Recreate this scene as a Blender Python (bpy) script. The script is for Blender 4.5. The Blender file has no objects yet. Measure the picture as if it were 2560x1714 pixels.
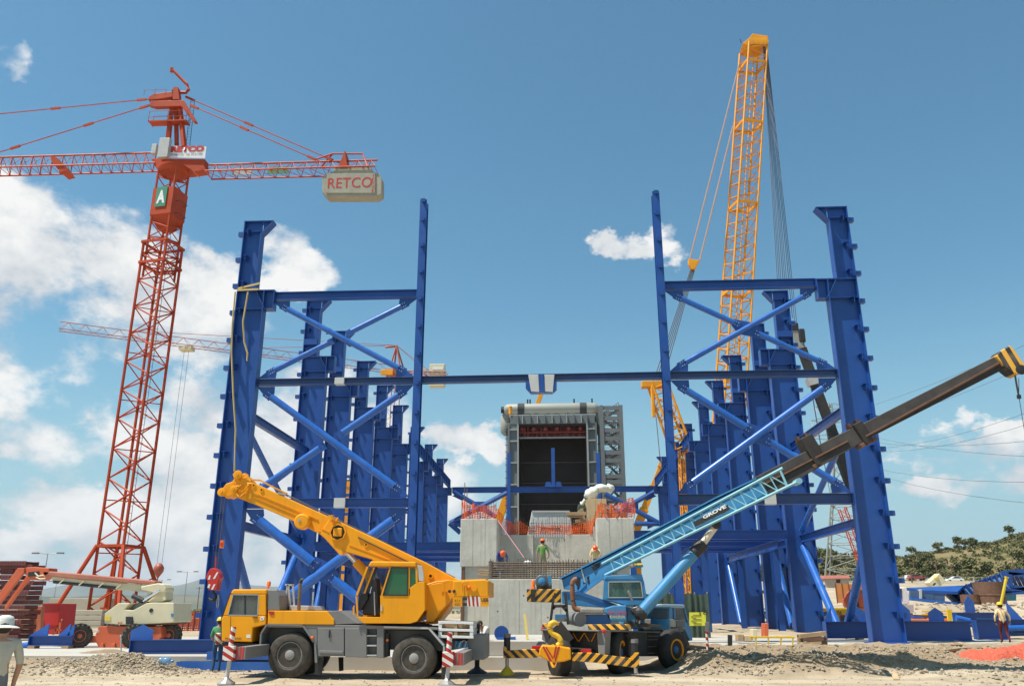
import bpy, bmesh, math, random
from mathutils import Vector, Matrix, noise
rad = math.radians
S = bpy.context.scene
COL = S.collection

# ---------------------------------------------------------------- camera
F = 2055.0; TH = rad(17.9); YAW = rad(3.1); CZ = 2.1          # focal length in px of a 2560 px wide frame
cam = bpy.data.cameras.new("camera"); camo = bpy.data.objects.new("camera", cam); COL.objects.link(camo)
cam.sensor_width = 36; cam.lens = 36 * F / 2560; cam.clip_start = .1; cam.clip_end = 30000
camo.location = (0, 0, CZ); camo.rotation_euler = (rad(90) + TH, 0, YAW)
S.camera = camo
S.view_settings.view_transform = 'Standard'; S.view_settings.look = 'None'
S.view_settings.exposure = 0.55; S.view_settings.gamma = 1
_c, _s, _ct, _st = math.cos(YAW), math.sin(YAW), math.cos(TH), math.sin(TH)
def ray(px, py):
    u = (px - 1280) / F; v = (857 - py) / F; a = _ct - v * _st
    return Vector((-_s * a + u * _c, _c * a + u * _s, _st + v * _ct))
def Q(px, py, Y):                      # surveyed point: where the sight line meets the plane at distance Y
    d = ray(px, py); t = Y / d.y; return Vector((d.x * t, Y, CZ + d.z * t))
def QZ(px, py, z):                     # ... and where it meets a level at height z
    d = ray(px, py); t = (z - CZ) / d.z; return Vector((d.x * t, d.y * t, z))
def crop(x0, y0, s): return lambda cx, cy, Y: Q(x0 + cx / s, y0 + cy / s, Y)
C1 = crop(0, 1300, 3.6594); C2 = crop(520, 1340, 3.2528); C3 = crop(1140, 1240, 3.3078); C4 = crop(1700, 1300, 2.7233)
C5 = crop(0, 120, 2.342); C6 = crop(1100, 920, 3.1367); C7 = crop(480, 500, 1.7424); C8 = crop(1580, 460, 2.45)
C9 = crop(1580, 900, 2.1194); C12 = crop(2000, 800, 2.6125); DD = crop(0, 0, .91484)
B1 = crop(540, 1160, 4.5038)

# ---------------------------------------------------------------- sun and sky
SUN = Vector((-.43, -.21, 1.0)).normalized()                   # towards the sun: high, from the left, a little behind the camera
sd = bpy.data.lights.new("sun", 'SUN'); sd.energy = 4.8; sd.angle = rad(.53); sd.color = (1, .955, .87)
so = bpy.data.objects.new("sun", sd); COL.objects.link(so)
so.rotation_euler = (-SUN).to_track_quat('-Z', 'Y').to_euler(); so.location = (-40, -20, 90)

def world():
    w = bpy.data.worlds.new("World"); S.world = w; w.use_nodes = True
    w.cycles.sampling_method = 'MANUAL'; w.cycles.sample_map_resolution = 512
    nt = w.node_tree; N = nt.nodes; L = nt.links
    for n in list(N): N.remove(n)
    out = N.new('ShaderNodeOutputWorld'); bg = N.new('ShaderNodeBackground'); bg.inputs[1].default_value = .1
    L.new(bg.outputs[0], out.inputs[0])
    sky = N.new('ShaderNodeTexSky'); sky.sky_type = 'NISHITA'; sky.sun_disc = False
    sky.sun_elevation = math.asin(SUN.z); sky.sun_rotation = math.atan2(SUN.x, SUN.y)
    sky.altitude = 50; sky.air_density = 1.15; sky.dust_density = .4; sky.ozone_density = 1.6
    tc = N.new('ShaderNodeTexCoord')
    def math_(op, a, b=None, clamp=False):
        n = N.new('ShaderNodeMath'); n.operation = op; n.use_clamp = clamp
        for i, x in enumerate((a, b)):
            if x is None: continue
            if isinstance(x, (int, float)): n.inputs[i].default_value = x
            else: L.new(x, n.inputs[i])
        return n.outputs[0]
    def vmath(op, a, b):
        n = N.new('ShaderNodeVectorMath'); n.operation = op
        for i, x in enumerate((a, b)):
            if isinstance(x, tuple): n.inputs[i].default_value = x
            else: L.new(x, n.inputs[i])
        return n
    gen = tc.outputs['Generated']
    # direction -> (azimuth-like x/y, elevation y) so that clouds keep their size near the horizon
    sep = N.new('ShaderNodeSeparateXYZ'); L.new(gen, sep.inputs[0])
    def fluff(off):
        p = vmath('ADD', gen, off).outputs[0]
        ps = vmath('MULTIPLY', p, (1, 1, 1.5)).outputs[0]
        n1 = N.new('ShaderNodeTexNoise'); n1.noise_dimensions = '3D'
        n1.inputs['Scale'].default_value = 4.2; n1.inputs['Detail'].default_value = 6; n1.inputs['Roughness'].default_value = .6
        n1.inputs['Distortion'].default_value = .25
        L.new(ps, n1.inputs['Vector'])
        n2 = N.new('ShaderNodeTexNoise'); n2.inputs['Scale'].default_value = 13; n2.inputs['Detail'].default_value = 5; n2.inputs['Roughness'].default_value = .6; L.new(ps, n2.inputs['Vector'])
        nn = math_('ADD', math_('MULTIPLY', n1.outputs[0], .80), math_('MULTIPLY', n2.outputs[0], .48))
        return math_('SUBTRACT', nn, .14), n2
    def banks(n2):
        p = gen
        wv = vmath('SUBTRACT', n2.outputs[1], (.5, .5, .5)).outputs[0]; wv = vmath('MULTIPLY', wv, (.13, .13, .10)).outputs[0]; p = vmath('ADD', p, wv).outputs[0]
        # banks of cloud: direction (as the camera sees them), radius, weight
        tot = None
        for (px, py, rx, ry, wgt) in CLOUDS:
            d = ray(px, py).normalized()
            q = vmath('SUBTRACT', p, tuple(d)).outputs[0]
            q = vmath('MULTIPLY', q, (1 / rx, 1 / rx, 1 / ry)).outputs[0]
            dist = N.new('ShaderNodeVectorMath'); dist.operation = 'LENGTH'; L.new(q, dist.inputs[0])
            mr = N.new('ShaderNodeMapRange'); mr.interpolation_type = 'SMOOTHSTEP'
            mr.inputs[1].default_value = 1.45; mr.inputs[2].default_value = .25
            mr.inputs[3].default_value = 0; mr.inputs[4].default_value = wgt
            L.new(dist.outputs['Value'], mr.inputs[0])
            tot = mr.outputs[0] if tot is None else math_('MAXIMUM', tot, mr.outputs[0])
        # the same broken cumulus goes on round the rest of the low sky, behind the camera
        back = N.new('ShaderNodeMapRange'); back.interpolation_type = 'SMOOTHSTEP'
        back.inputs[1].default_value = .2; back.inputs[2].default_value = -.5; back.inputs[3].default_value = 0; back.inputs[4].default_value = .33
        L.new(sep.outputs[1], back.inputs[0])
        low = N.new('ShaderNodeMapRange'); low.inputs[1].default_value = .75; low.inputs[2].default_value = .2
        L.new(sep.outputs[2], low.inputs[0])
        tot = math_('MAXIMUM', tot, math_('MULTIPLY', back.outputs[0], low.outputs[0]))
        return math_('SUBTRACT', tot, .78)
    d0, nz = fluff((0, 0, 0)); d1, _ = fluff((SUN.x * .035, SUN.y * .035, SUN.z * .045))
    a = N.new('ShaderNodeMapRange'); a.interpolation_type = 'SMOOTHSTEP'
    a.inputs[1].default_value = .0; a.inputs[2].default_value = .15; L.new(math_('ADD', d0, banks(nz)), a.inputs[0])
    alpha = a.outputs[0]
    sh = N.new('ShaderNodeMapRange'); sh.inputs[1].default_value = -.12; sh.inputs[2].default_value = .12
    sh.inputs[3].default_value = 0; sh.inputs[4].default_value = 1
    L.new(math_('SUBTRACT', d0, d1), sh.inputs[0])
    cr = N.new('ShaderNodeMix'); cr.data_type = 'RGBA'
    cr.inputs[6].default_value = (4.0, 4.35, 4.7, 1); cr.inputs[7].default_value = (6.5, 6.5, 6.4, 1)
    L.new(sh.outputs[0], cr.inputs[0])
    grade = N.new('ShaderNodeMix'); grade.data_type = 'RGBA'; grade.blend_type = 'MULTIPLY'; grade.inputs[0].default_value = 1
    grade.inputs[7].default_value = SKYMUL
    L.new(sky.outputs[0], grade.inputs[6])
    hzf = N.new('ShaderNodeMapRange'); hzf.interpolation_type = 'SMOOTHSTEP'; hzf.inputs[1].default_value = .36; hzf.inputs[2].default_value = -.02; hzf.inputs[3].default_value = 0; hzf.inputs[4].default_value = .95; L.new(sep.outputs[2], hzf.inputs[0])
    low_ = N.new('ShaderNodeMix'); low_.data_type = 'RGBA'; low_.inputs[7].default_value = (2.75, 4.15, 4.75, 1); L.new(hzf.outputs[0], low_.inputs[0]); L.new(grade.outputs[2], low_.inputs[6])
    mx = N.new('ShaderNodeMix'); mx.data_type = 'RGBA'
    L.new(alpha, mx.inputs[0]); L.new(low_.outputs[2], mx.inputs[6]); L.new(cr.outputs[2], mx.inputs[7])
    L.new(mx.outputs[2], bg.inputs[0])
SKYMUL = (.55, .89, .89, 1)
CLOUDS = [  # px, py, horizontal radius, vertical radius (direction units), weight
    (20, 560, .15, .085, .43), (140, 690, .19, .11, .47), (320, 780, .17, .11, .46), (480, 690, .10, .07, .42), (60, 850, .20, .10, .48), (250, 900, .20, .05, .29), (420, 860, .15, .06, .36),
    (680, 635, .07, .045, .40), (750, 680, .07, .035, .38), (30, 1000, .15, .08, .42), (150, 1130, .24, .06, .41), (430, 1060, .20, .10, .46), (640, 960, .12, .06, .33), (760, 1080, .20, .10, .47), (560, 1160, .22, .10, .46),
    (200, 1270, .32, .045, .43), (520, 1330, .36, .07, .43), (100, 1400, .34, .035, .44), (880, 1220, .20, .10, .43), (430, 1440, .44, .03, .42), (1110, 1085, .065, .032, .47), (1190, 1110, .085, .032, .48),
    (1550, 612, .055, .034, .50), (1630, 625, .055, .036, .48), (2490, 1095, .11, .030, .38), (2420, 1140, .10, .02, .34), (2470, 1215, .11, .024, .40), (2560, 1190, .12, .03, .37),
    (20, 165, .05, .035, .275), (80, 150, .03, .035, .27), (1900, 1250, .25, .03, .2), (1080, 1400, .25, .04, .28)]
world()

# ---------------------------------------------------------------- mesh helpers
Z = Vector((0, 0, 1))
def V(*a): return Vector(a)
def frame(p, q, up=Z):
    d = (q - p); L = d.length; d = d / L
    if abs(d.dot(up)) > .995: up = Vector((0, 1, 0)) if abs(d.y) < .9 else Vector((1, 0, 0))
    s = d.cross(up).normalized(); u = s.cross(d)
    return d, s, u, L
class MB:
    def __init__(self): self.v = []; self.f = []; self.m = []; self.cur = 0
    def add(self, vs, fs):
        o = len(self.v); self.v += [Vector(x) for x in vs]
        for f in fs: self.f.append(tuple(i + o for i in f)); self.m.append(self.cur)
        return self
    def hexa(self, p):
        return self.add(p, [(0, 3, 2, 1), (4, 5, 6, 7), (0, 1, 5, 4), (1, 2, 6, 5), (2, 3, 7, 6), (3, 0, 4, 7)])
    def box(self, x0, x1, y0, y1, z0, z1):
        return self.hexa([V(x0, y0, z0), V(x1, y0, z0), V(x1, y1, z0), V(x0, y1, z0), V(x0, y0, z1), V(x1, y0, z1), V(x1, y1, z1), V(x0, y1, z1)])
    def cbox(self, c, s, R=None):
        h = Vector(s) / 2; P = []
        for (a, b, e) in ((-1, -1, -1), (1, -1, -1), (1, 1, -1), (-1, 1, -1), (-1, -1, 1), (1, -1, 1), (1, 1, 1), (-1, 1, 1)):
            o = V(a * h.x, b * h.y, e * h.z); P.append(Vector(c) + (R @ o if R else o))
        return self.hexa(P)
    def bar(self, p, q, w, h=None, up=Z, w2=None, h2=None):
        p, q = Vector(p), Vector(q); h = h or w; w2 = w2 or w; h2 = h2 or h
        d, s, u, L = frame(p, q, up)
        P = [p - s * w / 2 - u * h / 2, p + s * w / 2 - u * h / 2, p + s * w / 2 + u * h / 2, p - s * w / 2 + u * h / 2,
             q - s * w2 / 2 - u * h2 / 2, q + s * w2 / 2 - u * h2 / 2, q + s * w2 / 2 + u * h2 / 2, q - s * w2 / 2 + u * h2 / 2]
        return self.add(P, [(0, 1, 2, 3), (7, 6, 5, 4), (0, 4, 5, 1), (1, 5, 6, 2), (2, 6, 7, 3), (3, 7, 4, 0)])
    def tube(self, p, q, r, r2=None, n=8, caps=True):
        p, q = Vector(p), Vector(q); r2 = r if r2 is None else r2
        d, s, u, L = frame(p, q); vs = []
        for c, rr in ((p, r), (q, r2)):
            for i in range(n):
                a = 2 * math.pi * i / n; vs.append(c + s * math.cos(a) * rr + u * math.sin(a) * rr)
        fs = [(i, (i + 1) % n, n + (i + 1) % n, n + i) for i in range(n)]
        if caps: fs += [tuple(range(n - 1, -1, -1)), tuple(range(n, 2 * n))]
        return self.add(vs, fs)
    def path(self, pts, r, n=6, close=False):
        pts = [Vector(p) for p in pts]; vs = []; m = len(pts)
        for k, p in enumerate(pts):
            a = pts[max(k - 1, 0)]; b = pts[min(k + 1, m - 1)]
            d, s, u, L = frame(a, b)
            rr = r[k] if isinstance(r, (list, tuple)) else r
            for i in range(n):
                t = 2 * math.pi * i / n; vs.append(p + s * math.cos(t) * rr + u * math.sin(t) * rr)
        fs = []
        for k in range(m - 1):
            for i in range(n): fs.append((k * n + i, k * n + (i + 1) % n, (k + 1) * n + (i + 1) % n, (k + 1) * n + i))
        fs += [tuple(range(n - 1, -1, -1)), tuple(range((m - 1) * n, m * n))]
        return self.add(vs, fs)
    def curve(self, pts, r, n=10, k=5):    # path smoothed through its points
        pts = [Vector(p) for p in pts]; m = len(pts); r = list(r) if isinstance(r, (list, tuple)) else [r] * m; P = []; RR_ = []
        for i in range(m - 1):
            a, b, c, d = pts[max(i - 1, 0)], pts[i], pts[i + 1], pts[min(i + 2, m - 1)]
            for j in range(k):
                t = j / k; P.append(.5 * ((2 * b) + (c - a) * t + (2 * a - 5 * b + 4 * c - d) * t * t + (3 * b - a - 3 * c + d) * t ** 3)); RR_.append(r[i] + (r[i + 1] - r[i]) * t)
        return self.path(P + [pts[-1]], RR_ + [r[-1]], n)
    def prism(self, poly, vec):            # 3D polygon pushed along vec
        n = len(poly); poly = [Vector(p) for p in poly]; vec = Vector(vec)
        nrm = Vector((0, 0, 0))
        for i in range(n): nrm += poly[i].cross(poly[(i + 1) % n])
        if nrm.dot(vec) > 0: poly = poly[::-1]
        vs = poly + [p + vec for p in poly]
        fs = [tuple(range(n)), tuple(range(2 * n - 1, n - 1, -1))] + [((i + 1) % n, i, n + i, n + (i + 1) % n) for i in range(n)]
        return self.add(vs, fs)
    def slab(self, poly, y0, y1):          # side profile [(x,z)] between two distances
        return self.prism([V(p[0], y0, p[1]) if len(p) == 2 else V(p[0], y0, p[2]) for p in poly], (0, y1 - y0, 0))
    def lathe(self, c, ax, prof, n=24, ring=False):    # prof: (radius, along axis)
        c = Vector(c); ax = Vector(ax).normalized(); d, s, u, L = frame(c, c + ax); vs = []; m = len(prof)
        for (r, h) in prof:
            for i in range(n):
                a = 2 * math.pi * i / n; vs.append(c + ax * h + s * math.cos(a) * r + u * math.sin(a) * r)
        fs = []
        for k in range(m if ring else m - 1):
            k2 = (k + 1) % m
            for i in range(n): fs.append((k * n + i, k * n + (i + 1) % n, k2 * n + (i + 1) % n, k2 * n + i))
        if not ring: fs += [tuple(range(n - 1, -1, -1)), tuple(range((m - 1) * n, m * n))]
        return self.add(vs, fs)
    def ball(self, c, r, nu=12, nv=8):
        if isinstance(r, (int, float)): r = (r, r, r)
        c = Vector(c); vs = [c + V(0, 0, r[2])]
        for j in range(1, nv):
            t = math.pi * j / nv
            for i in range(nu):
                a = 2 * math.pi * i / nu; vs.append(c + V(math.sin(t) * math.cos(a) * r[0], math.sin(t) * math.sin(a) * r[1], math.cos(t) * r[2]))
        vs.append(c - V(0, 0, r[2])); fs = [(0, 1 + i, 1 + (i + 1) % nu) for i in range(nu)]
        for j in range(nv - 2):
            for i in range(nu): fs.append((1 + j * nu + i, 1 + (j + 1) * nu + i, 1 + (j + 1) * nu + (i + 1) % nu, 1 + j * nu + (i + 1) % nu))
        e = len(vs) - 1; fs += [(e, 1 + (nv - 2) * nu + (i + 1) % nu, 1 + (nv - 2) * nu + i) for i in range(nu)]
        return self.add(vs, fs)
    def ibeam(self, p, q, h, b, tf=.03, tw=.02, up=Z):
        p, q = Vector(p), Vector(q); d, s, u, L = frame(p, q, up)
        for k in (-1, 1): self.bar(p + u * k * (h / 2 - tf / 2), q + u * k * (h / 2 - tf / 2), b, tf, u)
        return self.bar(p, q, tw, h - 2 * tf, u)
    def build(self, name, mat, parent=None, smooth=False, bevel=0, loc=None, kind=None):
        if loc is None:
            if parent is not None: loc = ORG[parent.name]
            elif self.v:
                xs = [p.x for p in self.v]; ys = [p.y for p in self.v]; loc = V((min(xs) + max(xs)) / 2, (min(ys) + max(ys)) / 2, min(p.z for p in self.v))
            else: loc = V(0, 0, 0)
        loc = Vector(loc)
        me = bpy.data.meshes.new(name); me.from_pydata([p - loc for p in self.v], [], self.f)
        mats = mat if isinstance(mat, (list, tuple)) else [mat]
        for m in mats: me.materials.append(m)
        if len(mats) > 1: me.polygons.foreach_set('material_index', self.m)
        if smooth is True: me.polygons.foreach_set('use_smooth', [True] * len(me.polygons))
        elif smooth:
            me.polygons.foreach_set('use_smooth', [True] * len(me.polygons)); me.set_sharp_from_angle(angle=rad(smooth))
        me.update()
        o = bpy.data.objects.new(name, me); COL.objects.link(o); ORG[o.name] = loc
        if parent is not None: o.parent = parent
        else: o.location = loc
        if bevel:
            b = o.modifiers.new('bevel', 'BEVEL'); b.width = bevel; b.segments = 2; b.limit_method = 'ANGLE'; b.angle_limit = rad(40)
        if kind: o['kind'] = kind
        return o
ORG = {}
def tag(o, label, cat, group=None):
    o['label'] = label; o['category'] = cat
    if group: o['group'] = group
    return o
def thing(name, label, cat, loc, group=None):
    o = bpy.data.objects.new(name, None); COL.objects.link(o); o.location = Vector(loc); ORG[o.name] = Vector(loc); o.empty_display_size = .3
    return tag(o, label, cat, group)
def copy_tree(o, parent=None, loc=None):
    c = o.copy(); COL.objects.link(c)
    ORG[c.name] = Vector(loc) if loc is not None else (ORG[parent.name] if parent is not None else ORG[o.name])
    if parent is not None: c.parent = parent
    elif loc is not None: c.location = Vector(loc)
    for ch in list(o.children): copy_tree(ch, c)
    return c
def part_copy(o, parent, dloc):                   # another alike piece sharing its mesh
    c = bpy.data.objects.new(o.name.split('.')[0], o.data); COL.objects.link(c); c.parent = parent; c.location = Vector(dloc); ORG[c.name] = ORG[parent.name]
    return c

# ---------------------------------------------------------------- materials
def lin(c):
    if isinstance(c, str):
        c = [int(c[i:i + 2], 16) / 255 for i in (0, 2, 4)]
        return tuple(x / 12.92 if x <= .04045 else ((x + .055) / 1.055) ** 2.4 for x in c)
    return c
class NT:
    def __init__(s, name):
        s.mat = bpy.data.materials.new(name); s.mat.use_nodes = True; s.nt = s.mat.node_tree
        s.b = s.nt.nodes['Principled BSDF']; s.o = s.nt.nodes['Material Output']
        s.tc = s.n('ShaderNodeTexCoord')
    def n(s, t, **kw):
        x = s.nt.nodes.new(t)
        for k, v in kw.items(): setattr(x, k, v)
        return x
    def l(s, a, b): s.nt.links.new(a, b)
    def noise(s, scale, detail=6, rough=.6, vec=None, sc3=None):
        x = s.n('ShaderNodeTexNoise'); x.inputs['Scale'].default_value = scale; x.inputs['Detail'].default_value = detail; x.inputs['Roughness'].default_value = rough
        v = vec or s.tc.outputs['Object']
        if sc3:
            m = s.n('ShaderNodeVectorMath', operation='MULTIPLY'); m.inputs[1].default_value = sc3; s.l(v, m.inputs[0]); v = m.outputs[0]
        s.l(v, x.inputs['Vector']); return x.outputs[0]
    def ramp(s, x, a, b, lo=0, hi=1):
        m = s.n('ShaderNodeMapRange'); m.inputs[1].default_value = a; m.inputs[2].default_value = b; m.inputs[3].default_value = lo; m.inputs[4].default_value = hi
        s.l(x, m.inputs[0]); return m.outputs[0]
    def mix(s, f, a, b, mode='MIX'):
        m = s.n('ShaderNodeMix', data_type='RGBA', blend_type=mode)
        for i, x in ((0, f), (6, a), (7, b)):
            if isinstance(x, (int, float)): m.inputs[i].default_value = x
            elif isinstance(x, tuple): m.inputs[i].default_value = (x[0], x[1], x[2], 1)
            else: s.l(x, m.inputs[i])
        return m.outputs[2]
    def m(s, op, a, b=0.0):
        n = s.n('ShaderNodeMath', operation=op)
        for i, x in ((0, a), (1, b)):
            if isinstance(x, (int, float)): n.inputs[i].default_value = x
            else: s.l(x, n.inputs[i])
        return n.outputs[0]
    def bump(s, h, dist, st=1):
        b = s.n('ShaderNodeBump'); b.inputs['Distance'].default_value = dist; b.inputs['Strength'].default_value = st; s.l(h, b.inputs['Height']); s.l(b.outputs[0], s.b.inputs['Normal'])
    def stripes(s, dirv, period, duty=.5):
        d = s.n('ShaderNodeVectorMath', operation='DOT_PRODUCT'); d.inputs[1].default_value = tuple(x / period for x in dirv); s.l(s.tc.outputs['Object'], d.inputs[0])
        return s.m('LESS_THAN', s.m('FRACT', s.m('ADD', d.outputs['Value'], 1000.)), duty)
MATS = {}
def M(name, col, rough=.5, metal=0., var=.12, scale=1.2, dust=0., dustc='b8a88a', bump=0., bscale=8, streak=0., streakc=None, spec=.5, coat=0.):
    if name in MATS: return MATS[name]
    t = NT(name); c = lin(col)
    n1 = t.noise(scale)
    k = t.ramp(n1, .25, .75, 1 - var, 1 + var)
    cm = t.n('ShaderNodeVectorMath', operation='SCALE'); cm.inputs[0].default_value = c; t.l(k, cm.inputs['Scale']); cc = cm.outputs[0]
    if streak:
        st = t.noise(1.0, 5, .65, sc3=(5, 5, .35)); cc = t.mix(t.ramp(st, .5, .78, 0, streak), cc, lin(streakc or '5a4a3a'))
    if dust:
        dn = t.noise(scale * 2.3, 8, .7); cc = t.mix(t.ramp(dn, .42, .75, 0, dust), cc, lin(dustc))
    t.l(cc, t.b.inputs['Base Color'])
    rn = t.noise(scale * 3, 4); t.l(t.ramp(rn, .2, .8, max(.02, rough - .1), min(1, rough + .12)), t.b.inputs['Roughness'])
    t.b.inputs['Metallic'].default_value = metal; t.b.inputs['Specular IOR Level'].default_value = spec; t.b.inputs['Coat Weight'].default_value = coat
    if bump: t.bump(t.noise(bscale, 8, .65), bump)
    MATS[name] = t.mat; return t.mat
def striped(name, a, b, dirv, period, duty=.5, rough=.5, dust=.2):
    t = NT(name); f = t.stripes(dirv, period, duty); c = t.mix(f, lin(a), lin(b)); n1 = t.noise(3)
    c = t.mix(t.ramp(n1, .45, .8, 0, dust), c, lin('9a8a70')); t.l(c, t.b.inputs['Base Color']); t.b.inputs['Roughness'].default_value = rough
    MATS[name] = t.mat; return t.mat
def glass(name, col, rough=.06, alpha=.35):
    t = NT(name); t.b.inputs['Base Color'].default_value = (*lin(col), 1); t.b.inputs['Roughness'].default_value = rough
    t.b.inputs['Specular IOR Level'].default_value = .8
    tr = t.n('ShaderNodeBsdfTransparent'); tr.inputs[0].default_value = (*[.6 + .4 * x for x in lin(col)], 1)
    mx = t.n('ShaderNodeMixShader'); mx.inputs[0].default_value = alpha; t.l(tr.outputs[0], mx.inputs[1]); t.l(t.b.outputs[0], mx.inputs[2]); t.l(mx.outputs[0], t.o.inputs[0])
    MATS[name] = t.mat; return t.mat
def netmat(name, col, cell, fill):                # plastic mesh: holes between strands
    t = NT(name); t.b.inputs['Roughness'].default_value = .5
    n1 = t.noise(6); t.l(t.mix(t.ramp(n1, .3, .7), lin(col), tuple(x * .8 for x in lin(col))), t.b.inputs['Base Color'])
    a = t.stripes((.9, .35, 0), cell, fill); b = t.stripes((0, .2, 1), cell, fill)
    f = t.m('MAXIMUM', a, b)
    tl = t.n('ShaderNodeBsdfTranslucent'); tl.inputs[0].default_value = (*lin(col), 1)
    ad = t.n('ShaderNodeMixShader'); ad.inputs[0].default_value = .35; t.l(t.b.outputs[0], ad.inputs[1]); t.l(tl.outputs[0], ad.inputs[2])
    tr = t.n('ShaderNodeBsdfTransparent'); mx = t.n('ShaderNodeMixShader'); t.l(f, mx.inputs[0]); t.l(tr.outputs[0], mx.inputs[1]); t.l(ad.outputs[0], mx.inputs[2]); t.l(mx.outputs[0], t.o.inputs[0])
    MATS[name] = t.mat; return t.mat

BLUE = M('blue_steel_paint', (.010, .064, .27), .38, 0, .2, .35, dust=.16, dustc='4a6fa8', streak=.20, streakc='0d2a5c')
BLUEL = M('light_blue_tube_paint', (.016, .105, .40), .28, 0, .10, .6, dust=.12, dustc='7f9ec4')
BLUED = M('soiled_blue_beam_paint', (.016, .055, .18), .45, 0, .25, .5, dust=.28, dustc='5c5347')
WRAP = M('protective_wrap', 'b9b9b4', .6, 0, .06, 2)
BOLT = M('bolt_steel', 'b8c4d0', .4, .6)
CONC = M('concrete', (.49, .465, .40), .85, 0, .2, .45, dust=.4, dustc='86826f', bump=.012, bscale=5, streak=.45, streakc='6e6a5e')
CONCL = M('pale_slab_concrete', (.42, .40, .36), .85, 0, .14, .3, dust=.6, dustc='a89878', bump=.006, bscale=6)
RED = M('red_crane_paint', (.43, .056, .014), .55, 0, .25, .5, dust=.12, dustc='8a4a30', spec=.25)
REDD = M('red_signal_paint', (.50, .025, .018), .4, 0, .1, 1.5)
YEL = M('yellow_crane_paint', (.80, .325, .004), .45, 0, .10, .8, dust=.10, dustc='a8823c', spec=.3, streak=.22, streakc='96661c')
YELD = M('orange_yellow_lattice_paint', (.72, .29, .012), .5, 0, .18, .8, spec=.3)
GREY = M('grey_chassis_paint', (.17, .17, .168), .5, 0, .10, 1.2, dust=.18, dustc='8d8472')
DARK = M('black_rubber_plastic', (.018, .018, .02), .55, 0, .2, 2, dust=.1, dustc='5a5348')
STEEL = M('bare_steel', (.42, .42, .41), .4, .7, .15, 2, dust=.2)
RUST = M('rusty_steel', (.15, .075, .045), .8, .1, .35, 4, dust=.3, dustc='6b5a4a')
WOOD = M('weathered_timber', (.36, .24, .13), .8, 0, .25, 3, dust=.25, dustc='a08f78')
PLY = M('plywood_board', (.50, .36, .20), .7, 0, .12, 2)
WHITE = M('white_paint', (.72, .72, .70), .5, 0, .06, 2, dust=.12)
ROPE = M('steel_wire_rope', (.10, .10, .11), .5, .3)
# ================================================================ SETTING
random.seed(7)
def sst(a, b, x):
    t = max(0., min(1., (x - a) / (b - a))); return t * t * (3 - 2 * t)
def fbm(x, y, s, o=4):
    r = 0; a = 1; 
    for i in range(o): r += a * noise.noise(V(x * s, y * s, 3.7 * i)); a *= .5; s *= 2.1
    return r
def gz(x, y):
    h = .05 * fbm(x, y, .25) + .02 * fbm(x, y, 1.7, 3)
    # bank of spoil along the slab on the right
    b = sst(3.5, 5.0, x) * sst(28.9, 30.5, y + .5 * fbm(x, 0, .4)) * (1 - .55 * sst(35.5, 38, y))
    soft = sst(12, 15, x)
    s2 = sst(26.2, 33, y) * sst(10.5, 13.5, x) * (1 - .5 * sst(38, 46, y))
    b = max(b * (1 - soft), s2)
    h += b * (.66 + .16 * fbm(x, y, .5) + (.11 * fbm(x + 9, y, 1.6, 4) + .05 * fbm(x, y + 5, 6, 2) if y < 40 else 0))
    # dirt ramped up to the slab on the left
    h += .40 * sst(-15.5, -18.5, x) * sst(27.5, 31, y)
    # heap of gravel
    c = QZ(300, 1672, .1); r = math.hypot((x - c.x) / 2.1, (y - c.y) / 1.0)
    h += .62 * math.exp(-r * r * 1.4) * (1 + .25 * fbm(x, y, 1.5))
    c2 = QZ(300, 1640, .3); r = math.hypot((x - c2.x) / 1.2, (y - c2.y) / .7); h += .25 * math.exp(-r * r)
    # bank and rise on the far right
    if y > 50:
        h += .3 * sst(50, 60, y)
        rt = sst(22, 27, x)
        h += rt * 1.75 * sst(67, 71.5, y + 1.2 * fbm(x, y, .15)) * (1 + .1 * fbm(x, y, .6))
        h += sst(30, 45, x) * 6.0 * sst(108, 215, y)
    return h
def axis(segs):
    r = []
    for a, b, d in segs:
        n = max(1, round((b - a) / d)); r += [a + (b - a) * i / n for i in range(n)]
    return r + [segs[-1][1]]
GM = NT('dry_dirt_ground')
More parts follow.
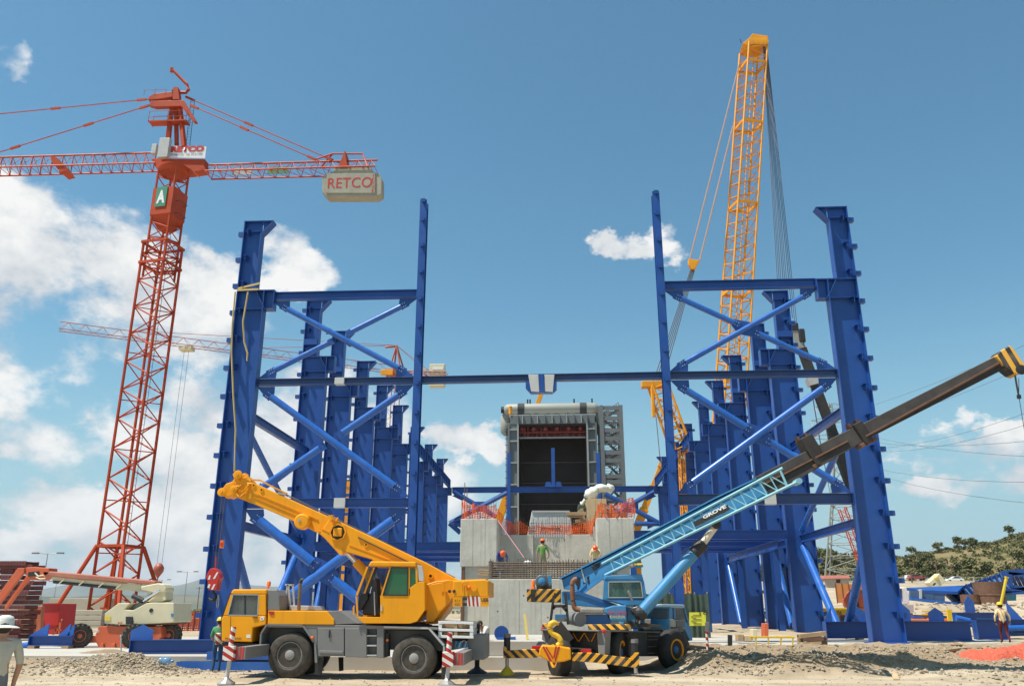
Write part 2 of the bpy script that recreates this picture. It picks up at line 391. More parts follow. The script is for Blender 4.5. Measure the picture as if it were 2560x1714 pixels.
def _ground():
    t = GM; P = t.tc.outputs['Object']
    big = t.noise(.10, 6, .6); mid = t.noise(.9, 8, .65); fine = t.noise(14, 6, .7)
    c = t.mix(t.ramp(big, .35, .65), (.34, .265, .175), (.47, .385, .275))
    c = t.mix(t.ramp(mid, .42, .72, 0, .75), c, (.235, .185, .125))
    c = t.mix(t.ramp(fine, .55, .75, 0, .5), c, (.15, .125, .095))
    vo = t.n('ShaderNodeTexVoronoi'); vo.inputs['Scale'].default_value = 9; t.l(P, vo.inputs['Vector'])
    c = t.mix(t.ramp(vo.outputs['Distance'], .12, .22, .55, 0), c, (.46, .41, .34))
    tr = t.noise(.55, 4, .5, sc3=(.10, 1.6, 1)); c = t.mix(t.ramp(tr, .52, .62, 0, .45), c, (.56, .47, .345))
    sepn = t.n('ShaderNodeSeparateXYZ'); t.l(P, sepn.inputs[0])
    far = t.ramp(sepn.outputs[1], 150, 420, 0, 1); veg = t.noise(.02, 6, .6)
    c = t.mix(t.m('MULTIPLY', far, t.ramp(veg, .4, .6)), c, (.13, .13, .055))
    clod = t.noise(3.2, 8, .7); sp = t.m('MULTIPLY', t.ramp(sepn.outputs[2], .14, .40, 0, .9), t.ramp(sepn.outputs[1], 36, 44, 1, 0)); c = t.mix(t.m('MULTIPLY', sp, t.ramp(clod, .30, .55, .35, 1)), c, (.235, .165, .095))
    t.l(c, t.b.inputs['Base Color']); t.b.inputs['Roughness'].default_value = .95; t.b.inputs['Specular IOR Level'].default_value = .15
    hh = t.m('ADD', t.m('MULTIPLY', mid, .6), t.m('MULTIPLY', fine, .4)); hh = t.m('ADD', hh, t.ramp(vo.outputs['Distance'], .05, .25, .35, 0)); t.bump(hh, .06, .9)
_ground()
def heightfield(name, xs, ys, fz, mat, kind='structure'):
    vs = [(x, y, fz(x, y)) for y in ys for x in xs]; n = len(xs)
    fs = [(j * n + i, j * n + i + 1, (j + 1) * n + i + 1, (j + 1) * n + i) for j in range(len(ys) - 1) for i in range(n - 1)]
    me = bpy.data.meshes.new(name); me.from_pydata(vs, [], fs); me.materials.append(mat); me.polygons.foreach_set('use_smooth', [True] * len(fs)); me.update()
    o = bpy.data.objects.new(name, me); COL.objects.link(o); o['kind'] = kind; return o
heightfield('ground', axis([(-9000, -400, 900), (-400, -60, 30), (-60, -22, 2.5), (-22, 22, .17), (22, 60, 1.3), (60, 400, 12), (400, 9000, 900)]),
            axis([(-80, 5, 6), (5, 16, .6), (16, 24, .22), (24, 37.5, .14), (37.5, 60, 1.2), (60, 75, .5), (75, 240, 5), (240, 500, 40), (500, 14000, 900)]), gz, GM.mat)

# concrete yard slab, cut back where the blue crane stands
s = MB(); s.prism([V(-75, 31.4, -.4), V(.7, 31.4, -.4), V(.7, 37.6, -.4), V(9.2, 37.6, -.4), V(9.2, 32.8, -.4), V(24, 32.8, -.4), V(24, 64, -.4), V(22, 150, -.4), V(-23, 150, -.4), V(-23, 64, -.4), V(-75, 64, -.4)], (0, 0, .85))
slab = s.build('concrete_slab', CONCL, loc=(0, 0, 0), kind='structure')

# ---- hills
HM = NT('dry_hillside'); t = HM; a = t.noise(.03, 8, .65); b = t.noise(.25, 6, .7)
c = t.mix(t.ramp(a, .42, .62), (.22, .165, .085), (.10, .105, .04)); c = t.mix(t.ramp(b, .5, .7, 0, .8), c, (.07, .085, .03))
t.l(c, t.b.inputs['Base Color']); t.b.inputs['Roughness'].default_value = 1; t.b.inputs['Specular IOR Level'].default_value = .05
def interp(pts, x):
    if x <= pts[0][0]: return pts[0][1]
    for (a, b), (c, d) in zip(pts, pts[1:]):
        if x <= c: u = (x - a) / (c - a); return b + (d - b) * u
    return pts[-1][1]
RID = [(1300, 1520), (1700, 1490), (1850, 1440), (1960, 1408), (2232, 1402), (2379, 1378), (2471, 1366), (2560, 1338), (2800, 1270), (3200, 1210), (3800, 1220)]
def ridge_z(x, Y):
    px = 1394 + x / Y * 2155; return Q(1900, interp(RID, px), Y).z
def hill_z(x, y):
    base = gz(x, 235); e = sst(240, 470, y) if y < 470 else 1 - .3 * sst(520, 900, y)
    top = ridge_z(x * 470 / y, 470) + 1
    return base - 1.5 + max(0, (top - base)) * (e ** .9) + 2.0 * fbm(x, y, .012) * e
hill = heightfield('hill', axis([(-40, 700, 9)]), axis([(238, 520, 8), (520, 900, 40)]), hill_z, HM.mat)
MM = NT('distant_mountain'); t = MM; a = t.noise(.0011, 9, .65); c = t.mix(t.ramp(a, .4, .65), (.065, .085, .055), (.15, .14, .10)); t.l(c, t.b.inputs['Base Color']); t.b.inputs['Roughness'].default_value = 1; t.b.inputs['Specular IOR Level'].default_value = .05
R1 = [(-900, 1470), (0, 1478), (90, 1470), (170, 1458), (200, 1454), (260, 1466), (330, 1472), (400, 1470), (455, 1460), (490, 1448), (540, 1452), (600, 1462), (700, 1470), (900, 1480), (1200, 1490), (1700, 1500), (2600, 1490)]
R2 = [(-900, 1480), (0, 1486), (150, 1490), (300, 1487), (420, 1484), (520, 1488), (700, 1494), (900, 1500), (1300, 1506), (2000, 1508)]
def rng(R, D, w, amp, f):
    def z(x, y):
        px = 1394 + x / D * 2155; top = Q(1280, interp(R, px), D).z; e = math.exp(-((y - D) / w) ** 2)
        return -5 + (top + 5) * e + amp * fbm(x, y, f) * e
    return z
heightfield('mountains', axis([(-13000, 7000, 120)]), axis([(9000, 13000, 250)]), rng(R1, 11000, 1200, 60, .0006), MM.mat)
heightfield('foothills', axis([(-5200, 1500, 40)]), axis([(2900, 4200, 80)]), rng(R2, 3500, 420, 9, .003), MM.mat)

# ================================================================ STEEL FRAME
FY = 45.0; XL, XR = -18.0, 16.53; ZB = .45; ZT = 24.7; ZK = 20.15        # front line, row axes, base, top, crane bracket
ROWY = [45, 58.5, 66, 75, 84, 93, 105, 117, 129]
ORD = ['foremost', 'second', 'third', 'fourth', 'fifth', 'sixth', 'seventh', 'eighth', 'rearmost']
def make_column(sgn, label, group, loc):
    """sgn +1: crane bracket to +x. lower shaft 1.68 deep, upper shaft 1.12"""
    t = thing('steel_column', label, 'steel column', loc, group); X0, Y0, Z0 = loc
    w_ = .84 if Y0 < FY + 1 else .94; ox = -w_; ix = w_; ux = ox + 1.12; b = .62; hk = ZK - Z0; ht = ZT - Z0
    def bx(m, x0, x1, y0, y1, z0, z1):
        xa, xb = sorted((sgn * x0, sgn * x1)); return m.box(X0 + xa, X0 + xb, Y0 + y0, Y0 + y1, Z0 + z0, Z0 + z1)
    bx(MB(), ox, ox + .05, -b / 2, b / 2, .06, ht).build('flange', BLUE, t)
    bx(MB(), ix - .05, ix, -b / 2, b / 2, .06, hk - .06).build('flange', BLUE, t)
    bx(MB(), ux - .05, ux, -b / 2, b / 2, hk + .002, ht - .85).build('flange', BLUE, t)
    bx(MB(), ox + .05, ix - .05, -.02, .02, .06, hk - .06).build('web', BLUE, t)
    bx(MB(), ox + .05, ux - .05, -.02, .02, hk + .002, ht - .04).build('web', BLUE, t)
    bx(MB(), ox - .18, ix + .18, -.5, .5, 0, .055).build('base_plate', BLUE, t)
    bx(MB(), ox + .052, ix + .6, -b / 2 + .01, b / 2 - .01, hk - .056, hk).build('bracket_plate', BLUE, t)
    bx(MB(), ox + .052, ix - .052, -b / 2 + .02, b / 2 - .02, hk - 1.2, hk - 1.16).build('stiffener', BLUE, t)
    m = MB(); k = bx(m, ix, ix + .56, -.022, .022, hk - 1.17, hk - .06); bx(m, ix + .56, ix + .6, -b / 2 + .02, b / 2 - .02, hk - 1.2, hk - .06); bx(m, ix, ix + .56, -b / 2 + .02, b / 2 - .02, hk - 1.2, hk - 1.17)
    br = m.build('crane_bracket', BLUE, t)
    p = [V(X0 + sgn * (ix - .5), Y0 - .16, Z0 + hk - .1), V(X0 + sgn * (ix + .06), Y0 - .16, Z0 + hk - 1.14)]
    MB().bar(p[0], p[1], .05, .28, V(0, 1, 0)).build('rib', BLUE, br)
    # flared head
    m = MB(); q = lambda x, z: V(X0 + sgn * x, Y0, Z0 + z)
    m.prism([q(ux, ht - .85) + V(0, -.02, 0), q(ux, ht - .04) + V(0, -.02, 0), q(ux + .62, ht - .04) + V(0, -.02, 0)], (0, .04, 0))
    m.bar(q(ux - .02, ht - .86), q(ux + .66, ht - .05), b - .02, .05, V(0, 1, 0) if False else Z)
    bx(m, ox - .01, ux + .68, -b / 2, b / 2, ht - .04, ht)
    m.build('flared_head', BLUE, t)
    bx(MB(), ox + .052, ux - .052, -b / 2 + .02, b / 2 - .02, ht - .72, ht - .69).build('stiffener', BLUE, t)
    bx(MB(), ox + .052, ux - .052, -b / 2 - .05, -.03, hk + .9, hk + 1.35).build('splice_plate', BLUE, t) if Y0 > FY + 1 else None
    # rail cleats up the outer flange and the web
    def cleat(z):
        m = MB(); m.box(X0 + min(sgn * (ox - .34), sgn * ox), X0 + max(sgn * (ox - .34), sgn * ox), Y0 - .2, Y0 - .18, Z0 + z, Z0 + z + .26)
        m.box(X0 + min(sgn * (ox - .34), sgn * ox), X0 + max(sgn * (ox - .34), sgn * ox), Y0 - .18, Y0 + .1, Z0 + z + .24, Z0 + z + .26); m.box(X0 + min(sgn * (ox - .34), sgn * ox), X0 + max(sgn * (ox - .34), sgn * ox), Y0 - .18, Y0 + .1, Z0 + z, Z0 + z + .02); return m
    def wcleat(z):
        m = MB(); xa = X0 + sgn * (ox + .33); m.box(xa - .012, xa + .012, Y0 - .44, Y0 - .02, Z0 + z, Z0 + z + .3); m.box(xa - .14, xa + .14, Y0 - .44, Y0 - .02, Z0 + z + .3, Z0 + z + .32); return m
    c0 = cleat(1.2).build('cleat', BLUE, t); w0 = wcleat(1.2).build('web_cleat', BLUE, t)
    for k in range(1, 14):
        dz = k * 1.70
        if 1.2 + dz < ht - .5: part_copy(c0, t, (0, 0, dz)); part_copy(w0, t, (0, 0, dz))
    # bolt groups near the base of the upper tiers
    return t
LG = 'left row of blue columns'; RG = 'right row of blue columns'
for sgn, X, side, grp in ((1, XL, 'left', LG), (-1, XR, 'right', RG)):
    proto = make_column(sgn, 'foremost and tallest-looking blue column of the %s row' % side, grp, (X, ROWY[0], ZB))
    p2 = make_column(sgn, 'second blue column from the front in the %s row' % side, grp, (X, ROWY[1], ZB))
    for k in range(2, 9):
        c = copy_tree(p2, None, (X, ROWY[k], ZB)); c['label'] = '%s blue column in the %s row of columns' % (ORD[k] + (' from the front' if k < 8 else ''), side)

# ---- slim gable posts
def post(name, X, Y, z0, z1, w, d, label, cat='steel post', cle=True):
    t = thing(name, label, cat, (X, Y, z0))
    MB().box(X - w / 2, X + w / 2, Y - d / 2, Y - d / 2 + .03, z0, z1).build('flange', BLUEL if False else BLUE, t)
    MB().box(X - w / 2, X + w / 2, Y + d / 2 - .03, Y + d / 2, z0, z1).build('flange', BLUE, t)
    MB().box(X - .015, X + .015, Y - d / 2 + .03, Y + d / 2 - .03, z0, z1).build('web', BLUE, t)
    if cle:
        zz = z0 + 2.; c0 = MB().box(X - .13, X + .13, Y - d / 2 - .2, Y - d / 2 - .002, zz, zz + .03).box(X - .13, X + .13, Y - d / 2 - .2, Y - d / 2 - .17, zz - .2, zz).build('cleat', BLUE, t)
        k = 1
        while zz + k * 1.7 < z1 - .2: part_copy(c0, t, (0, 0, k * 1.7)); k += 1
        part_copy(c0, t, (0, 0, z1 - zz - .06))
    return t
post('gable_post', -7.82, FY, ZB, 25.85, .42, .62, 'slim blue post standing free above the beams, left of centre')
post('gable_post', 6.24, FY, ZB, 26.0, .42, .62, 'slim blue post standing free above the beams, right of centre')

# ---- beams
def beam(name, p, q, h, b, label, mat=BLUE, wraps=(), cat='steel beam', up=Z, group=None):
    p, q = Vector(p), Vector(q); t = thing(name, label, cat, (p + q) / 2 - V(0, 0, h / 2), group); d, s, u, L = frame(p, q, up); tf = .03
    MB().bar(p + u * (h / 2 - tf / 2), q + u * (h / 2 - tf / 2), b, tf, u).build('flange', mat, t)
    MB().bar(p - u * (h / 2 - tf / 2), q - u * (h / 2 - tf / 2), b, tf, u).build('flange', mat, t)
    MB().bar(p, q, .02, h - 2 * tf, u).build('web', mat, t)
    MB().bar(p, p + d * .03, b * .98, h * .98, u).build('end_plate', mat, t); MB().bar(q - d * .03, q, b * .98, h * .98, u).build('end_plate', mat, t)
    for (f, w) in wraps:
        c = p + d * (L * f); MB().bar(c - d * w / 2, c + d * w / 2, b + .02, h + .02, u).build('wrapping', WRAP, t, bevel=.01)
    return t
def wb(x, z, Y=FY): return V(x, Y, z)
beam('tie_beam', wb(XL + 1.44, 19.79), wb(-8.04, 19.79), .47, .4, 'top blue beam between the left column bracket and the slim left post')
beam('tie_beam', wb(6.46, 19.96), wb(XR - 1.44, 19.96), .5, .4, 'top blue beam between the slim right post and the right column bracket')
mb = beam('tie_beam', wb(XL + .86, 14.5), wb(-8.04, 14.5), .36, .4, 'middle blue beam with a small white wrap, left column to slim left post', BLUED, ((.53, .55),))
beam('tie_beam', wb(-7.6, 14.5), wb(6.02, 14.57), .38, .4, 'long blue beam across the open bay, white wrapped bracket at its middle', BLUED)
beam('tie_beam', wb(6.46, 14.57), wb(XR - .86, 14.57), .37, .4, 'middle blue beam between the slim right post and the right column', BLUED)
beam('tie_beam', wb(XL + .86, 7.6), wb(-8.04, 7.6), .5, .4, 'lower blue beam behind the yellow boom, with a grey wrap', BLUE, ((.58, .62),))
beam('tie_beam', wb(6.46, 7.66), wb(XR - .86, 7.66), .56, .4, 'lower blue beam on the right, crossed by the light blue boom', BLUED, ((.53, .6),))
# wrapped bracket at mid span
t = thing('wrapped_bracket', 'blue beam bracket wrapped in white sheeting at the middle of the long beam', 'bracket', (-.9, FY, 13.6))
P6 = lambda x, z: C6(x, z, FY - .21)
cb = P6(795, 120); xm = cb.x
m = MB(); m.prism([P6(672, 100), P6(915, 100), P6(915, 160), P6(880, 190), P6(712, 192), P6(672, 150)], (0, .42, 0)); m.build('hanger', BLUE, t)
a = P6(692, 50); b = P6(770, 50)
for (x0, x1, xb0, xb1) in ((692, 772, 715, 780), (818, 898, 820, 885)):
    MB().prism([P6(x0, 50) + V(0, -.03, 0), P6(x1, 50) + V(0, -.03, 0), P6(xb1, 188) + V(0, -.03, 0), P6(xb0, 184) + V(0, -.03, 0)], (0, .48, 0)).build('sheet', WRAP, t, bevel=.02)
m = MB(); m.prism([P6(775, 46) + V(0, -.06, 0), P6(812, 46) + V(0, -.06, 0), P6(820, 192) + V(0, -.06, 0), P6(782, 192) + V(0, -.06, 0)], (0, .05, 0)); m.build('rib', BLUE, t)

# ---- tubular X bracing in the gable
def xbrace(label, corners, Y, r, cont, group='tubular cross bracing of the gable', gus=.62, mat=BLUEL):
    """corners: BL, BR, TR, TL (x,z). cont: 0 -> BL-TR tube continuous, 1 -> TL-BR continuous"""
    BL, BR, TR, TL = [V(c[0], Y, c[1]) for c in corners]; mid = (BL + BR + TR + TL) / 4
    t = thing('cross_brace', label, 'bracing', (mid.x, Y, min(BL.z, BR.z)), group)
    a, b = ((BL, TR), (TL, BR))[cont]; c, d = ((TL, BR), (BL, TR))[cont]
    def seg(p, q, cutp, cutq):
        u = (q - p).normalized(); p2 = p + u * cutp; q2 = q - u * cutq
        MB().tube(p2, q2, r, n=14).build('tube', mat, t, smooth=40)
        for e, dd, cut in ((p2, -u, cutp), (q2, u, cutq)):
            MB().bar(e, e + dd * min(.55, cut * .45), .06, r * 2.3, V(0, 1, 0) if False else Vector((-u.z, 0, u.x))).build('end_lug', BLUE, t)
    seg(a, b, 1.05, 1.05)
    u = (d - c).normalized(); hit = c + u * ((mid - c).dot(u))
    seg(c, hit, 1.05, .75); seg(hit, d, .75, 1.05)
    # gussets: corner plates and node plate, with bolts
    for P, dirv in ((BL, (TR - BL)), (BR, (TL - BR)), (TR, (BL - TR)), (TL, (BR - TL))):
        u = dirv.normalized(); n = V(-u.z, 0, u.x); L = gus * 1.75
        hx = V(math.copysign(1, u.x), 0, 0); ang = [P + V(0, -.02, 0), P + hx * L * 1.05 * .62 + V(0, -.02, 0)]
        e1 = P + u * L + n * r * 1.35 + V(0, -.02, 0); e2 = P + u * L - n * r * 1.35 + V(0, -.02, 0)
        lo, hi = (e1, e2) if abs(e1.z - P.z) > abs(e2.z - P.z) else (e2, e1)
        MB().prism([P + V(0, -.02, 0), P + hx * (L * .95) + V(0, -.02, 0), hi, lo], (0, .04, 0)).build('gusset_plate', BLUE, t)
        m = MB()
        for i in range(3):
            for j in (-1, 1):
                c0 = P + u * (L * .72 + i * .13) + n * j * r * .62 + V(0, -.04, 0); m.tube(c0, c0 + V(0, -.05, 0), .03, n=6)
        m.build('bolts', BOLT, t, kind='stuff')
    n = V(-u.z, 0, u.x); v = (b - a).normalized()
    MB().prism([hit + u * .85 + n * r * 1.3, hit + v * .55 + n * .05, hit - u * .85 + n * r * 1.3, hit - u * .85 - n * r * 1.3, hit - v * .55 - n * .05, hit + u * .85 - n * r * 1.3], (0, .04, 0)).build('node_plate', BLUE, t)
    m = MB()
    for k in (-1, 1):
        for i in range(2):
            for j in (-1, 1):
                c0 = hit + u * k * (.55 + i * .15) + n * j * r * .6 + V(0, -.002, 0); m.tube(c0, c0 + V(0, -.05, 0), .03, n=6)
    m.build('bolts', BOLT, t, kind='stuff')
    return t
lx0, lx1 = XL + .86, -8.05; rx0, rx1 = 6.46, XR - .86
xbrace('upper crossed tubes in the left bay, below the top beam', [(lx0, 14.75), (lx1, 14.75), (lx1, 19.5), (XL + 1.3, 19.5)], FY, .165, 1)
xbrace('lower crossed tubes in the left bay, below the middle beam', [(lx0, 7.9), (lx1, 7.9), (lx1, 14.25), (lx0, 14.25)], FY, .2, 1)
xbrace('stout crossed tubes behind the yellow boom at the foot of the left bay', [(lx0 + .2, .75), (lx1, .75), (lx1, 7.3), (lx0, 7.3)], FY, .27, 0)
xbrace('upper crossed tubes in the right bay, below the top beam', [(rx0, 14.82), (rx1, 14.82), (XR - 1.3, 19.66), (rx0, 19.66)], FY, .165, 0)
xbrace('lower crossed tubes in the right bay, below the middle beam', [(rx0, 7.98), (rx1, 7.98), (rx1, 14.3), (rx0, 14.3)], FY, .2, 0)

# ---- bracing and struts along the rows
def strut(name, p, q, r, label, cat='bracing', group=None):
    p, q = Vector(p), Vector(q); t = thing(name, label, cat, min((p, q), key=lambda v: v.z), group)
    u = (q - p).normalized(); MB().tube(p + u * .35, q - u * .35, r, n=14).build('tube', BLUEL, t, smooth=40)
    n = u.cross(V(1, 0, 0)).normalized()
    for e, k in ((p, 1), (q, -1)): MB().bar(e, e + u * k * .8, .05, r * 2.2, n).build('end_lug', BLUE, t)
    return t
for X, side, sg in ((XL, 'left', 1), (XR, 'right', -1)):
    nm = 'long braces in the %s column row' % side
    zd = 6.6
    for i, (a, b) in enumerate(((0, 1), (1, 2), (3, 4))):
        ya, yb = ROWY[a] + .35, ROWY[b] - .35; ym = (ya + yb) / 2
        wh = ('first and second', 'second and third', 'fourth and fifth')[i]
        strut('row_brace', (X, yb, zd - .3), (X, ym + .25, ZB + .12), .23, 'tube leaning back between the %s blue columns, %s row' % (wh, side), group=nm)
        strut('row_brace', (X, ya, zd - .3), (X, ym - .25, ZB + .12), .23, 'tube leaning forward between the %s blue columns, %s row' % (wh, side), group=nm)
        beam('row_beam', (X, ya, zd), (X, yb, zd), .5, .3, 'blue beam between the %s columns of the %s row at deck height' % (wh, side), group='row beams, ' + side)
    ya, yb = ROWY[0] + .35, ROWY[1] - .35
    beam('row_beam', (X, ya, 12.9), (X, yb, 12.9), .5, .3, 'higher blue beam between the front two columns of the %s row' % side)
    strut('row_brace', (X, ya, 12.5), (X, yb, 7.0), .19, 'blue tube sloping down and back between the front two columns of the %s row' % side, group=nm)
    strut('row_brace', (X, yb, 12.5), (X, (ya + yb) / 2 + .2, 9.9), .19, 'short upper blue tube meeting the sloping tube in the %s row' % side, group=nm)
    # crane runway girders at the far end
    xr = X + sg * 1.15
    g = beam('runway_girder', (xr, ROWY[5] + .4, ZK + .62), (xr, ROWY[8], ZK + .62), 1.2, .42, 'deep blue crane runway girder on the far brackets of the %s row' % side)
    for yy in range(int(ROWY[5]) + 2, int(ROWY[8]), 2):
        MB().box(xr - .19, xr + .19, yy, yy + .03, ZK + .06, ZK + 1.18).build('stiffener', BLUE, g)
# deck framing behind the pedestal
def deck(x0, x1, Y, zt, side):
    t = thing('deck_frame', 'blue steel deck framing between the %s column row and the concrete pedestal' % side, 'deck', ((x0 + x1) / 2, Y, ZB))
    for k in range(6):
        y = Y + k * 3.2
        m = MB().ibeam((x0, y, zt - .3), (x1, y, zt - .3), .6 if k % 2 == 0 else .4, .3); m.build('cross_beam', BLUE, t)
    for x in (x0 + .6, (x0 + x1) / 2, x1 - .6): MB().ibeam((x, Y + .16, zt - .95), (x, Y + 17, zt - .95), .6, .3).build('long_beam', BLUE, t)
    for x in (x0 + .6, (x0 + x1) / 2, x1 - .6):
        for y in (Y + 1.2, Y + 13): MB().ibeam((x, y, ZB), (x, y, zt - 1.26), .4, .4, up=V(0, 1, 0)).build('deck_post', BLUE, t)
    return t
deck(XL + 1, -5.6, 58, C7(1000, 1488, 58).z, 'left')
deck(4.6, XR - 1, 58, C9(500, 900, 58).z, 'right')

# ---- far gable frame
GY = 131.
t = thing('far_gable_frame', 'far blue frame of posts, a long beam and crossed tubes in front of the boiler', 'steel frame', (C6(885, 940, GY).x, GY, ZB))
p6 = lambda x, y: C6(x, y, GY)
a, b = p6(95, 955), p6(1700, 945); MB().ibeam(a, b, .9, .5).build('beam', BLUE, t)
for x in (540, 1237): q = p6(x, 665); q2 = p6(x, 1000); MB().box(q.x - .3, q.x + .3, GY - .3, GY + .3, ZB, q.z).build('post', BLUE, t)
q = p6(885, 632); MB().box(q.x - .28, q.x + .28, GY - .9, GY - .46, p6(885, 935).z, q.z).build('post', BLUE, t)
for x in (850, 928): q = p6(x, 935); MB().prism([V(q.x - .6, GY - .8, q.z), V(q.x + .6, GY - .8, q.z), V(q.x + .35, GY - .8, q.z + .8), V(q.x - .35, GY - .8, q.z + .8)], (0, .1, 0)).build('gusset_plate', BLUE, t)
for (A, B) in (((110, 968), (440, 1165)), ((525, 975), (75, 1215)), ((75, 1215), (160, 1290)), ((1295, 985), (1735, 1222)), ((1695, 958), (1300, 1180)), ((1530, 1218), (1735, 1218)), ((75, 1222), (155, 1222))):
    MB().tube(p6(*A), p6(*B), .38, n=8).build('brace_tube', BLUE, t, smooth=40)
for (x, y) in ((315, 1085), (1500, 1090)): q = p6(x, y); MB().cbox(q, (2.2, .12, 1.6)).build('node_plate', BLUE, t)
for (x, y, k) in ((95, 1000, 1), (1700, 1000, -1), (100, 1220, 1), (1712, 1220, -1)): q = p6(x, y); MB().prism([q, q + V(1.7 * k, 0, .8), q + V(1.7 * k, 0, -.8)], (0, .12, 0)).build('gusset_plate', BLUE, t)
# ================================================================ VEHICLE HELPERS
TYRE = M('dusty_tyre_rubber', (.045, .040, .034), .85, 0, .2, 3, dust=.55, dustc='6f6350', bump=.004, bscale=30)
TYREB = M('black_tyre_rubber', (.022, .021, .020), .8, 0, .2, 3, dust=.3, dustc='5b5244', bump=.004, bscale=30)
HAZ = striped('hazard_stripes', 'e5a21c', '191816', (1, 0, 1), .30, dust=.5)
HAZB = striped('hazard_stripes_reversed', 'e5a21c', '191816', (1, 0, -1), .30, dust=.5)
RWS = striped('red_white_stripes', 'd8d4cc', 'a81c14', (.55, .2, 1), .22, dust=.1)
RWV = striped('red_white_upright_stripes', 'd8d4cc', 'a81c14', (1, 0, .12), .13, dust=.1)
AMBER = M('amber_lens', (.85, .16, .01), .25)
LAMPR = M('red_lens', (.45, .02, .02), .25)
GLASSG = glass('green_tinted_glass', '2c6a3c', .05, .72)
GLASSC = glass('cab_glass', '9aa4a0', .05, .20)
SEATW = M('plastic_covered_seat', (.70, .70, .67), .45)
CHROME = M('chromed_rod', (.75, .75, .75), .18, .9)
PALE = M('pale_grey_paint', (.45, .45, .43), .5, 0, .1, 2, dust=.2)
CREAM = M('cream_paint', (.62, .55, .36), .5, 0, .08, 1.5, dust=.2)
ORNG = M('orange_red_paint', (.58, .11, .04), .5, 0, .1, 1.2, dust=.2, dustc='c08a6a')
LBLUE = M('light_blue_crane_paint', (.035, .20, .40), .45, 0, .16, 1.0, dust=.22, dustc='7896a0')
PBLUE = M('pale_blue_lattice_paint', (.20, .44, .52), .45, 0, .14, 1.5, dust=.2, dustc='9ab0b0')
BROWN = M('greasy_dark_boom_steel', (.030, .025, .021), .55, .1, .5, 2.5, dust=.35, dustc='4f463a')
CHAS = M('black_chassis_paint', (.02, .019, .018), .6, 0, .2, 2, dust=.3, dustc='5f5444')

def text(s, name, o, right, up, w, h, mat, parent, off=.012, bold=.0, proud=None):
    """flat lettering fitted to a w x h box, lower left corner o"""
    cu = bpy.data.curves.new(name, 'FONT'); cu.body = s; cu.offset = bold; cu.resolution_u = 3
    ob = bpy.data.objects.new('tmp', cu); COL.objects.link(ob)
    me = bpy.data.meshes.new_from_object(ob.evaluated_get(bpy.context.evaluated_depsgraph_get()))
    COL.objects.unlink(ob); bpy.data.objects.remove(ob); bpy.data.curves.remove(cu)
    xs = [v.co.x for v in me.vertices]; ys = [v.co.y for v in me.vertices]
    if not xs: return None
    x0, y0 = min(xs), min(ys); sx = w / (max(xs) - x0); sy = h / (max(ys) - y0)
    right = Vector(right).normalized(); up = Vector(up).normalized(); n = right.cross(up); org = ORG[parent.name]
    for v in me.vertices: v.co = Vector(o) + right * (v.co.x - x0) * sx + up * (v.co.y - y0) * sy + n * off - org
    me.materials.clear(); me.materials.append(mat); me.name = name
    t = bpy.data.objects.new(name, me); COL.objects.link(t); t.parent = parent; ORG[t.name] = org; t['kind'] = 'stuff'
    return t

def wheel(parent, c, ax, R, w, rimr, tyre, rimmat, hubmat=None, lugs=0, bolts=10, ringmat=None, name='wheel'):
    """ax points out of the visible side"""
    c = Vector(c); ax = Vector(ax).normalized(); h = w / 2
    prof = [(rimr, -h * .8), (rimr + .04, -h), (R * .86, -h), (R * .96, -h * .8), (R, -h * .55), (R, h * .55), (R * .96, h * .8), (R * .86, h), (rimr + .04, h), (rimr, h * .8)]
    g = MB(); g.lathe(c, ax, prof, 36)
    ty = g.build(name, tyre, parent, smooth=35)
    if lugs:
        d, s, u, L = frame(c, c + ax); m = MB()
        for i in range(lugs):
            a = 2 * math.pi * i / lugs; r = s * math.cos(a) + u * math.sin(a); tg = -s * math.sin(a) + u * math.cos(a)
            for k in (-1, 1): m.bar(c + r * (R * .995) + ax * k * h * .95 - tg * .0, c + r * (R * .995) + ax * k * h * .1 + tg * k * .11, .085, .055, r)
        m.build('tread_lugs', tyre, ty, kind='stuff')
    g = MB(); g.lathe(c, ax, [(rimr, -h * .5), (rimr, h * .84), (rimr - .025, h * .86), (rimr - .04, h * .55), (rimr * .8, h * .42), (rimr * .46, h * .42), (rimr * .40, h * .78), (rimr * .30, h * .88), (.01, h * .9)], 32)
    g.build('rim', rimmat, ty, smooth=35)
    if ringmat: MB().lathe(c, ax, [(rimr - .03, h * .80), (rimr + .035, h * .80), (rimr + .03, h * 1.03), (rimr - .025, h * 1.03)], 32, True).build('rim_ring', ringmat, ty, smooth=30)
    d, s, u, L = frame(c, c + ax); m = MB()
    for i in range(bolts):
        a = 2 * math.pi * i / bolts; q = c + (s * math.cos(a) + u * math.sin(a)) * rimr * .64 + ax * h * .40; m.tube(q, q + ax * .03, rimr * .055, n=8)
    m.build('hand_holes', DARK, ty, kind='stuff')
    return ty

# ================================================================ YELLOW MOBILE CRANE
yn = 27.35; yf = yn + 2.55
YC = thing('mobile_crane', 'yellow two-axle mobile crane on outriggers, parked side-on with its boom raised to the left', 'mobile crane', (C2(1200, 1150, yn).x, yn + 1.2, 0))
def c2(pts, Y=yn): return [C2(x, y, Y) for x, y in pts]
def ys(name, pts, mat, y0=yn, y1=yf, parent=None, bevel=.015, mk=None):
    m = MB(); m.slab([tuple(C2(x, y, y0 if mk is None else mk)) for x, y in pts], y0, y1)
    return m.build(name, mat, parent or YC, bevel=bevel)
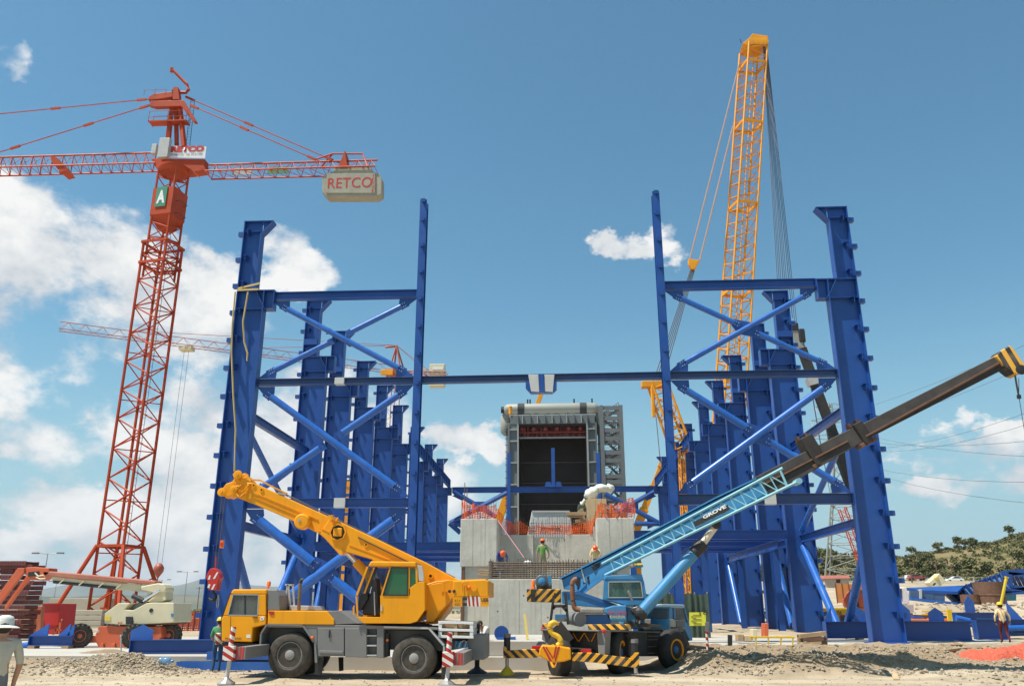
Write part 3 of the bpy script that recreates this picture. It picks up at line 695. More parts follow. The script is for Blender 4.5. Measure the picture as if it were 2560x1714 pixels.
# chassis
ys('chassis_frame', [(430, 740), (2120, 770), (2120, 900), (1950, 930), (430, 900)], GREY, yn + .75, yf - .75)
ys('deck', [(480, 716), (1210, 720), (1800, 735), (1870, 742), (1870, 760), (480, 738)], GREY, yn + .02, yf - .02)
for nm, pts in (('mudguard', [(424, 975), (436, 790), (480, 722), (768, 730), (862, 862), (876, 1024)]), ('mudguard', [(1430, 742), (1792, 752), (1912, 892), (1905, 1062)])):
    for (y0, y1) in ((yn - .03, yn + .72), (yf - .72, yf + .03)):
        m = MB()
        for a, b in zip(pts, pts[1:]):
            A, B = C2(*a, y0), C2(*b, y0); n = V(-(B - A).z, 0, (B - A).x).normalized() * .05
            m.prism([A, B, B + n, A + n], (0, y1 - y0, 0))
        m.build(nm, PALE if pts[0][0] > 1000 else GREY, YC)
ys('guard_panel', [(470, 728), (770, 738), (850, 860), (880, 860), (885, 742), (885, 735)], GREY, yn + .03, yn + .1, bevel=0)
for k, pts in enumerate(([(888, 742), (1106, 742), (1106, 975), (888, 972)], [(1113, 745), (1290, 745), (1290, 985), (1113, 978)], [(1372, 745), (1428, 745), (1428, 988), (1372, 985)])):
    o = ys('locker', pts, GREY, yn + .01, yn + .7)
    if k == 0:
        MB().box(C2(990, 760, yn).x - .02, C2(990, 760, yn).x + .02, yn - .02, yn + .008, C2(990, 820, yn).z, C2(990, 760, yn).z).build('handle', DARK, o)
        ys('sill', [(905, 925), (1100, 930), (1100, 955), (905, 950)], GREY, yn - .03, yn + .01, o)
ys('guard_plate', [(862, 860), (885, 740), (885, 1030), (868, 1024)], GREY, yn, yn + .05, bevel=0)
ld = ys('step_well', [(1292, 745), (1370, 745), (1370, 980), (1292, 980)], GREY, yn + .3, yn + .5)
for y in (806, 886, 966): ys('rung', [(1292, y - 5), (1370, y - 5), (1370, y + 6), (1292, y + 6)], PALE, yn + .02, yn + .28, ld, 0)
p = C2(1452, 790, yn + .3); q = C2(1452, 975, yn + .3); MB().tube(p, q, .12, n=14).build('air_tank', DARK, YC, smooth=40)
MB().ball(C2(848, 822, yn - .02), .05, 8, 6).build('marker_lamp', AMBER, YC); MB().ball(C2(1458, 842, yn + .1), .05, 8, 6).build('marker_lamp', AMBER, YC)
ys('mud_flap', [(872, 985), (938, 985), (925, 1120), (868, 1125)], DARK, yn + .1, yn + .14, bevel=0); ys('mud_flap', [(1896, 1060), (1952, 1050), (1945, 1150), (1900, 1155)], DARK, yn + .1, yn + .14, bevel=0)
ys('mud_flap', [(1060, 980), (1100, 980), (1100, 1090), (1065, 1095)], DARK, yf - .5, yf - .46, bevel=0)
for (cx, cy) in ((678, 962), (1682, 988)):
    c = C2(cx, cy, yn + .24); R = .705
    wheel(YC, c, (0, -1, 0), R, .46, .40, TYRE, M('rim_grey', (.27, .27, .26), .5, 0, .1, 3, dust=.2), bolts=10)
    wheel(YC, V(c.x, yf - .24, c.z), (0, 1, 0), R, .46, .40, TYREB, GREY, bolts=10)
    MB().tube(V(c.x, yn + .5, c.z), V(c.x, yf - .5, c.z), .11, n=10).build('axle', DARK, YC, smooth=40)
# carrier cab
cab = ys('carrier_cab', [(124, 641), (470, 641), (470, 716), (364, 741), (357, 858), (109, 850), (109, 668)], YEL, bevel=.03)
ys('roof', [(204, 429), (478, 428), (478, 472), (182, 470), (190, 448)], YEL, parent=cab, bevel=.04)
ys('rear_post', [(408, 472), (470, 472), (470, 640), (404, 640)], YEL, parent=cab)
for y0 in (yn, yf - .08): ys('front_post', [(184, 471), (206, 471), (158, 640), (126, 640)], YEL, y0, y0 + .08, cab, 0)
ys('windscreen_trim', [(178, 460), (190, 462), (118, 668), (112, 850), (104, 850), (107, 655)], DARK, yn + .01, yf - .01, cab, 0)
ys('side_window', [(208, 474), (408, 476), (402, 638), (164, 636)], GLASSC, yn + .03, yn + .045, cab, 0)
ys('side_window', [(208, 474), (408, 476), (402, 638), (164, 636)], GLASSC, yf - .045, yf - .03, cab, 0)
ys('window_bar', [(296, 474), (304, 474), (302, 638), (294, 638)], DARK, yn + .015, yn + .06, cab, 0)
for a, b in (((205, 472), (164, 638)), ((164, 638), (404, 641)), ((411, 474), (404, 641)), ((205, 472), (411, 474))): MB().bar(C2(*a, yn + .01), C2(*b, yn + .01), .03, .03).build('window_seal', STEEL, cab)
m = MB(); m.slab(c2([(300, 480), (380, 485), (388, 560), (360, 640), (300, 640)], yn + .5), yn + .5, yn + 1.1); m.build('seat', SEATW, cab, bevel=.09)
m = MB(); m.slab(c2([(236, 530), (262, 490), (300, 500), (300, 640), (240, 640)], yn + .45), yn + .45, yn + 1.0); m.build('dashboard', SEATW, cab, bevel=.08)
ys('filter_box', [(480, 432), (556, 433), (582, 478), (585, 601), (480, 601)], GREY, yn + .05, yn + 1.3, bevel=.03)
MB().lathe(C2(491, 424, yn + .5), (0, 0, 1), [(.03, 0), (.03, .07), (.065, .08), (.065, .2), (.04, .235), (.01, .24)], 14).build('beacon', AMBER, cab, smooth=40)
MB().tube(C2(441, 667, yn), C2(441, 667, yn) + V(0, -.008, 0), .065, n=18).build('badge', WHITE, cab)
q = C2(438, 668, yn - .012); MB().tube(q, q + V(0, -.004, 0), .022, n=10).build('badge_dot', M('badge_blue', (.05, .1, .4), .5), cab)
ys('sticker', [(312, 797), (346, 797), (346, 825), (312, 825)], WHITE, yn - .006, yn - .001, cab, 0)
p = C2(140, 838, yn); text('PALFINGER CRANES' if False else 'PALAIOS CRANES', 'lettering', p, (1, 0, 0), (0, 0, 1), C2(272, 838, yn).x - p.x, .065, DARK, cab, bold=.01)
ys('door_seam', [(183, 650), (187, 650), (184, 790), (180, 790)], DARK, yn - .003, yn + .01, cab, 0); ys('door_handle', [(362, 655), (402, 655), (402, 662), (362, 662)], DARK, yn - .03, yn, cab, 0)
ys('bumper', [(112, 860), (360, 868), (430, 880), (430, 905), (112, 895)], DARK, yn + .1, yf - .1)
# engine deck
eng = ys('engine_cover', [(488, 602), (966, 606), (1024, 674), (1026, 717), (484, 715)], YEL, bevel=.02)
ys('rear_cover', [(966, 606), (1072, 602), (1150, 658), (1222, 708), (1026, 716), (1024, 674)], GREY, yn + .05, yf - .05)
ys('warning_lamp', [(493, 606), (536, 608), (533, 636), (512, 640), (493, 622)], LAMPR, yn - .02, yn, eng, 0)
pts = c2([(738, 606), (740, 520), (748, 400), (752, 372)], yn + .6); MB().path(pts, .06, 10).build('exhaust_stack', M('scorched_pipe', (.20, .15, .09), .5, .3, .3, 4), YC, smooth=40)
pts = c2([(752, 380), (756, 362), (766, 352), (772, 356)], yn + .6); MB().path(pts, .065, 10).build('exhaust_elbow', DARK, YC, smooth=40)
for a, b in (((650, 392), (612, 600)), ((690, 396), (702, 560)), ((628, 392), (700, 396)), ((655, 400), (672, 600))): MB().bar(C2(*a, yn + .9), C2(*b, yn + .9), .055).build('boom_rest', PALE, YC)
ys('oil_cooler', [(660, 560), (850, 565), (870, 602), (660, 602)], PALE, yn + .8, yf - .4)
# outriggers towards the camera
def outrigger(cxn, cyn, cxf, cyf, legx, legt, legb, padw, nm):
    yo = 25.35; A = C2(cxn, cyn, yo); B = V(A.x, yn + .9, A.z)
    o = MB().box(A.x - .0, A.x + .30, yo, yn + .9, A.z - .17, A.z + .17).build('outrigger_beam', GREY, YC, bevel=.01)
    MB().box(A.x - .32, A.x - .002, yo - .16, yo + .18, A.z - .20, A.z + .20).build('end_box', RWS, o, bevel=.01)
    for i, x in enumerate((.02, .12, .2)): MB().box(A.x + x, A.x + x + .05, yo - .006, yo - .001, A.z - .17, A.z + .17).build('red_band', REDD, o)
    lx = A.x - .16
    MB().tube((lx, yo, A.z + .2), (lx + .03, yo, A.z + .73), .075, n=12).build('jack_cover', RWS, o, smooth=40)
    MB().tube((lx, yo, A.z - .2), (lx - .03, yo, .16), .06, n=12).build('jack_ram', PALE, o, smooth=40)
    MB().lathe((lx - .03, yo, .0), (0, 0, 1), [(.26, 0), (.26, .05), (.10, .15), (.06, .2)], 10).build('foot', STEEL, o)
outrigger(224, 948, 420, 935, 165, 760, 1180, 0, 'a'); outrigger(2000, 996, 2110, 960, 1970, 795, 1170, 0, 'b')
# far rear outrigger
E1 = crop(1120, 1430, 5.5214); pd = QZ(1120 + 440 / 5.5214, 1430 + 1395 / 5.5214, .0)
o = MB().box(pd.x - .3, pd.x, yf - .3, pd.y + .15, .62, .95).build('outrigger_beam', DARK, YC)
MB().tube((pd.x - .1, pd.y, 1.6), (pd.x - .1, pd.y, .18), .085, n=12).build('jack_ram', CHAS, o, smooth=40); MB().lathe((pd.x - .1, pd.y, 0), (0, 0, 1), [(.34, 0), (.34, .05), (.12, .18), (.08, .24)], 12).build('foot', DARK, o)
ys('rear_bumper', [(2112, 800), (2250, 800), (2250, 1000), (2112, 1010)], GREY, yn + .45, yf - .2); ys('rear_lamps', [(2116, 930), (2148, 930), (2148, 1000), (2116, 1000)], LAMPR, yn + .40, yn + .44, bevel=0)
ys('hydraulic_block', [(2010, 850), (2110, 850), (2110, 905), (2010, 910)], LBLUE, yn + .3, yn + .9); ys('rear_box', [(1930, 760), (2110, 770), (2110, 845), (1930, 850)], DARK, yn + .5, yf - .4)
for i in range(4): MB().path(c2([(2020 + i * 22, 900), (2030 + i * 24, 860), (2070 + i * 15, 845), (2110, 850 + i * 10)], yn + .25), .015, 6).build('hose', PALE if i % 2 else DARK, YC, smooth=40)

# superstructure
yb0, yb1 = yn + 1.1, yn + 1.75                         # boom sides
ca0, ca1 = yn - .08, yn + .92                           # crane cab sides
turn = MB().lathe(V(C2(1600, 720, yn + 1.2).x, yn + 1.28, C2(1600, 735, yn).z + .0), (0, 0, 1), [(.9, 0), (.9, .05), (.8, .06), (.8, .12)], 28).build('slewing_ring', DARK, YC, smooth=40)
ys('turntable', [(1250, 700), (1822, 690), (1822, 600), (1900, 590), (1985, 500), (2010, 500), (1925, 625), (1850, 712), (1300, 712)], YEL, yn + .95, yf - .2)
sup = ys('turret_frame', [(1775, 396), (1905, 372), (1960, 356), (2262, 346), (2262, 480), (1990, 500), (1905, 596), (1830, 694), (1775, 694)], YEL, yn + .5, yn + 1.05, bevel=.02)
ys('turret_frame', [(1775, 396), (1905, 372), (1960, 356), (2262, 346), (2262, 480), (1990, 500), (1905, 596), (1830, 694), (1775, 694)], YEL, yn + 1.8, yn + 2.3, bevel=.02, mk=yn + .5)
cw = ys('counterweight', [(1992, 362), (2250, 350), (2280, 360), (2280, 492), (1992, 492)], YEL, yn + .08, yf - .15, bevel=.03)
ys('number_plate', [(1990, 492), (2066, 492), (2066, 570), (1990, 570)], YEL, yn + .08, yn + .12, cw, 0); ys('stripe_plate', [(2112, 488), (2214, 490), (2214, 570), (2106, 566)], RWV, yn + .05, yn + .09, cw, 0); ys('name_plate', [(2216, 490), (2282, 492), (2282, 570), (2216, 570)], YEL, yn + .05, yn + .09, cw, 0)
p = C2(2224, 530, yn + .05); text('LIEBHERR', 'lettering', p, (1, 0, 0), (0, 0, 1), C2(2340, 530, yn).x - p.x, .10, DARK, cw, bold=.03) if False else text('LIEB', 'lettering', p, (1, 0, 0), (0, 0, 1), C2(2278, 530, yn).x - p.x, .11, DARK, cw, bold=.03)
p = C2(2004, 530, yn + .08); text('311', 'lettering', p, (1, 0, 0), (0, 0, 1), .17, .06, DARK, cw, bold=.01); p = C2(2004, 560, yn + .08); text('325', 'lettering', p, (1, 0, 0), (0, 0, 1), .17, .06, DARK, cw, bold=.01)
for y in (506, 552): ys('tail_lamp', [(2072, y - 12), (2104, y - 12), (2104, y + 12), (2072, y + 12)], DARK, yn + .04, yn + .1, cw, 0)
for x in (1963, 2001): MB().tube(C2(x, 446, yn + .06), C2(x, 446, yn + .06) + V(0, .1, 0), .05, n=14).build('port', DARK, cw)
MB().tube(C2(2166, 425, yn + .02), C2(2166, 425, yn + .02) + V(0, .1, 0), .08, n=16).build('winch_cap', YEL, cw, smooth=40); MB().ball(C2(2125, 415, yn + .02), .06, 8, 6).build('valve', AMBER, cw)
MB().path(c2([(2066, 460), (2066, 380), (2085, 365), (2100, 380), (2098, 455)], yn + .04), .018, 6).build('pipe', YEL, cw, smooth=40); MB().path(c2([(1785, 392), (1850, 372), (1960, 360)], yn + .3), .03, 6).build('pipe', YEL, sup, smooth=40)
MB().bar(C2(1908, 380, yn + .42), C2(1912, 480, yn + .42), .07, .05).build('lug', YEL, sup)
cy = ys('crane_cab', [(1216, 652), (1400, 656), (1400, 480), (1632, 482), (1632, 425), (1697, 378), (1697, 372), (1762, 368), (1764, 598), (1700, 690), (1640, 708), (1262, 706), (1216, 664)], YEL, ca0, ca0 + .06, bevel=.012)
ys('far_panel', [(1195, 500), (1700, 480), (1764, 400), (1764, 598), (1700, 690), (1640, 708), (1262, 706), (1195, 600)], YEL, ca1 - .05, ca1, cy, 0, mk=ca0)
ys('floor', [(1220, 660), (1640, 662), (1640, 708), (1262, 706)], YEL, ca0 + .06, ca1 - .05, cy, 0); ys('rear_wall', [(1640, 430), (1700, 380), (1762, 370), (1764, 598), (1640, 650)], YEL, ca0 + .061, ca1 - .051, cy, 0)
ys('roof', [(1322, 201), (1690, 205), (1696, 248), (1300, 244)], YEL, ca0 - .03, ca1 + .02, cy, .04)
for y0 in (ca0, ca1 - .06):
    for a, b, w in (((1296, 246), (1206, 486), .06), ((1206, 480), (1216, 660), .05), ((1486, 246), (1412, 480), .055), ((1634, 250), (1634, 480), .06), ((1694, 250), (1698, 380), .06)):
        MB().bar(C2(*a, ca0) + V(0, y0 - ca0 + .03, 0), C2(*b, ca0) + V(0, y0 - ca0 + .03, 0), w, .06, V(0, 1, 0)).build('post', YEL, cy)
ys('door_window', [(1424, 476), (1492, 252), (1626, 258), (1622, 478)], GLASSG, ca0 + .02, ca0 + .035, cy, 0); ys('rear_window', [(1642, 424), (1644, 256), (1688, 262), (1692, 376)], GLASSG, ca0 + .02, ca0 + .035, cy, 0)
ys('far_window', [(1300, 250), (1690, 255), (1690, 480), (1210, 480)], GLASSC, ca1 - .03, ca1 - .02, cy, 0, mk=ca0)
for a, b in (((1424, 476), (1492, 252)), ((1492, 252), (1626, 258)), ((1626, 258), (1622, 478)), ((1622, 478), (1424, 476))): MB().bar(C2(*a, ca0), C2(*b, ca0), .035, .035).build('window_seal', DARK, cy)
m = MB(); A = c2([(1296, 250), (1204, 486)], ca0); m.prism([A[0] + V(0, .08, 0), A[0] + V(0, .9, 0), A[1] + V(0, .9, 0), A[1] + V(0, .08, 0)], (.012, 0, .004)); m.build('windscreen', GLASSC, cy)
m = MB(); m.slab(c2([(1300, 480), (1330, 330), (1360, 340), (1380, 560), (1400, 640), (1240, 640), (1240, 580)], ca0), ca0 + .25, ca0 + .75); m.build('operator_seat', DARK, cy, bevel=.05)
MB().bar(C2(1372, 250, ca0 + .3), C2(1290, 480, ca0 + .3), .05, .09).build('inner_post', DARK, cy); MB().tube(C2(1358, 640, ca0 + .15), C2(1352, 450, ca0 + .15), .022, n=8).build('lever', STEEL, cy)
ys('control_panel', [(1225, 470), (1290, 460), (1300, 500), (1240, 600), (1222, 600)], DARK, ca0 + .1, ca1 - .1, cy, 0)
ys('corner_window', [(1702, 232), (1740, 240), (1754, 300), (1754, 364), (1716, 364), (1702, 300)], PALE, ca0 + .02, ca0 + .08, cy, .01); ys('door_latch', [(1404, 560), (1418, 560), (1418, 605), (1404, 605)], PALE, ca0 - .02, ca0, cy, 0)
ys('hand_rail', [(1176, 580), (1184, 560), (1190, 560), (1190, 640), (1180, 640)], YEL, ca0 - .04, ca0, cy, 0)
# boom
def b1(pts, Y=yb0): return [B1(x, y, Y) for x, y in pts]
bm = MB(); bm.slab([tuple(v) for v in b1([(372, 184), (1310, 610), (1420, 700), (1400, 900), (1180, 792), (930, 666), (330, 405), (176, 342), (240, 250)])], yb0 + .06, yb1 - .06); boom = bm.build('boom_inner_section', YEL, YC, bevel=.02)
tail = C2(2030, 352, yb0); tl2 = C2(1960, 372, yb0); lo = [C2(x, y, yb0) for x, y in ((1990, 420), (1905, 470), (1760, 400), (1500, 260), (1340, 200))]
bm = MB(); bm.slab([tuple(v) for v in b1([(1290, 596), (2342, 1096)]) + [tail] + lo + b1([(1756, 1072), (1458, 985), (1402, 1018), (1372, 1000), (1230, 840), (1172, 790), (1200, 730)])], yb0, yb1); bo = bm.build('boom_base_section', YEL, YC, bevel=.025)
for (a, b, w) in (((460, 330), (1150, 620), .03), ((390, 350), (900, 570), .025), ((1130, 690), (1290, 770), .03), ((1500, 905), (1960, 1075), .03)): MB().bar(B1(*a, yb0 + (.05 if a[0] < 1100 else 0)), B1(*b, yb0 + (.05 if a[0] < 1100 else 0)), .04, w).build('seam_rib', YEL, bo)
MB().bar(B1(1300, 590, yb0), B1(1330, 640, yb0), .8, .09).build('collar', YEL, bo); MB().tube(B1(1310, 620, yb0 - .04), B1(1310, 570, yb0 - .04), .05, n=8).build('collar_pin', YEL, bo); MB().tube(B1(1355, 640, yb0 - .04), B1(1375, 600, yb0 - .04), .04, n=8).build('collar_pin', YEL, bo)
c = B1(985, 650, yb0); MB().lathe(c, (0, -1, 0), [(.26, -.05), (.26, .22), (.22, .26), (.02, .27)], 26).build('hose_drum', YEL, bo, smooth=30); MB().tube(B1(965, 640, yb0) + V(0, -.26, 0), B1(965, 640, yb0) + V(0, -.29, 0), .05, n=12).build('drum_cap', STEEL, bo)
c = B1(1375, 765, yb0); MB().lathe(c, (0, -1, 0), [(.30, 0), (.30, .06), (.25, .06), (.25, 0)], 8, True).build('cable_reel_ring', YEL, bo); MB().tube(c + V(0, 0, 0), c + V(0, -.02, 0), .25, n=8).build('cable_reel_back', DARK, bo); MB().cbox(c + V(0, -.05, 0), (.30, .1, .28)).build('cable_reel', YEL, bo, bevel=.03)
for (x, y) in ((515, 288), (1690, 905), (428, 238)): q = B1(x, y, yb0 + (.06 if x < 1000 else 0)); MB().lathe(q, (0, -1, 0), [(.07, 0), (.07, .03), (.035, .03), (.035, .0)], 14).build('boss', YEL, bo)
q = C2(1810, 322, yb0); MB().lathe(q, (0, -1, 0), [(.09, 0), (.09, .03), (.05, .03), (.05, .0)], 14).build('boss', YEL, bo)
MB().path(b1([(1600, 822), (2130, 1082), (2200, 1110)], yb0 - .03), .022, 6).build('hose', DARK, bo, smooth=40)
for dy in (0, 14): MB().path([B1(700, 300 + dy - 8, yb0 + .3), B1(1870, 868 + dy - 6, yb0 + .3), C2(2010, 335 + dy, yb0 + .3)], .014, 5).build('hoist_rope', ROPE, bo)
MB().bar(B1(715, 325, yb0 + .2), B1(800, 350, yb0 + .2), .3, .06).build('rope_guide', STEEL, bo)
# boom head
hd = MB(); hd.slab([tuple(v) for v in b1([(52, 290), (110, 215), (176, 195), (240, 92), (330, 122), (392, 188), (330, 400), (180, 342), (130, 372), (60, 350), (34, 320)])], yb0 + .02, yb1 - .02); head = hd.build('boom_head', YEL, YC, bevel=.03)
for (x, y, r) in ((70, 315, .15), (250, 120, .16), (205, 280, .13)):
    for yy in (yb0 - .03, yb1 - .01): MB().lathe(V(B1(x, y, yb0).x, yy, B1(x, y, yb0).z), (0, -1, 0), [(r, 0), (r, .03), (r * .75, .04), (r * .3, .04), (r * .28, .08), (.01, .08)], 20).build('sheave', YEL, head, smooth=30)
rr = random.Random(3)
for i in range(14):
    a = B1(180 + rr.random() * 180, 110 + rr.random() * 220, yb0 - .02); b = a + V(rr.uniform(-.25, .25), -.03, rr.uniform(-.25, .25)); MB().tube(a, b, .018 + .012 * rr.random(), n=6).build('head_fitting', YEL, head)
for (a, b) in (((390, 175), (500, 180)), ((500, 180), (640, 255)), ((640, 255), (800, 330)), ((200, 350), (400, 430))): MB().bar(B1(*a, yb0 + .1), B1(*b, yb0 + .1), .10, .05).build('head_rail', YEL, head)
# lift ram
a, b, c = C2(1122, 120, yb0 + .3), C2(1215, 222, yb0 + .3), C2(1440, 470, yb0 + .3); MB().tube(a, b, .085, n=14).build('lift_ram', CHROME, YC, smooth=40); MB().tube(b - (c - b).normalized() * .08, c, .15, n=16).build('lift_cylinder', YEL, YC, smooth=40); MB().tube(C2(1085, 130, yb0 - .02), C2(1085, 130, yb0 - .02) + V(0, -.04, 0), .09, n=16).build('pin', YEL, YC)
# hook block on its rope
HB = crop(480, 1380, 6.0294); hy = yb0 + .3
hb = thing('hook_block', 'red hook block with white slashes hanging from the yellow boom head', 'hook block', HB(310, 730, hy))
def hp(pts, y0, y1, nm, mat, bev=.02): m = MB(); m.slab([tuple(HB(x, y, hy)) for x, y in pts], y0, y1); return m.build(nm, mat, hb, bevel=bev)
body = hp([(300, 250), (350, 238), (400, 256), (440, 320), (450, 380), (425, 440), (400, 575), (270, 565), (262, 430), (238, 380), (262, 310)], hy - .17, hy + .17, 'cheek', REDD)
for pts in ([(405, 300), (428, 300), (375, 400), (345, 400)], [(290, 350), (312, 345), (300, 410), (270, 410)], [(280, 480), (312, 480), (290, 540), (262, 530)], [(360, 480), (385, 480), (345, 560), (318, 560)]): hp(pts, hy - .176, hy - .171, 'white_slash', WHITE, 0)
MB().curve([HB(x, y, hy) for x, y in ((318, 575), (322, 610), (345, 630), (362, 665), (345, 705), (305, 718), (268, 700), (262, 672))], [.03, .035, .045, .055, .06, .055, .045, .02], 8).build('hook', DARK, hb, smooth=40)
MB().path([HB(365, 60, hy), HB(355, 240, hy)], .02, 5).build('socket', REDD, hb)
hx = HB(355, 240, hy)
for dx in (-.05, .06): MB().path([hx + V(dx, 0, 0), V(hx.x + dx, hy, B1(70, 300, yb0).z)], .011, 5).build('fall_rope', ROPE, hb)
lm = thing('limit_weight', 'thin hanging limit weight on a cord beside the red hook', 'weight', HB(385, 840, hy)); MB().path([HB(x, y, hy) for x, y in ((395, 640), (405, 700), (400, 800), (385, 840), (372, 800), (380, 700), (395, 640))], .02, 6).build('loop', PALE, lm)
lw = thing('limit_switch', 'small orange switch box hanging on a wire from the yellow boom head', 'switch', B1(68, 945, hy)); MB().cbox(B1(68, 900, hy), (.11, .11, .26)).build('box', AMBER, lw, bevel=.01); MB().path([B1(72, 870, hy), B1(72, 400, hy)], .008, 4).build('wire', ROPE, lw); MB().cbox(B1(68, 900, hy) + V(.0, -.06, 0), (.06, .02, .12)).build('label_plate', REDD, lw)
# pallet carried on the rear deck
pl = thing('pallet', 'whitish wooden pallet load on the rear deck of the yellow crane', 'pallet', C2(2010, 820, yn + .2))
for y in (700, 760, 815):
    for yy in (yn + .12, yn + .7, yn + 1.3): m = MB(); m.slab([tuple(C2(a, b, yn + .12)) for a, b in ((1872, y - 14), (2158, y - 6), (2158, y + 14), (1872, y + 8))], yy, yy + .12); m.build('board', WHITE, pl, bevel=.006)
for x in (1874, 2000, 2128):
    for (ya, yb) in ((712, 750), (772, 806)): m = MB(); m.slab([tuple(C2(a, b, yn + .12)) for a, b in ((x, ya), (x + 26, ya), (x + 26, yb), (x, yb))], yn + .13, yn + 1.4); m.build('block', WOOD if x == 2000 else WHITE, pl)
m = MB(); m.slab([tuple(C2(a, b, yn + .2)) for a, b in ((1910, 714), (2120, 722), (2120, 746), (1910, 740))], yn + .3, yn + 1.3); m.build('plank', WOOD, pl); m = MB(); m.slab([tuple(C2(a, b, yn + .2)) for a, b in ((1910, 776), (2120, 784), (2120, 806), (1910, 800))], yn + .3, yn + 1.3); m.build('plank', WOOD, pl)
# ================================================================ BLUE MOBILE CRANE
G1 = crop(1250, 1530, 6.5056); G2 = crop(1500, 1440, 6.2714); G3 = crop(1300, 1390, 7.3188); G4 = crop(1680, 1140, 5.855)
hd_ = rad(33); fw = V(math.sin(hd_), math.cos(hd_), 0); lt = V(math.cos(hd_), -math.sin(hd_), 0)
BC = thing('mobile_crane', 'light blue mobile crane with a dark outstretched boom, rear outriggers in black and yellow stripes', 'mobile crane', (2.4, 31.2, 0))
A0 = Q(1552, 1620, 29.7)                                   # on the right-hand side plane of the carrier
def onplane(p, n, off):
    def f(px, py):
        d = ray(px, py); t = ((p + n * off).dot(n)) / d.dot(n) - 0; t = ((p + n * off - V(0, 0, CZ)).dot(n)) / d.dot(n); return V(0, 0, CZ) + d * t
    return f
def g2(x, y): return 1500 + x / 6.2714, 1440 + y / 6.2714
def g1(x, y): return 1250 + x / 6.5056, 1530 + y / 6.5056
def g3(x, y): return 1300 + x / 7.3188, 1390 + y / 7.3188
def g4(x, y): return 1680 + x / 5.855, 1140 + y / 5.855
SP = onplane(A0, lt, 0); B0 = A0 - lt * 2.45
def side(name, pts, mat, depth, off=0., conv=g2, parent=None, bevel=.012):
    f = onplane(A0, lt, off); m = MB(); m.prism([f(*conv(x, y)) for x, y in pts], lt * -depth); return m.build(name, mat, parent or BC, bevel=bevel)
RPp = Q(*g1(1180, 400), 29.2)
def rear(name, pts, mat, depth, off=0., conv=g1, parent=None, bevel=.012):
    f = onplane(RPp, fw, off); m = MB(); m.prism([f(*conv(x, y)) for x, y in pts], fw * depth); return m.build(name, mat, parent or BC, bevel=bevel)
def flat(name, pts, mat, Y, d, conv, parent=None, bevel=.012):
    m = MB(); m.prism([Q(*conv(x, y), Y) for x, y in pts], (0, d, 0)); return m.build(name, mat, parent or BC, bevel=bevel)
# carrier
side('chassis', [(110, 850), (470, 870), (960, 870), (1000, 880), (1290, 860), (1330, 1000), (1400, 1110), (1000, 1110), (950, 1250), (450, 1250), (300, 1000), (110, 960)], CHAS, 1.9, -.28)
side('skirt', [(450, 875), (745, 880), (745, 1250), (450, 1245)], CHAS, .3, 0)
st = side('step_box', [(750, 880), (950, 880), (950, 1250), (750, 1250)], CHAS, .25, -.12)
for y in (930, 985, 1095, 1195): side('step', [(752, y), (945, y), (945, y + 10), (752, y + 10)], GREY, .14, .01, parent=st, bevel=0)
side('deck_plate', [(-20, 838), (470, 850), (960, 866), (960, 880), (470, 872), (-20, 862)], GREY, 2.3, .03)
side('front_mudguard', [(945, 800), (1290, 800), (1330, 830), (1300, 870), (990, 860)], M('dusty_dark_steel', (.09, .08, .07), .7, 0, .2, 2, dust=.4), .75, .06)
side('front_guard_leg', [(1280, 830), (1320, 830), (1420, 1100), (1385, 1110)], CHAS, .6, .02)
side('mudguard_leg', [(420, 900), (470, 900), (560, 1180), (520, 1190)], CHAS, .5, .0)
rg = rear('rear_mudguard', [(1570, 300), (1720, 290), (1700, 690), (1600, 690)], GREY, .35)
rear('left_mudguard', [(690, 255), (800, 250), (800, 520), (680, 440)], GREY, .5)
rear('rear_plate', [(1040, 320), (1570, 305), (1585, 640), (1180, 700), (1040, 560)], CHAS, .3, .12)
for k, (a, b) in enumerate((((1190, 340), (1275, 470)), ((1285, 470), (1370, 330)), ((1375, 330), (1455, 470)), ((1490, 470), (1560, 330)))):
    f = onplane(RPp, fw, .105); MB().bar(f(*g1(*a)), f(*g1(*b)), .012, .055, fw).build('yellow_chevron', YEL, BC)
rear('cross_beam', [(520, 540), (1480, 585), (1480, 660), (520, 620)], CHAS, .4, -.05)
for pts in ([(515, 540), (668, 545), (668, 615), (515, 610)], [(1315, 595), (1480, 600), (1480, 665), (1315, 660)]): rear('tail_lamp', pts, LAMPR, .06, -.12)
for (x, y) in ((702, 268), (1690, 305)): MB().ball(onplane(RPp, fw, -.05)(*g1(x, y)), .07, 10, 8).build('marker_lamp', LAMPR, BC)
rear('stripe_board', [(690, 175), (812, 175), (800, 245), (680, 245)], HAZ, .06, -.02)
rear('stripe_board', [(1420, 195), (2050, 190), (2065, 280), (1440, 285)], HAZ, .3, .25)
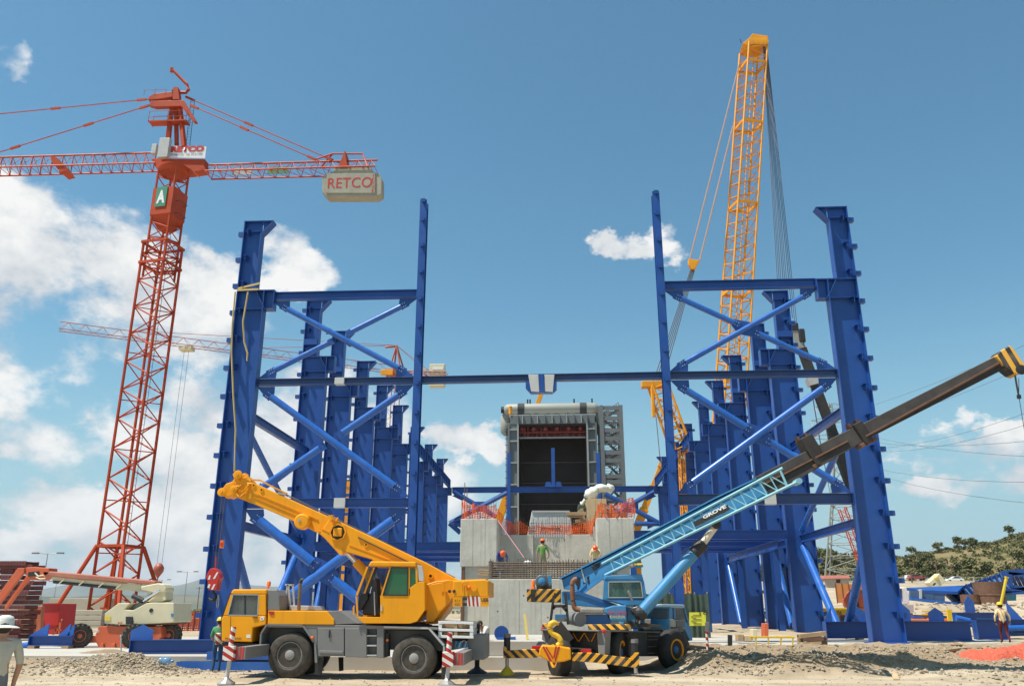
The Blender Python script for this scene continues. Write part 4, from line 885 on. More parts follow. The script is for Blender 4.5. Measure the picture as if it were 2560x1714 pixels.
# outrigger beams
flat('outrigger_beam', [(55, 640), (120, 618), (520, 598), (700, 610), (690, 720), (520, 738), (60, 742)], HAZ, 29.2, .3, g1)
flat('outrigger_beam', [(1170, 655), (1490, 655), (2130, 745), (2250, 800), (2262, 905), (1560, 815), (1180, 790)], HAZB, 28.5, .3, g1)
flat('jack_box', [(2130, 655), (2262, 650), (2264, 905), (2205, 905), (2135, 745)], HAZB, 28.36, .26, g1)
flat('jack_box', [(50, 560), (110, 545), (112, 740), (55, 740)], HAZ, 29.1, .25, g1)
for (x, y0, y1, Y, foot) in ((115, 345, 620, 29.35, 1), (2185, 430, 660, 28.5, 0)):
    a, b = Q(*g1(x, y0), Y), Q(*g1(x, y1), Y); MB().tube(a, b, .11, n=14).build('jack', DARK, BC, smooth=40); MB().tube(a, a + V(0, 0, -.12), .125, n=14).build('jack_cap', GREY, BC, smooth=40)
    c = Q(*g1(x - 18, 740), Y); gz0 = gz(c.x, c.y); MB().tube(V(a.x, Y, b.z), V(a.x, Y, gz0 + .1), .06, n=10).build('jack_ram', STEEL, BC, smooth=40)
    if foot: MB().lathe(V(a.x, Y, gz0), (0, 0, 1), [(.27, 0), (.27, .04), (.12, .2), (.07, .26)], 14).build('foot', M('yellow_foot_paint', (.75, .55, .02), .5), BC)
# wheels
RR = .70
def bw(px, py, Y, ax, z=None): c = Q(px, py, Y); c.z = RR + (z or 0); wheel(BC, c, ax, RR, .44, .34, TYREB, M('blue_wheel_paint', (.02, .10, .28), .5), bolts=8, ringmat=YEL)
bw(*g1(968, 760), 29.1, V(-.35, -.94, 0) * -1 + V(0, 0, 0) if False else V(-.93, -.36, 0), -.08)
bw(*g1(1900, 700), 30.1, V(.93, -.36, 0)); bw(*g2(1140, 1225), 32.0, V(.70, -.71, 0)); c = Q(*g2(1140, 1225), 32.0) - lt * 2.05; wheel(BC, V(c.x, c.y, RR), -lt, RR, .44, .34, TYREB, DARK)
# carrier cab (right, far)
cabm = side('carrier_cab', [(1085, 680), (1330, 680), (1400, 760), (1440, 850), (1455, 1000), (1410, 1005), (1330, 830), (1090, 830)], LBLUE, 2.1, -.1, bevel=.03)
side('roof', [(830, 452), (1000, 432), (1330, 440), (1335, 500), (1180, 498), (1085, 480), (850, 490)], M('pale_blue_roof', (.30, .42, .50), .5), 2.0, -.1, parent=cabm, bevel=.04)
side('post', [(1085, 480), (1135, 490), (1140, 680), (1090, 680)], LBLUE, .12, -.1, parent=cabm); side('post', [(1160, 495), (1185, 495), (1195, 680), (1165, 680)], LBLUE, .12, -.1, parent=cabm); side('front_post', [(1320, 500), (1342, 500), (1410, 760), (1385, 760)], LBLUE, 2.1, -.1, parent=cabm)
side('side_window', [(1185, 500), (1322, 500), (1385, 740), (1200, 690)], GLASSC, .02, -.13, parent=cabm, bevel=0); side('side_window', [(1108, 500), (1162, 500), (1168, 680), (1112, 680)], GLASSC, .02, -.13, parent=cabm, bevel=0)
rear('rear_window', [(800, 500), (1068, 500), (1075, 668), (800, 668)], GLASSC, .02, 3.05, conv=g2, parent=cabm, bevel=0)
for pts in ([(790, 480), (1090, 480), (1090, 505), (790, 500)], [(790, 665), (1090, 665), (1090, 830), (790, 830)], [(1070, 500), (1092, 500), (1092, 668), (1072, 668)]): rear('cab_rear_panel', pts, LBLUE, .06, 3.04, conv=g2, parent=cabm)
side('tool_box', [(922, 668), (1150, 668), (1190, 690), (1190, 790), (945, 790)], M('dusty_cream_box', (.42, .38, .30), .7), .6, .05); side('tool_box', [(1200, 680), (1330, 680), (1330, 790), (1200, 790)], M('grey_mesh_box', (.16, .16, .15), .7), .5, .05)
# front outrigger and marker board
a, b = Q(*g2(1400, 1095), 33.4), Q(*g2(1756, 1135), 32.2); MB().bar(a, b, .2, .10).build('front_outrigger', CHAS, BC); c = Q(*g2(1670, 860), 32.3); MB().tube(c, V(c.x, c.y, .3), .05, n=8).build('front_jack', RWS, BC)
flat('mirror_board', [(1648, 715), (1710, 715), (1705, 865), (1645, 860)], GREY, 32.3, .04, g2)
# superstructure
flat('turntable', [(440, 700), (960, 760), (960, 800), (420, 790)], CHAS, 29.9, 1.8, g2); flat('turret', [(430, 480), (640, 560), (640, 740), (540, 750), (430, 740)], LBLUE, 30.0, 1.4, g2)
th = flat('engine_housing', [(1140, 1060), (1590, 1060), (1660, 1170), (1660, 1240), (1100, 1240), (1060, 1150)], M('deep_blue_housing', (.02, .11, .30), .45), 29.7, 1.2, g3)
flat('tank', [(1560, 940), (1720, 895), (1950, 890), (1955, 1190), (1660, 1190), (1625, 1060), (1560, 1050)], LBLUE, 29.6, 1.0, g3, bevel=.04)
p = Q(*g3(1612, 1070), 29.6); text('NEON GROUP', 'lettering', p, (1, 0, 0), (0, 0, 1), .62, .13, M('faded_red', (.55, .05, .10), .5), th, bold=.02) if False else text('ΓΕΡΑ ΓΕΡΑΝ', 'lettering', p, (1, 0, 0), (0, 0, 1), Q(*g3(1945, 1070), 29.6).x - p.x, .13, M('faded_red', (.55, .05, .10), .5), th, bold=.02)
p = Q(*g3(1640, 1132), 29.6); text('ΤΕΧΝΙΚΗ ΕΤΑΙΡΙΑ', 'lettering', p, (1, 0, 0), (0, 0, 1), Q(*g3(1925, 1132), 29.6).x - p.x, .09, M('yellow_lettering', (.75, .65, .10), .5), th, bold=.01)
flat('silencer', [(1100, 935), (1545, 945), (1545, 1055), (1100, 1050)], M('dull_silencer', (.28, .26, .22), .6, .3, .2, 3), 29.5, .35, g3, bevel=.06)
MB().curve([Q(*g3(x, y), 29.65) for x, y in ((1100, 985), (1020, 960), (985, 900), (965, 760), (955, 560), (965, 470), (1000, 425), (1040, 415))], .085, 12).build('exhaust_pipe', M('rusty_exhaust', (.22, .10, .05), .7, .2, .25, 5), BC, smooth=40)
MB().tube(Q(*g3(930, 1125), 29.9), Q(*g3(1110, 1150), 29.4), .21, .24, n=18).build('air_filter', GREY, BC, smooth=40)
flat('radiator', [(640, 1060), (850, 1060), (850, 1190), (640, 1190)], LBLUE, 30.2, 1.0, g3); flat('grille', [(690, 1110), (820, 1110), (820, 1185), (690, 1185)], GREY, 30.18, .02, g3, bevel=0)
cwt = flat('counterweight', [(122, 597), (750, 597), (752, 840), (128, 828)], HAZB, 30.4, 1.3, g3, bevel=.02); MB().lathe(Q(*g3(240, 592), 30.6), (0, 0, 1), [(.09, 0), (.09, .04), (.065, .05), (.06, .25), (.03, .3)], 14).build('beacon', AMBER, cwt, smooth=40)
flat('counterweight_pin', [(195, 597), (278, 597), (280, 830), (200, 828)], CHAS, 30.36, .03, g3, bevel=0)
wn = MB().lathe(Q(*g3(405, 465), 30.6), (0, -1, 0), [(.25, -.5), (.25, 0), (.23, .02), (.15, .03), (.15, .1), (.02, .11)], 26).build('winch', M('winch_grey', (.12, .13, .14), .5, .3), BC, smooth=35); MB().lathe(Q(*g3(400, 455), 30.5), (0, -1, 0), [(.13, 0), (.13, .12), (.08, .14), (.02, .15)], 22).build('winch_motor', LBLUE, wn, smooth=35); flat('winch_base', [(300, 520), (580, 520), (580, 596), (300, 596)], CHAS, 30.5, .8, g3); flat('winch_bracket', [(500, 350), (570, 340), (580, 520), (520, 500)], LBLUE, 30.5, .4, g3)
flat('turret_arm', [(760, 640), (1080, 640), (1180, 670), (1700, 860), (1800, 890), (1560, 935), (1000, 900), (770, 860)], LBLUE, 30.3, .7, g3, bevel=.02); flat('turret_flange', [(780, 636), (1090, 640), (1190, 672), (1740, 868), (1600, 880), (1080, 700), (780, 690)], M('deep_blue_housing2', (.02, .12, .33), .45), 30.26, .04, g3, bevel=0)
for a, b in (((620, 710), (560, 1190)), ((830, 660), (880, 1244)), ((610, 910), (840, 905)), ((640, 920), (600, 960)), ((780, 920), (850, 1000)), ((620, 700), (660, 690))): MB().bar(Q(*g3(*a), 29.3), Q(*g3(*b), 29.3), .09, .09).build('boom_rest', CHAS, BC)
# crane operator cab
cc = flat('crane_cab', [(1530, 760), (2280, 760), (2330, 840), (2300, 900), (1950, 900), (1720, 830), (1510, 790)], LBLUE, 29.9, 1.0, g3, bevel=.02)
flat('roof', [(1560, 350), (2230, 322), (2262, 430), (1540, 425)], LBLUE, 29.88, 1.05, g3, cc, .03)
for pts in ([(1535, 420), (1625, 440), (1620, 760), (1515, 790)], [(2210, 440), (2265, 430), (2335, 840), (2255, 760)], [(1600, 425), (2230, 425), (2215, 462), (1620, 465)], [(1600, 750), (2260, 750), (2290, 790), (1560, 790)]):
    flat('cab_panel', pts, LBLUE, 29.9, .07, g3, cc); flat('far_panel', pts, LBLUE, 30.83, .07, g3, cc)
flat('side_window', [(1628, 468), (2208, 462), (2252, 748), (1622, 748)], glass('greenish_cab_glass', '5f8a78', .04, .28), 29.93, .012, g3, cc, 0); flat('far_window', [(1628, 468), (2208, 462), (2252, 748), (1622, 748)], GLASSC, 30.86, .012, g3, cc, 0)
for a, b in (((1625, 465), (2208, 460)), ((2208, 460), (2252, 748)), ((2252, 748), (1622, 750)), ((1622, 750), (1625, 465))): MB().bar(Q(*g3(*a), 29.89), Q(*g3(*b), 29.89), .02, .025).build('window_seal', PALE, cc)
flat('seat', [(1670, 490), (1800, 485), (1820, 560), (1740, 640), (1730, 750), (1680, 750), (1720, 640)], SEATW, 30.5, .25, g3, cc, .03)
flat('mirror', [(1960, 650), (1990, 610), (2040, 680), (2080, 830), (2040, 825), (1975, 690)], GREY, 29.5, .06, g3, cc, .02)
rr = random.Random(5)
for i in range(6):
    pts = [Q(*g2(470 + rr.random() * 60, 470 + rr.random() * 40), 29.6)]; c0 = g2(560 + rr.uniform(-40, 40), 520 + rr.uniform(-60, 40)); pts += [Q(*c0, 29.5), Q(*g2(600 + rr.random() * 30, 620), 29.6), Q(*g2(520 + rr.random() * 100, 735), 29.7)]
    MB().path(pts, .028, 6).build('hydraulic_hose', DARK if i % 3 else PALE, BC, smooth=40)
MB().lathe(Q(*g2(560, 530), 29.75), (0, -1, 0), [(.18, -.1), (.18, .1), (.1, .14)], 14).build('swivel', DARK, BC, smooth=40)
# boom: nearer to the camera towards its tip
def Yb(px): return 31.1 - (px - 1406) * (5.2 / 1130)
def bp(pts, conv=None, dy=0.):
    r = []
    for x, y in pts:
        px, py = conv(x, y) if conv else (x, y); r.append(Q(px, py, Yb(px) + dy))
    return r
def bprism(name, P, mat, d, parent=None, bevel=.015): m = MB(); m.prism(P, (0, d, 0)); return m.build(name, mat, parent or BC, bevel=bevel)
s1 = bp([(770, 420), (1115, 250), (1610, 4)], g3) + bp([(0, 965), (640, 640), (1250, 352), (1330, 430), (1425, 555), (1240, 640), (700, 905), (0, 1210)], g4) + bp([(1960, 190), (1535, 392), (1175, 662), (1070, 640), (1000, 620), (800, 590)], g3)
bs = bprism('boom_base_section', s1, LBLUE, .62)
top = bp([(770, 414), (1115, 244), (1610, -2)], g3, .28) + bp([(640, 634), (1250, 346)], g4, .28)
for a, b in zip(top, top[1:]): MB().bar(a, b, .74, .045).build('boom_flange', LBLUE, bs)
for (x, y, r) in ((1090, 468, .16), (1255, 395, .07), (1265, 465, .07), (1178, 487, .05), (1068, 580, .05)): q = bp([(x, y)], g3, -.012)[0]; MB().tube(q, q + V(0, .02, 0), r, n=18).build('boss_hole', DARK, bs)
q = bp([(1405, 180)], g3, -.02)[0]; MB().cbox(q, (.36, .04, .16), Matrix.Rotation(rad(-24), 3, 'Y')).build('slot', DARK, bs, bevel=.05)
MB().bar(*bp([(1118, 205), (1195, 480)], g3, -.03), .03, .05).build('rib', STEEL, bs); MB().bar(*bp([(1080, 630), (1200, 505)], g3, -.03), .03, .06).build('rib', LBLUE, bs); MB().bar(*bp([(1175, 655), (1530, 392)], g3, -.01), .10, .05).build('rib', LBLUE, bs)
bprism('band', bp([(2020, 40), (2190, 25), (2205, 60), (2035, 75)], g3, -.40), M('yellow_band', (.75, .52, .03), .5), .05, bs, 0); bprism('band', bp([(2080, 125), (2230, 120), (2245, 155), (2095, 160)], g3, -.40), MATS['yellow_band'], .05, bs, 0)
bprism('jib_clamp', bp([(2010, 40), (2190, 20), (2260, 190), (2130, 215)], g3, -.34), LBLUE, .3, bs)
s2 = bp([(1885, 1193), (2144, 1062), (2164, 1100), (1920, 1242)], None, .06); bprism('boom_middle_section', s2, BROWN, .5)
s3 = bp([(2130, 1072), (2492, 888), (2514, 920), (2150, 1106)], None, .1); bprism('boom_tip_section', s3, BROWN, .42)
for (x, y, w, h) in ((2028, 1128, 46, 66), (2150, 1085, 34, 48)):
    q = bp([(x, y)], None, .3)[0]; R = Matrix.Rotation(-math.atan2(s3[1].z - s3[0].z, s3[1].x - s3[0].x), 3, 'Y'); k = Yb(x) / 2055 * 1.0
    MB().cbox(q, (w * k * .7, .74, h * k * 1.15), R).build('collar', BROWN, BC, bevel=.03)
    for dx in (-.25, 0, .22): MB().cbox(q + R @ V(dx, -.1, -h * k * .55), (.16, .5, .14), R).build('collar_pad', RUST, BC, bevel=.02)
    for dx in (-.2, .1): MB().cbox(q + R @ V(dx, 0, h * k * .62), (.08, .3, .16), R).build('collar_ear', RUST, BC)
for (a, b) in (((1910, 1210), (2120, 1102)), ((2165, 1090), (2500, 905))): MB().bar(*bp([a, b], None, .03), .1, .05).build('boom_groove', RUST, BC)
tip = lambda pts: bp([(2000 + x / 2.6125, 800 + y / 2.6125) for x, y in pts])
HAZT = striped('tip_stripes', 'c9921f', '14120f', (1, 0, .25), .26, .5, .5, .35)
bprism('boom_tip_head', tip([(1280, 235), (1300, 205), (1370, 163), (1400, 190), (1465, 285), (1470, 330), (1425, 356), (1390, 345), (1340, 305)]), HAZT, .5, None, .03)
q = tip([(1440, 325)])[0]; MB().lathe(q + V(0, -.02, 0), (0, -1, 0), [(.16, 0), (.16, .03), (.05, .05)], 16).build('tip_sheave', DARK, BC)
aa = tip([(1405, 360), (1415, 420), (1430, 500), (1470, 740)]); MB().path(aa[:3], .03, 5).build('tip_chain', DARK, BC); MB().path([aa[1] + V(.1, 0, .2), aa[2]], .012, 5).build('tip_rope', ROPE, BC); MB().cbox(aa[2], (.09, .09, .12)).build('tip_weight', DARK, BC); MB().path(aa[2:], .012, 5).build('tip_rope', ROPE, BC)
# swing-away lattice jib carried on the side of the boom
U = lambda t: bp([g3(1370, 205)] if False else [(g3(1370, 205)[0] + (g4(1620, 172)[0] - g3(1370, 205)[0]) * t, g3(1370, 205)[1] + (g4(1620, 172)[1] - g3(1370, 205)[1]) * t)], None, -.5)[0]
Lw = lambda t: bp([(g3(1560, 340)[0] + (g4(1860, 362)[0] - g3(1560, 340)[0]) * t, g3(1560, 340)[1] + (g4(1860, 362)[1] - g3(1560, 340)[1]) * t)], None, -.5)[0]
jb = MB().tube(U(0.04), U(1), .048, n=8).build('jib_chord', PBLUE, BC, smooth=40); MB().tube(Lw(0), Lw(1), .048, n=8).build('jib_chord', PBLUE, BC, smooth=40)
MB().tube(U(.04) + V(0, .34, .0), U(1) + V(0, .34, 0), .04, n=8).build('jib_chord', PBLUE, BC, smooth=40); MB().tube(Lw(0) + V(0, .34, 0), Lw(.95) + V(0, .34, 0), .04, n=8).build('jib_chord', PBLUE, BC, smooth=40)
m = MB(); n = 17
for i in range(n):
    t0 = .08 + .9 * i / n; t1 = .08 + .9 * (i + 1) / n; m.tube(U(t0), Lw(t0 - .035), .022, n=5); m.tube(U(t0), Lw(t1 - .035), .022, n=5); m.tube(U(t0), U(t1) + V(0, .34, 0), .014, n=5); m.tube(Lw(t0), Lw(t1) + V(0, .34, 0), .014, n=5)
m.build('jib_lacing', PBLUE, BC, kind='stuff')
MB().tube(U(.985), Lw(.94), .04, n=8).build('jib_end', PBLUE, BC); MB().lathe(Lw(1) + V(0, -.05, 0), (0, 1, 0), [(.10, 0), (.10, .5), (.03, .52)], 14).build('jib_sheave', PBLUE, BC)
GP = bp([(310, 960), (812, 706), (850, 782), (342, 1032)], g4, -.58); npl = bprism('name_board', GP, M('black_board', (.02, .018, .015), .5), .04, None, 0)
rt_ = (GP[1] - GP[0]).normalized(); upv = (GP[0] - GP[3]); upv = (upv - rt_ * upv.dot(rt_)).normalized()
text('GROVE', 'lettering', GP[3] + rt_ * .38 + upv * .10, rt_, upv, (GP[1] - GP[0]).length * .66, (GP[0] - GP[3]).length * .66, WHITE, npl, bold=.04)
# lift ram
a, b, c = Q(*g4(640, 1010), 29.6), Q(*g4(440, 1285), 29.55), Q(*g2(640, 575), 29.4); MB().tube(a, b, .125, n=14).build('lift_ram', M('cream_rod', (.62, .55, .42), .35), BC, smooth=40); MB().tube(b, c, .20, n=18).build('lift_cylinder', LBLUE, BC, smooth=40); MB().lathe(b - (b - a).normalized() * .05, (c - b), [(.225, 0), (.225, .5), (.2, .52)], 18).build('cylinder_gland', DARK, BC, smooth=40); MB().ball(c, .24, 10, 8).build('trunnion', DARK, BC); MB().tube(a + V(0, -.2, 0), a + V(0, .5, 0), .14, n=12).build('ram_pin', DARK, BC)
MB().tube(*bp([(1118, 205), (2140, -330)], g3, .2), .012, n=5).build('boom_rope', ROPE, BC)
# big stowed hook and block on the bumper
hk = thing('hook_block', 'big yellow hook block with red chevrons stowed against the blue crane bumper', 'hook block', Q(*g1(920, 810), 27.85))
m = MB(); m.prism([Q(*g1(x, y), 27.85) for x, y in ((640, 600), (680, 530), (980, 545), (1150, 580), (1160, 760), (1040, 800), (860, 815), (790, 790), (680, 735), (630, 700))], (0, .5, 0)); blk = m.build('block', YEL, hk, bevel=.04)
for pts in ([(690, 560), (715, 550), (850, 790), (810, 790)], [(735, 560), (760, 560), (860, 720), (860, 760)], [(900, 545), (925, 545), (885, 745), (865, 720)], [(945, 550), (975, 550), (905, 795), (885, 795)]):
    m = MB(); m.prism([Q(*g1(x, y), 27.84) for x, y in pts], (0, .008, 0)); m.build('chevron', LAMPR, hk)
MB().curve([Q(*g1(x, y), 28.0) for x, y in ((935, 545), (985, 490), (960, 410), (900, 365), (840, 330), (815, 260), (830, 190), (880, 165), (930, 180), (950, 205))], [.10, .10, .09, .085, .085, .095, .10, .09, .06, .02], 10).build('hook', M('hook_yellow', (.70, .42, .02), .5), hk, smooth=40)
MB().bar(Q(*g1(915, 210), 28.8), Q(*g1(1120, 480), 28.8), .3, .42).build('hook_rest', CHAS, hk)
for i in range(4): MB().path([Q(*g1(590 + i * 22, 530), 28.8), Q(*g1(630 + i * 25, 475), 28.8), Q(*g1(720 + i * 10, 500), 28.8)], .025, 5).build('rope_loop', ROPE, hk)
# ================================================================ LATTICE HELPERS
def lattice(p, q, s, u, n, rc, rl, ends=True, tri=False, xb=False, s2=None, u2=None):
    """box (or triangular) lattice from p to q; s,u: half side vectors. returns (list of chord MBs, lacing MB)"""
    p, q, s, u = Vector(p), Vector(q), Vector(s), Vector(u); s2 = Vector(s2 or s); u2 = Vector(u2 or u)
    cs = [(-1, -1), (1, -1), (1, 1), (-1, 1)] if not tri else [(-1, -1), (1, -1), (0, 1)]
    pt = lambda c, t: p + (q - p) * t + (s * (1 - t) + s2 * t) * c[0] + (u * (1 - t) + u2 * t) * c[1]
    ch = [MB().tube(pt(c, 0), pt(c, 1), rc, n=6) for c in cs]; m = MB(); k = len(cs)
    for j in range(k):
        a, b = cs[j], cs[(j + 1) % k]
        for i in range(n):
            t0, t1 = i / n, (i + 1) / n
            if (i + j) % 2: m.tube(pt(a, t0), pt(b, t1), rl, n=4, caps=False)
            else: m.tube(pt(b, t0), pt(a, t1), rl, n=4, caps=False)
            if xb: m.tube(pt(a, t0), pt(b, t0), rl * .9, n=4, caps=False)
    return ch, m
def lat_part(parent, nm, *a, mat=None, **k):
    ch, m = lattice(*a, **k); o = m.build(nm + '_lacing', mat, parent, kind='stuff')
    for c in ch: c.build(nm + '_chord', mat, parent, smooth=40)
    return o
# ================================================================ RED TOWER CRANE
TY = 70.; tcx = C1(1130, 240, TY).x
mid = lambda y: C10(0, y)
C10 = crop(200, 600, 1.7438)
TX = (C10(215, 1100, TY).x + C10(262, 700, TY).x) / 2
ZC = C1(1130, 240, TY).z; ZM = Q(425, 612, TY).z; ZS = C5(1010, 730, TY).z; z0b = 2.15
T = thing('tower_crane', 'red lattice tower crane with a red lettered concrete counterweight, left of the steel frame', 'tower crane', (TX, TY, ZB))
ph = rad(10); e1 = V(math.cos(ph), -math.sin(ph), 0); e2 = V(math.sin(ph), math.cos(ph), 0)
ca = V(TX, TY, 0)
o = lat_part(T, 'mast', V(TX, TY, z0b - 1.2), V(TX, TY, ZM), e1 * 1.22, e2 * 1.22, 26, .14, .07, mat=RED)
lat_part(T, 'upper_mast', V(TX, TY, ZM - 3.5), V(TX, TY, ZS), e1 * .98, e2 * .98, 14, .12, .065, mat=RED)
for k in range(1, 8):
    z = z0b + (ZM - z0b) * k / 7.5
    m = MB()
    for a, b in (((-1, -1), (1, 1)), ((1, -1), (-1, 1))): m.tube(V(TX, TY, z) + e1 * 1.2 * a[0] + e2 * 1.2 * a[1], V(TX, TY, z) + e1 * 1.2 * b[0] + e2 * 1.2 * b[1], .05, n=5)
    m.build('tie_cross', RED, T)
m = MB(); lp = V(TX, TY, 0) + e1 * .2 + e2 * .3
for s in (-.22, .22): m.tube(lp + e1 * s + V(0, 0, z0b), lp + e1 * s + V(0, 0, ZS - 5), .025, n=4)
for i in range(int((ZS - 5 - z0b) / .6)): m.tube(lp - e1 * .22 + V(0, 0, z0b + i * .6), lp + e1 * .22 + V(0, 0, z0b + i * .6), .018, n=4)
m.build('ladder', M('dull_ladder_steel', (.14, .09, .08), .6), T, kind='stuff')
for z, r in ((ZM - .1, 1.35), (ZM - 2.2, 1.34), (ZC, 1.34)):
    for a, b in (((-1, -1), (1, -1)), ((1, -1), (1, 1)), ((1, 1), (-1, 1)), ((-1, 1), (-1, -1))): MB().bar(V(TX, TY, z) + e1 * r * a[0] + e2 * r * a[1], V(TX, TY, z) + e1 * r * b[0] + e2 * r * b[1], .16, .22).build('collar', RED, T)
fx = C1(628, 805, TY).x - TX
for a in ((-1, -1), (1, -1), (1, 1), (-1, 1)):
    top = V(TX, TY, ZC) + e1 * 1.3 * a[0] + e2 * 1.3 * a[1]; d = (e1 * a[0] + e2 * a[1]).normalized(); ft = V(TX, TY, z0b) + d * 4.1
    MB().tube(top, ft, .17, n=8).build('splayed_leg', RED, T, smooth=40); MB().cbox(ft, (.6, .6, .16)).build('foot_plate', RED, T)
    bs_ = V(TX, TY, z0b - 1.0) + e1 * 1.22 * a[0] + e2 * 1.22 * a[1]; MB().tube(ft, bs_, .10, n=6).build('base_tie', RED, T); MB().tube(top + (ft - top) * .5, V(TX, TY, ZC - 3.2) + e1 * 1.22 * a[0] + e2 * 1.22 * a[1], .06, n=6).build('leg_strut', RED, T)
    if a != (1, 1):
        b = (a[1] * -1, a[0]);
# operator cabin inside the mast head
zc0, zc1 = C5(990, 1000, TY).z, C5(990, 845, TY).z; r = 1.12
cb = MB().hexa([V(TX, TY, zc0) + e1 * r * a + e2 * r * b for a, b in ((-1, -1), (1, -1), (1, 1), (-1, 1))] + [V(TX, TY, zc1) + e1 * r * a + e2 * r * b for a, b in ((-1, -1), (1, -1), (1, 1), (-1, 1))]).build('cabin', RED, T)
MB().hexa([V(TX, TY, zc0 - 1.3) + e1 * .5 * a + e2 * .5 * b for a, b in ((-1, -1), (1, -1), (1, 1), (-1, 1))] + [V(TX, TY, zc0 - .01) + e1 * r * a + e2 * r * b for a, b in ((-1, -1), (1, -1), (1, 1), (-1, 1))]).build('cabin_hopper', RED, T)
A_ = V(TX, TY, zc0 + .75) - e2 * (r + .03) - e1 * .65
ap = MB().prism([A_, A_ + e1 * 1.15, A_ + e1 * 1.15 + V(0, 0, 2.1), A_ + V(0, 0, 2.1)], e2 * -.06).build('letter_plate', M('green_plate', (.05, .22, .13), .5), cb); text('A', 'lettering', A_ - e2 * .07 + e1 * .13 + V(0, 0, .32), e1, Z, .9, 1.4, WHITE, ap, off=.012, bold=.05)
for k in range(2): MB().path([V(TX, TY, zc0 + .2 + k * 1.3) + e1 * 1.15 + e2 * (-.6), V(TX, TY, zc0 + .2 + k * 1.3) + e1 * 1.6 - e2 * .6, V(TX, TY, zc0 + .2 + k * 1.3) + e1 * 1.6 + e2 * .6, V(TX, TY, zc0 + .2 + k * 1.3) + e1 * 1.15 + e2 * .6], .03, 4).build('hoop', DARK, T)
# slewing gear and platform
MB().lathe(V(TX, TY, ZS - .3), (0, 0, 1), [(1.3, 0), (1.5, .3), (1.5, .7), (1.2, .8)], 20).build('slewing_ring', RED, T, smooth=35)
jy0, jy1 = TY - .0, TY + 1.7; yj = (jy0 + jy1) / 2
zj = C5(450, 685, jy0).z; zt = zj + 1.65
c5 = lambda x, y, Y=jy0: C5(x, y, Y)
MB().prism([c5(890, 645), c5(1200, 650), c5(1195, 690), c5(1205, 715), c5(1100, 730), c5(930, 725), c5(905, 690), c5(885, 650)], (0, 1.0, 0)).build('turntable_frame', RED, T, bevel=.04)
for x in (1110, 1180): MB().bar(c5(x, 700) + V(0, -.04, 0), c5(x + 60, 760) + V(0, -.04, 0), .08, .1).build('frame_brace', RED, T)
# tower head
ap_ = c5(1030, 235, yj)
for (x, y, Y) in ((972, 575, jy0), (1080, 575, jy0), (985, 575, jy1), (1075, 575, jy1)): b = c5(x, y, Y); MB().bar(c5(1018 if x < 1030 else 1042, 250, yj), b, .34, .34).build('head_leg', RED, T)
MB().bar(c5(1030, 330, yj), c5(1035, 575, yj), .4, .3).build('head_leg', RED, T); MB().prism([c5(885, 310), c5(1075, 305), c5(1150, 430), c5(1130, 430), c5(1060, 340), c5(905, 345), c5(870, 335)], (0, .5, 0)).build('head_frame', RED, T, bevel=.03)
MB().prism([c5(870, 285), c5(900, 268), c5(950, 262), c5(1010, 255), c5(1010, 285), c5(920, 300), c5(865, 303)], (0, .5, 0)).build('sheave_frame', RED, T, bevel=.03); MB().prism([c5(1015, 228), c5(1040, 228), c5(1050, 300), c5(1010, 300)], (0, .6, 0)).build('head_cap', RED, T)
MB().path([c5(1045, 262, yj), c5(1090, 262, yj), c5(1105, 245, yj), c5(1095, 215, yj), c5(1012, 130, yj)], .17, 6).build('service_davit', RED, T); MB().tube(c5(1006, 140, yj), c5(1006, 120, yj), .2, n=8).build('davit_end', RED, T)
pf = MB().box(c5(938, 0).x, c5(1150, 0).x, jy0 - .1, jy0 + .8, c5(1000, 430).z, c5(1000, 430).z + .14).build('head_platform', RED, T); hm = MB(); x0, x1 = c5(938, 0).x, c5(1150, 0).x; zp = c5(1000, 436).z
for x in (x0, (x0 + x1) / 2, x1):
    for Y in (jy0 - .1, jy0 + .8): hm.tube((x, Y, zp), (x, Y, zp + 1.3), .03, n=4)
for z in (zp + .65, zp + 1.3):
    for Y in (jy0 - .1, jy0 + .8): hm.tube((x0, Y, z), (x1, Y, z), .03, n=4)
hm.build('handrail', RED, pf, kind='stuff')
hm = MB(); a, b = c5(1100, 575, yj), c5(1130, 300, yj)
for s in (-.2, .2): hm.tube(a + V(s, 0, 0), b + V(s, 0, 0), .03, n=4)
for i in range(16): t = i / 16; hm.tube(a + (b - a) * t - V(.2, 0, 0), a + (b - a) * t + V(.2, 0, 0), .02, n=4)
hm.build('head_ladder', M('ladder_dark', (.06, .05, .05), .6), T, kind='stuff')
hm = MB(); zh = c5(890, 262).z; xa, xb = c5(886, 0).x, c5(1010, 0).x
for x in (xa, (xa + xb) / 2, xb): hm.tube((x, jy0, zh - .3), (x, jy0, c5(890, 246).z), .025, n=4)
hm.tube((xa, jy0, c5(890, 246).z), (xb, jy0, c5(890, 246).z), .025, n=4); hm.build('head_handrail', RED, T, kind='stuff')
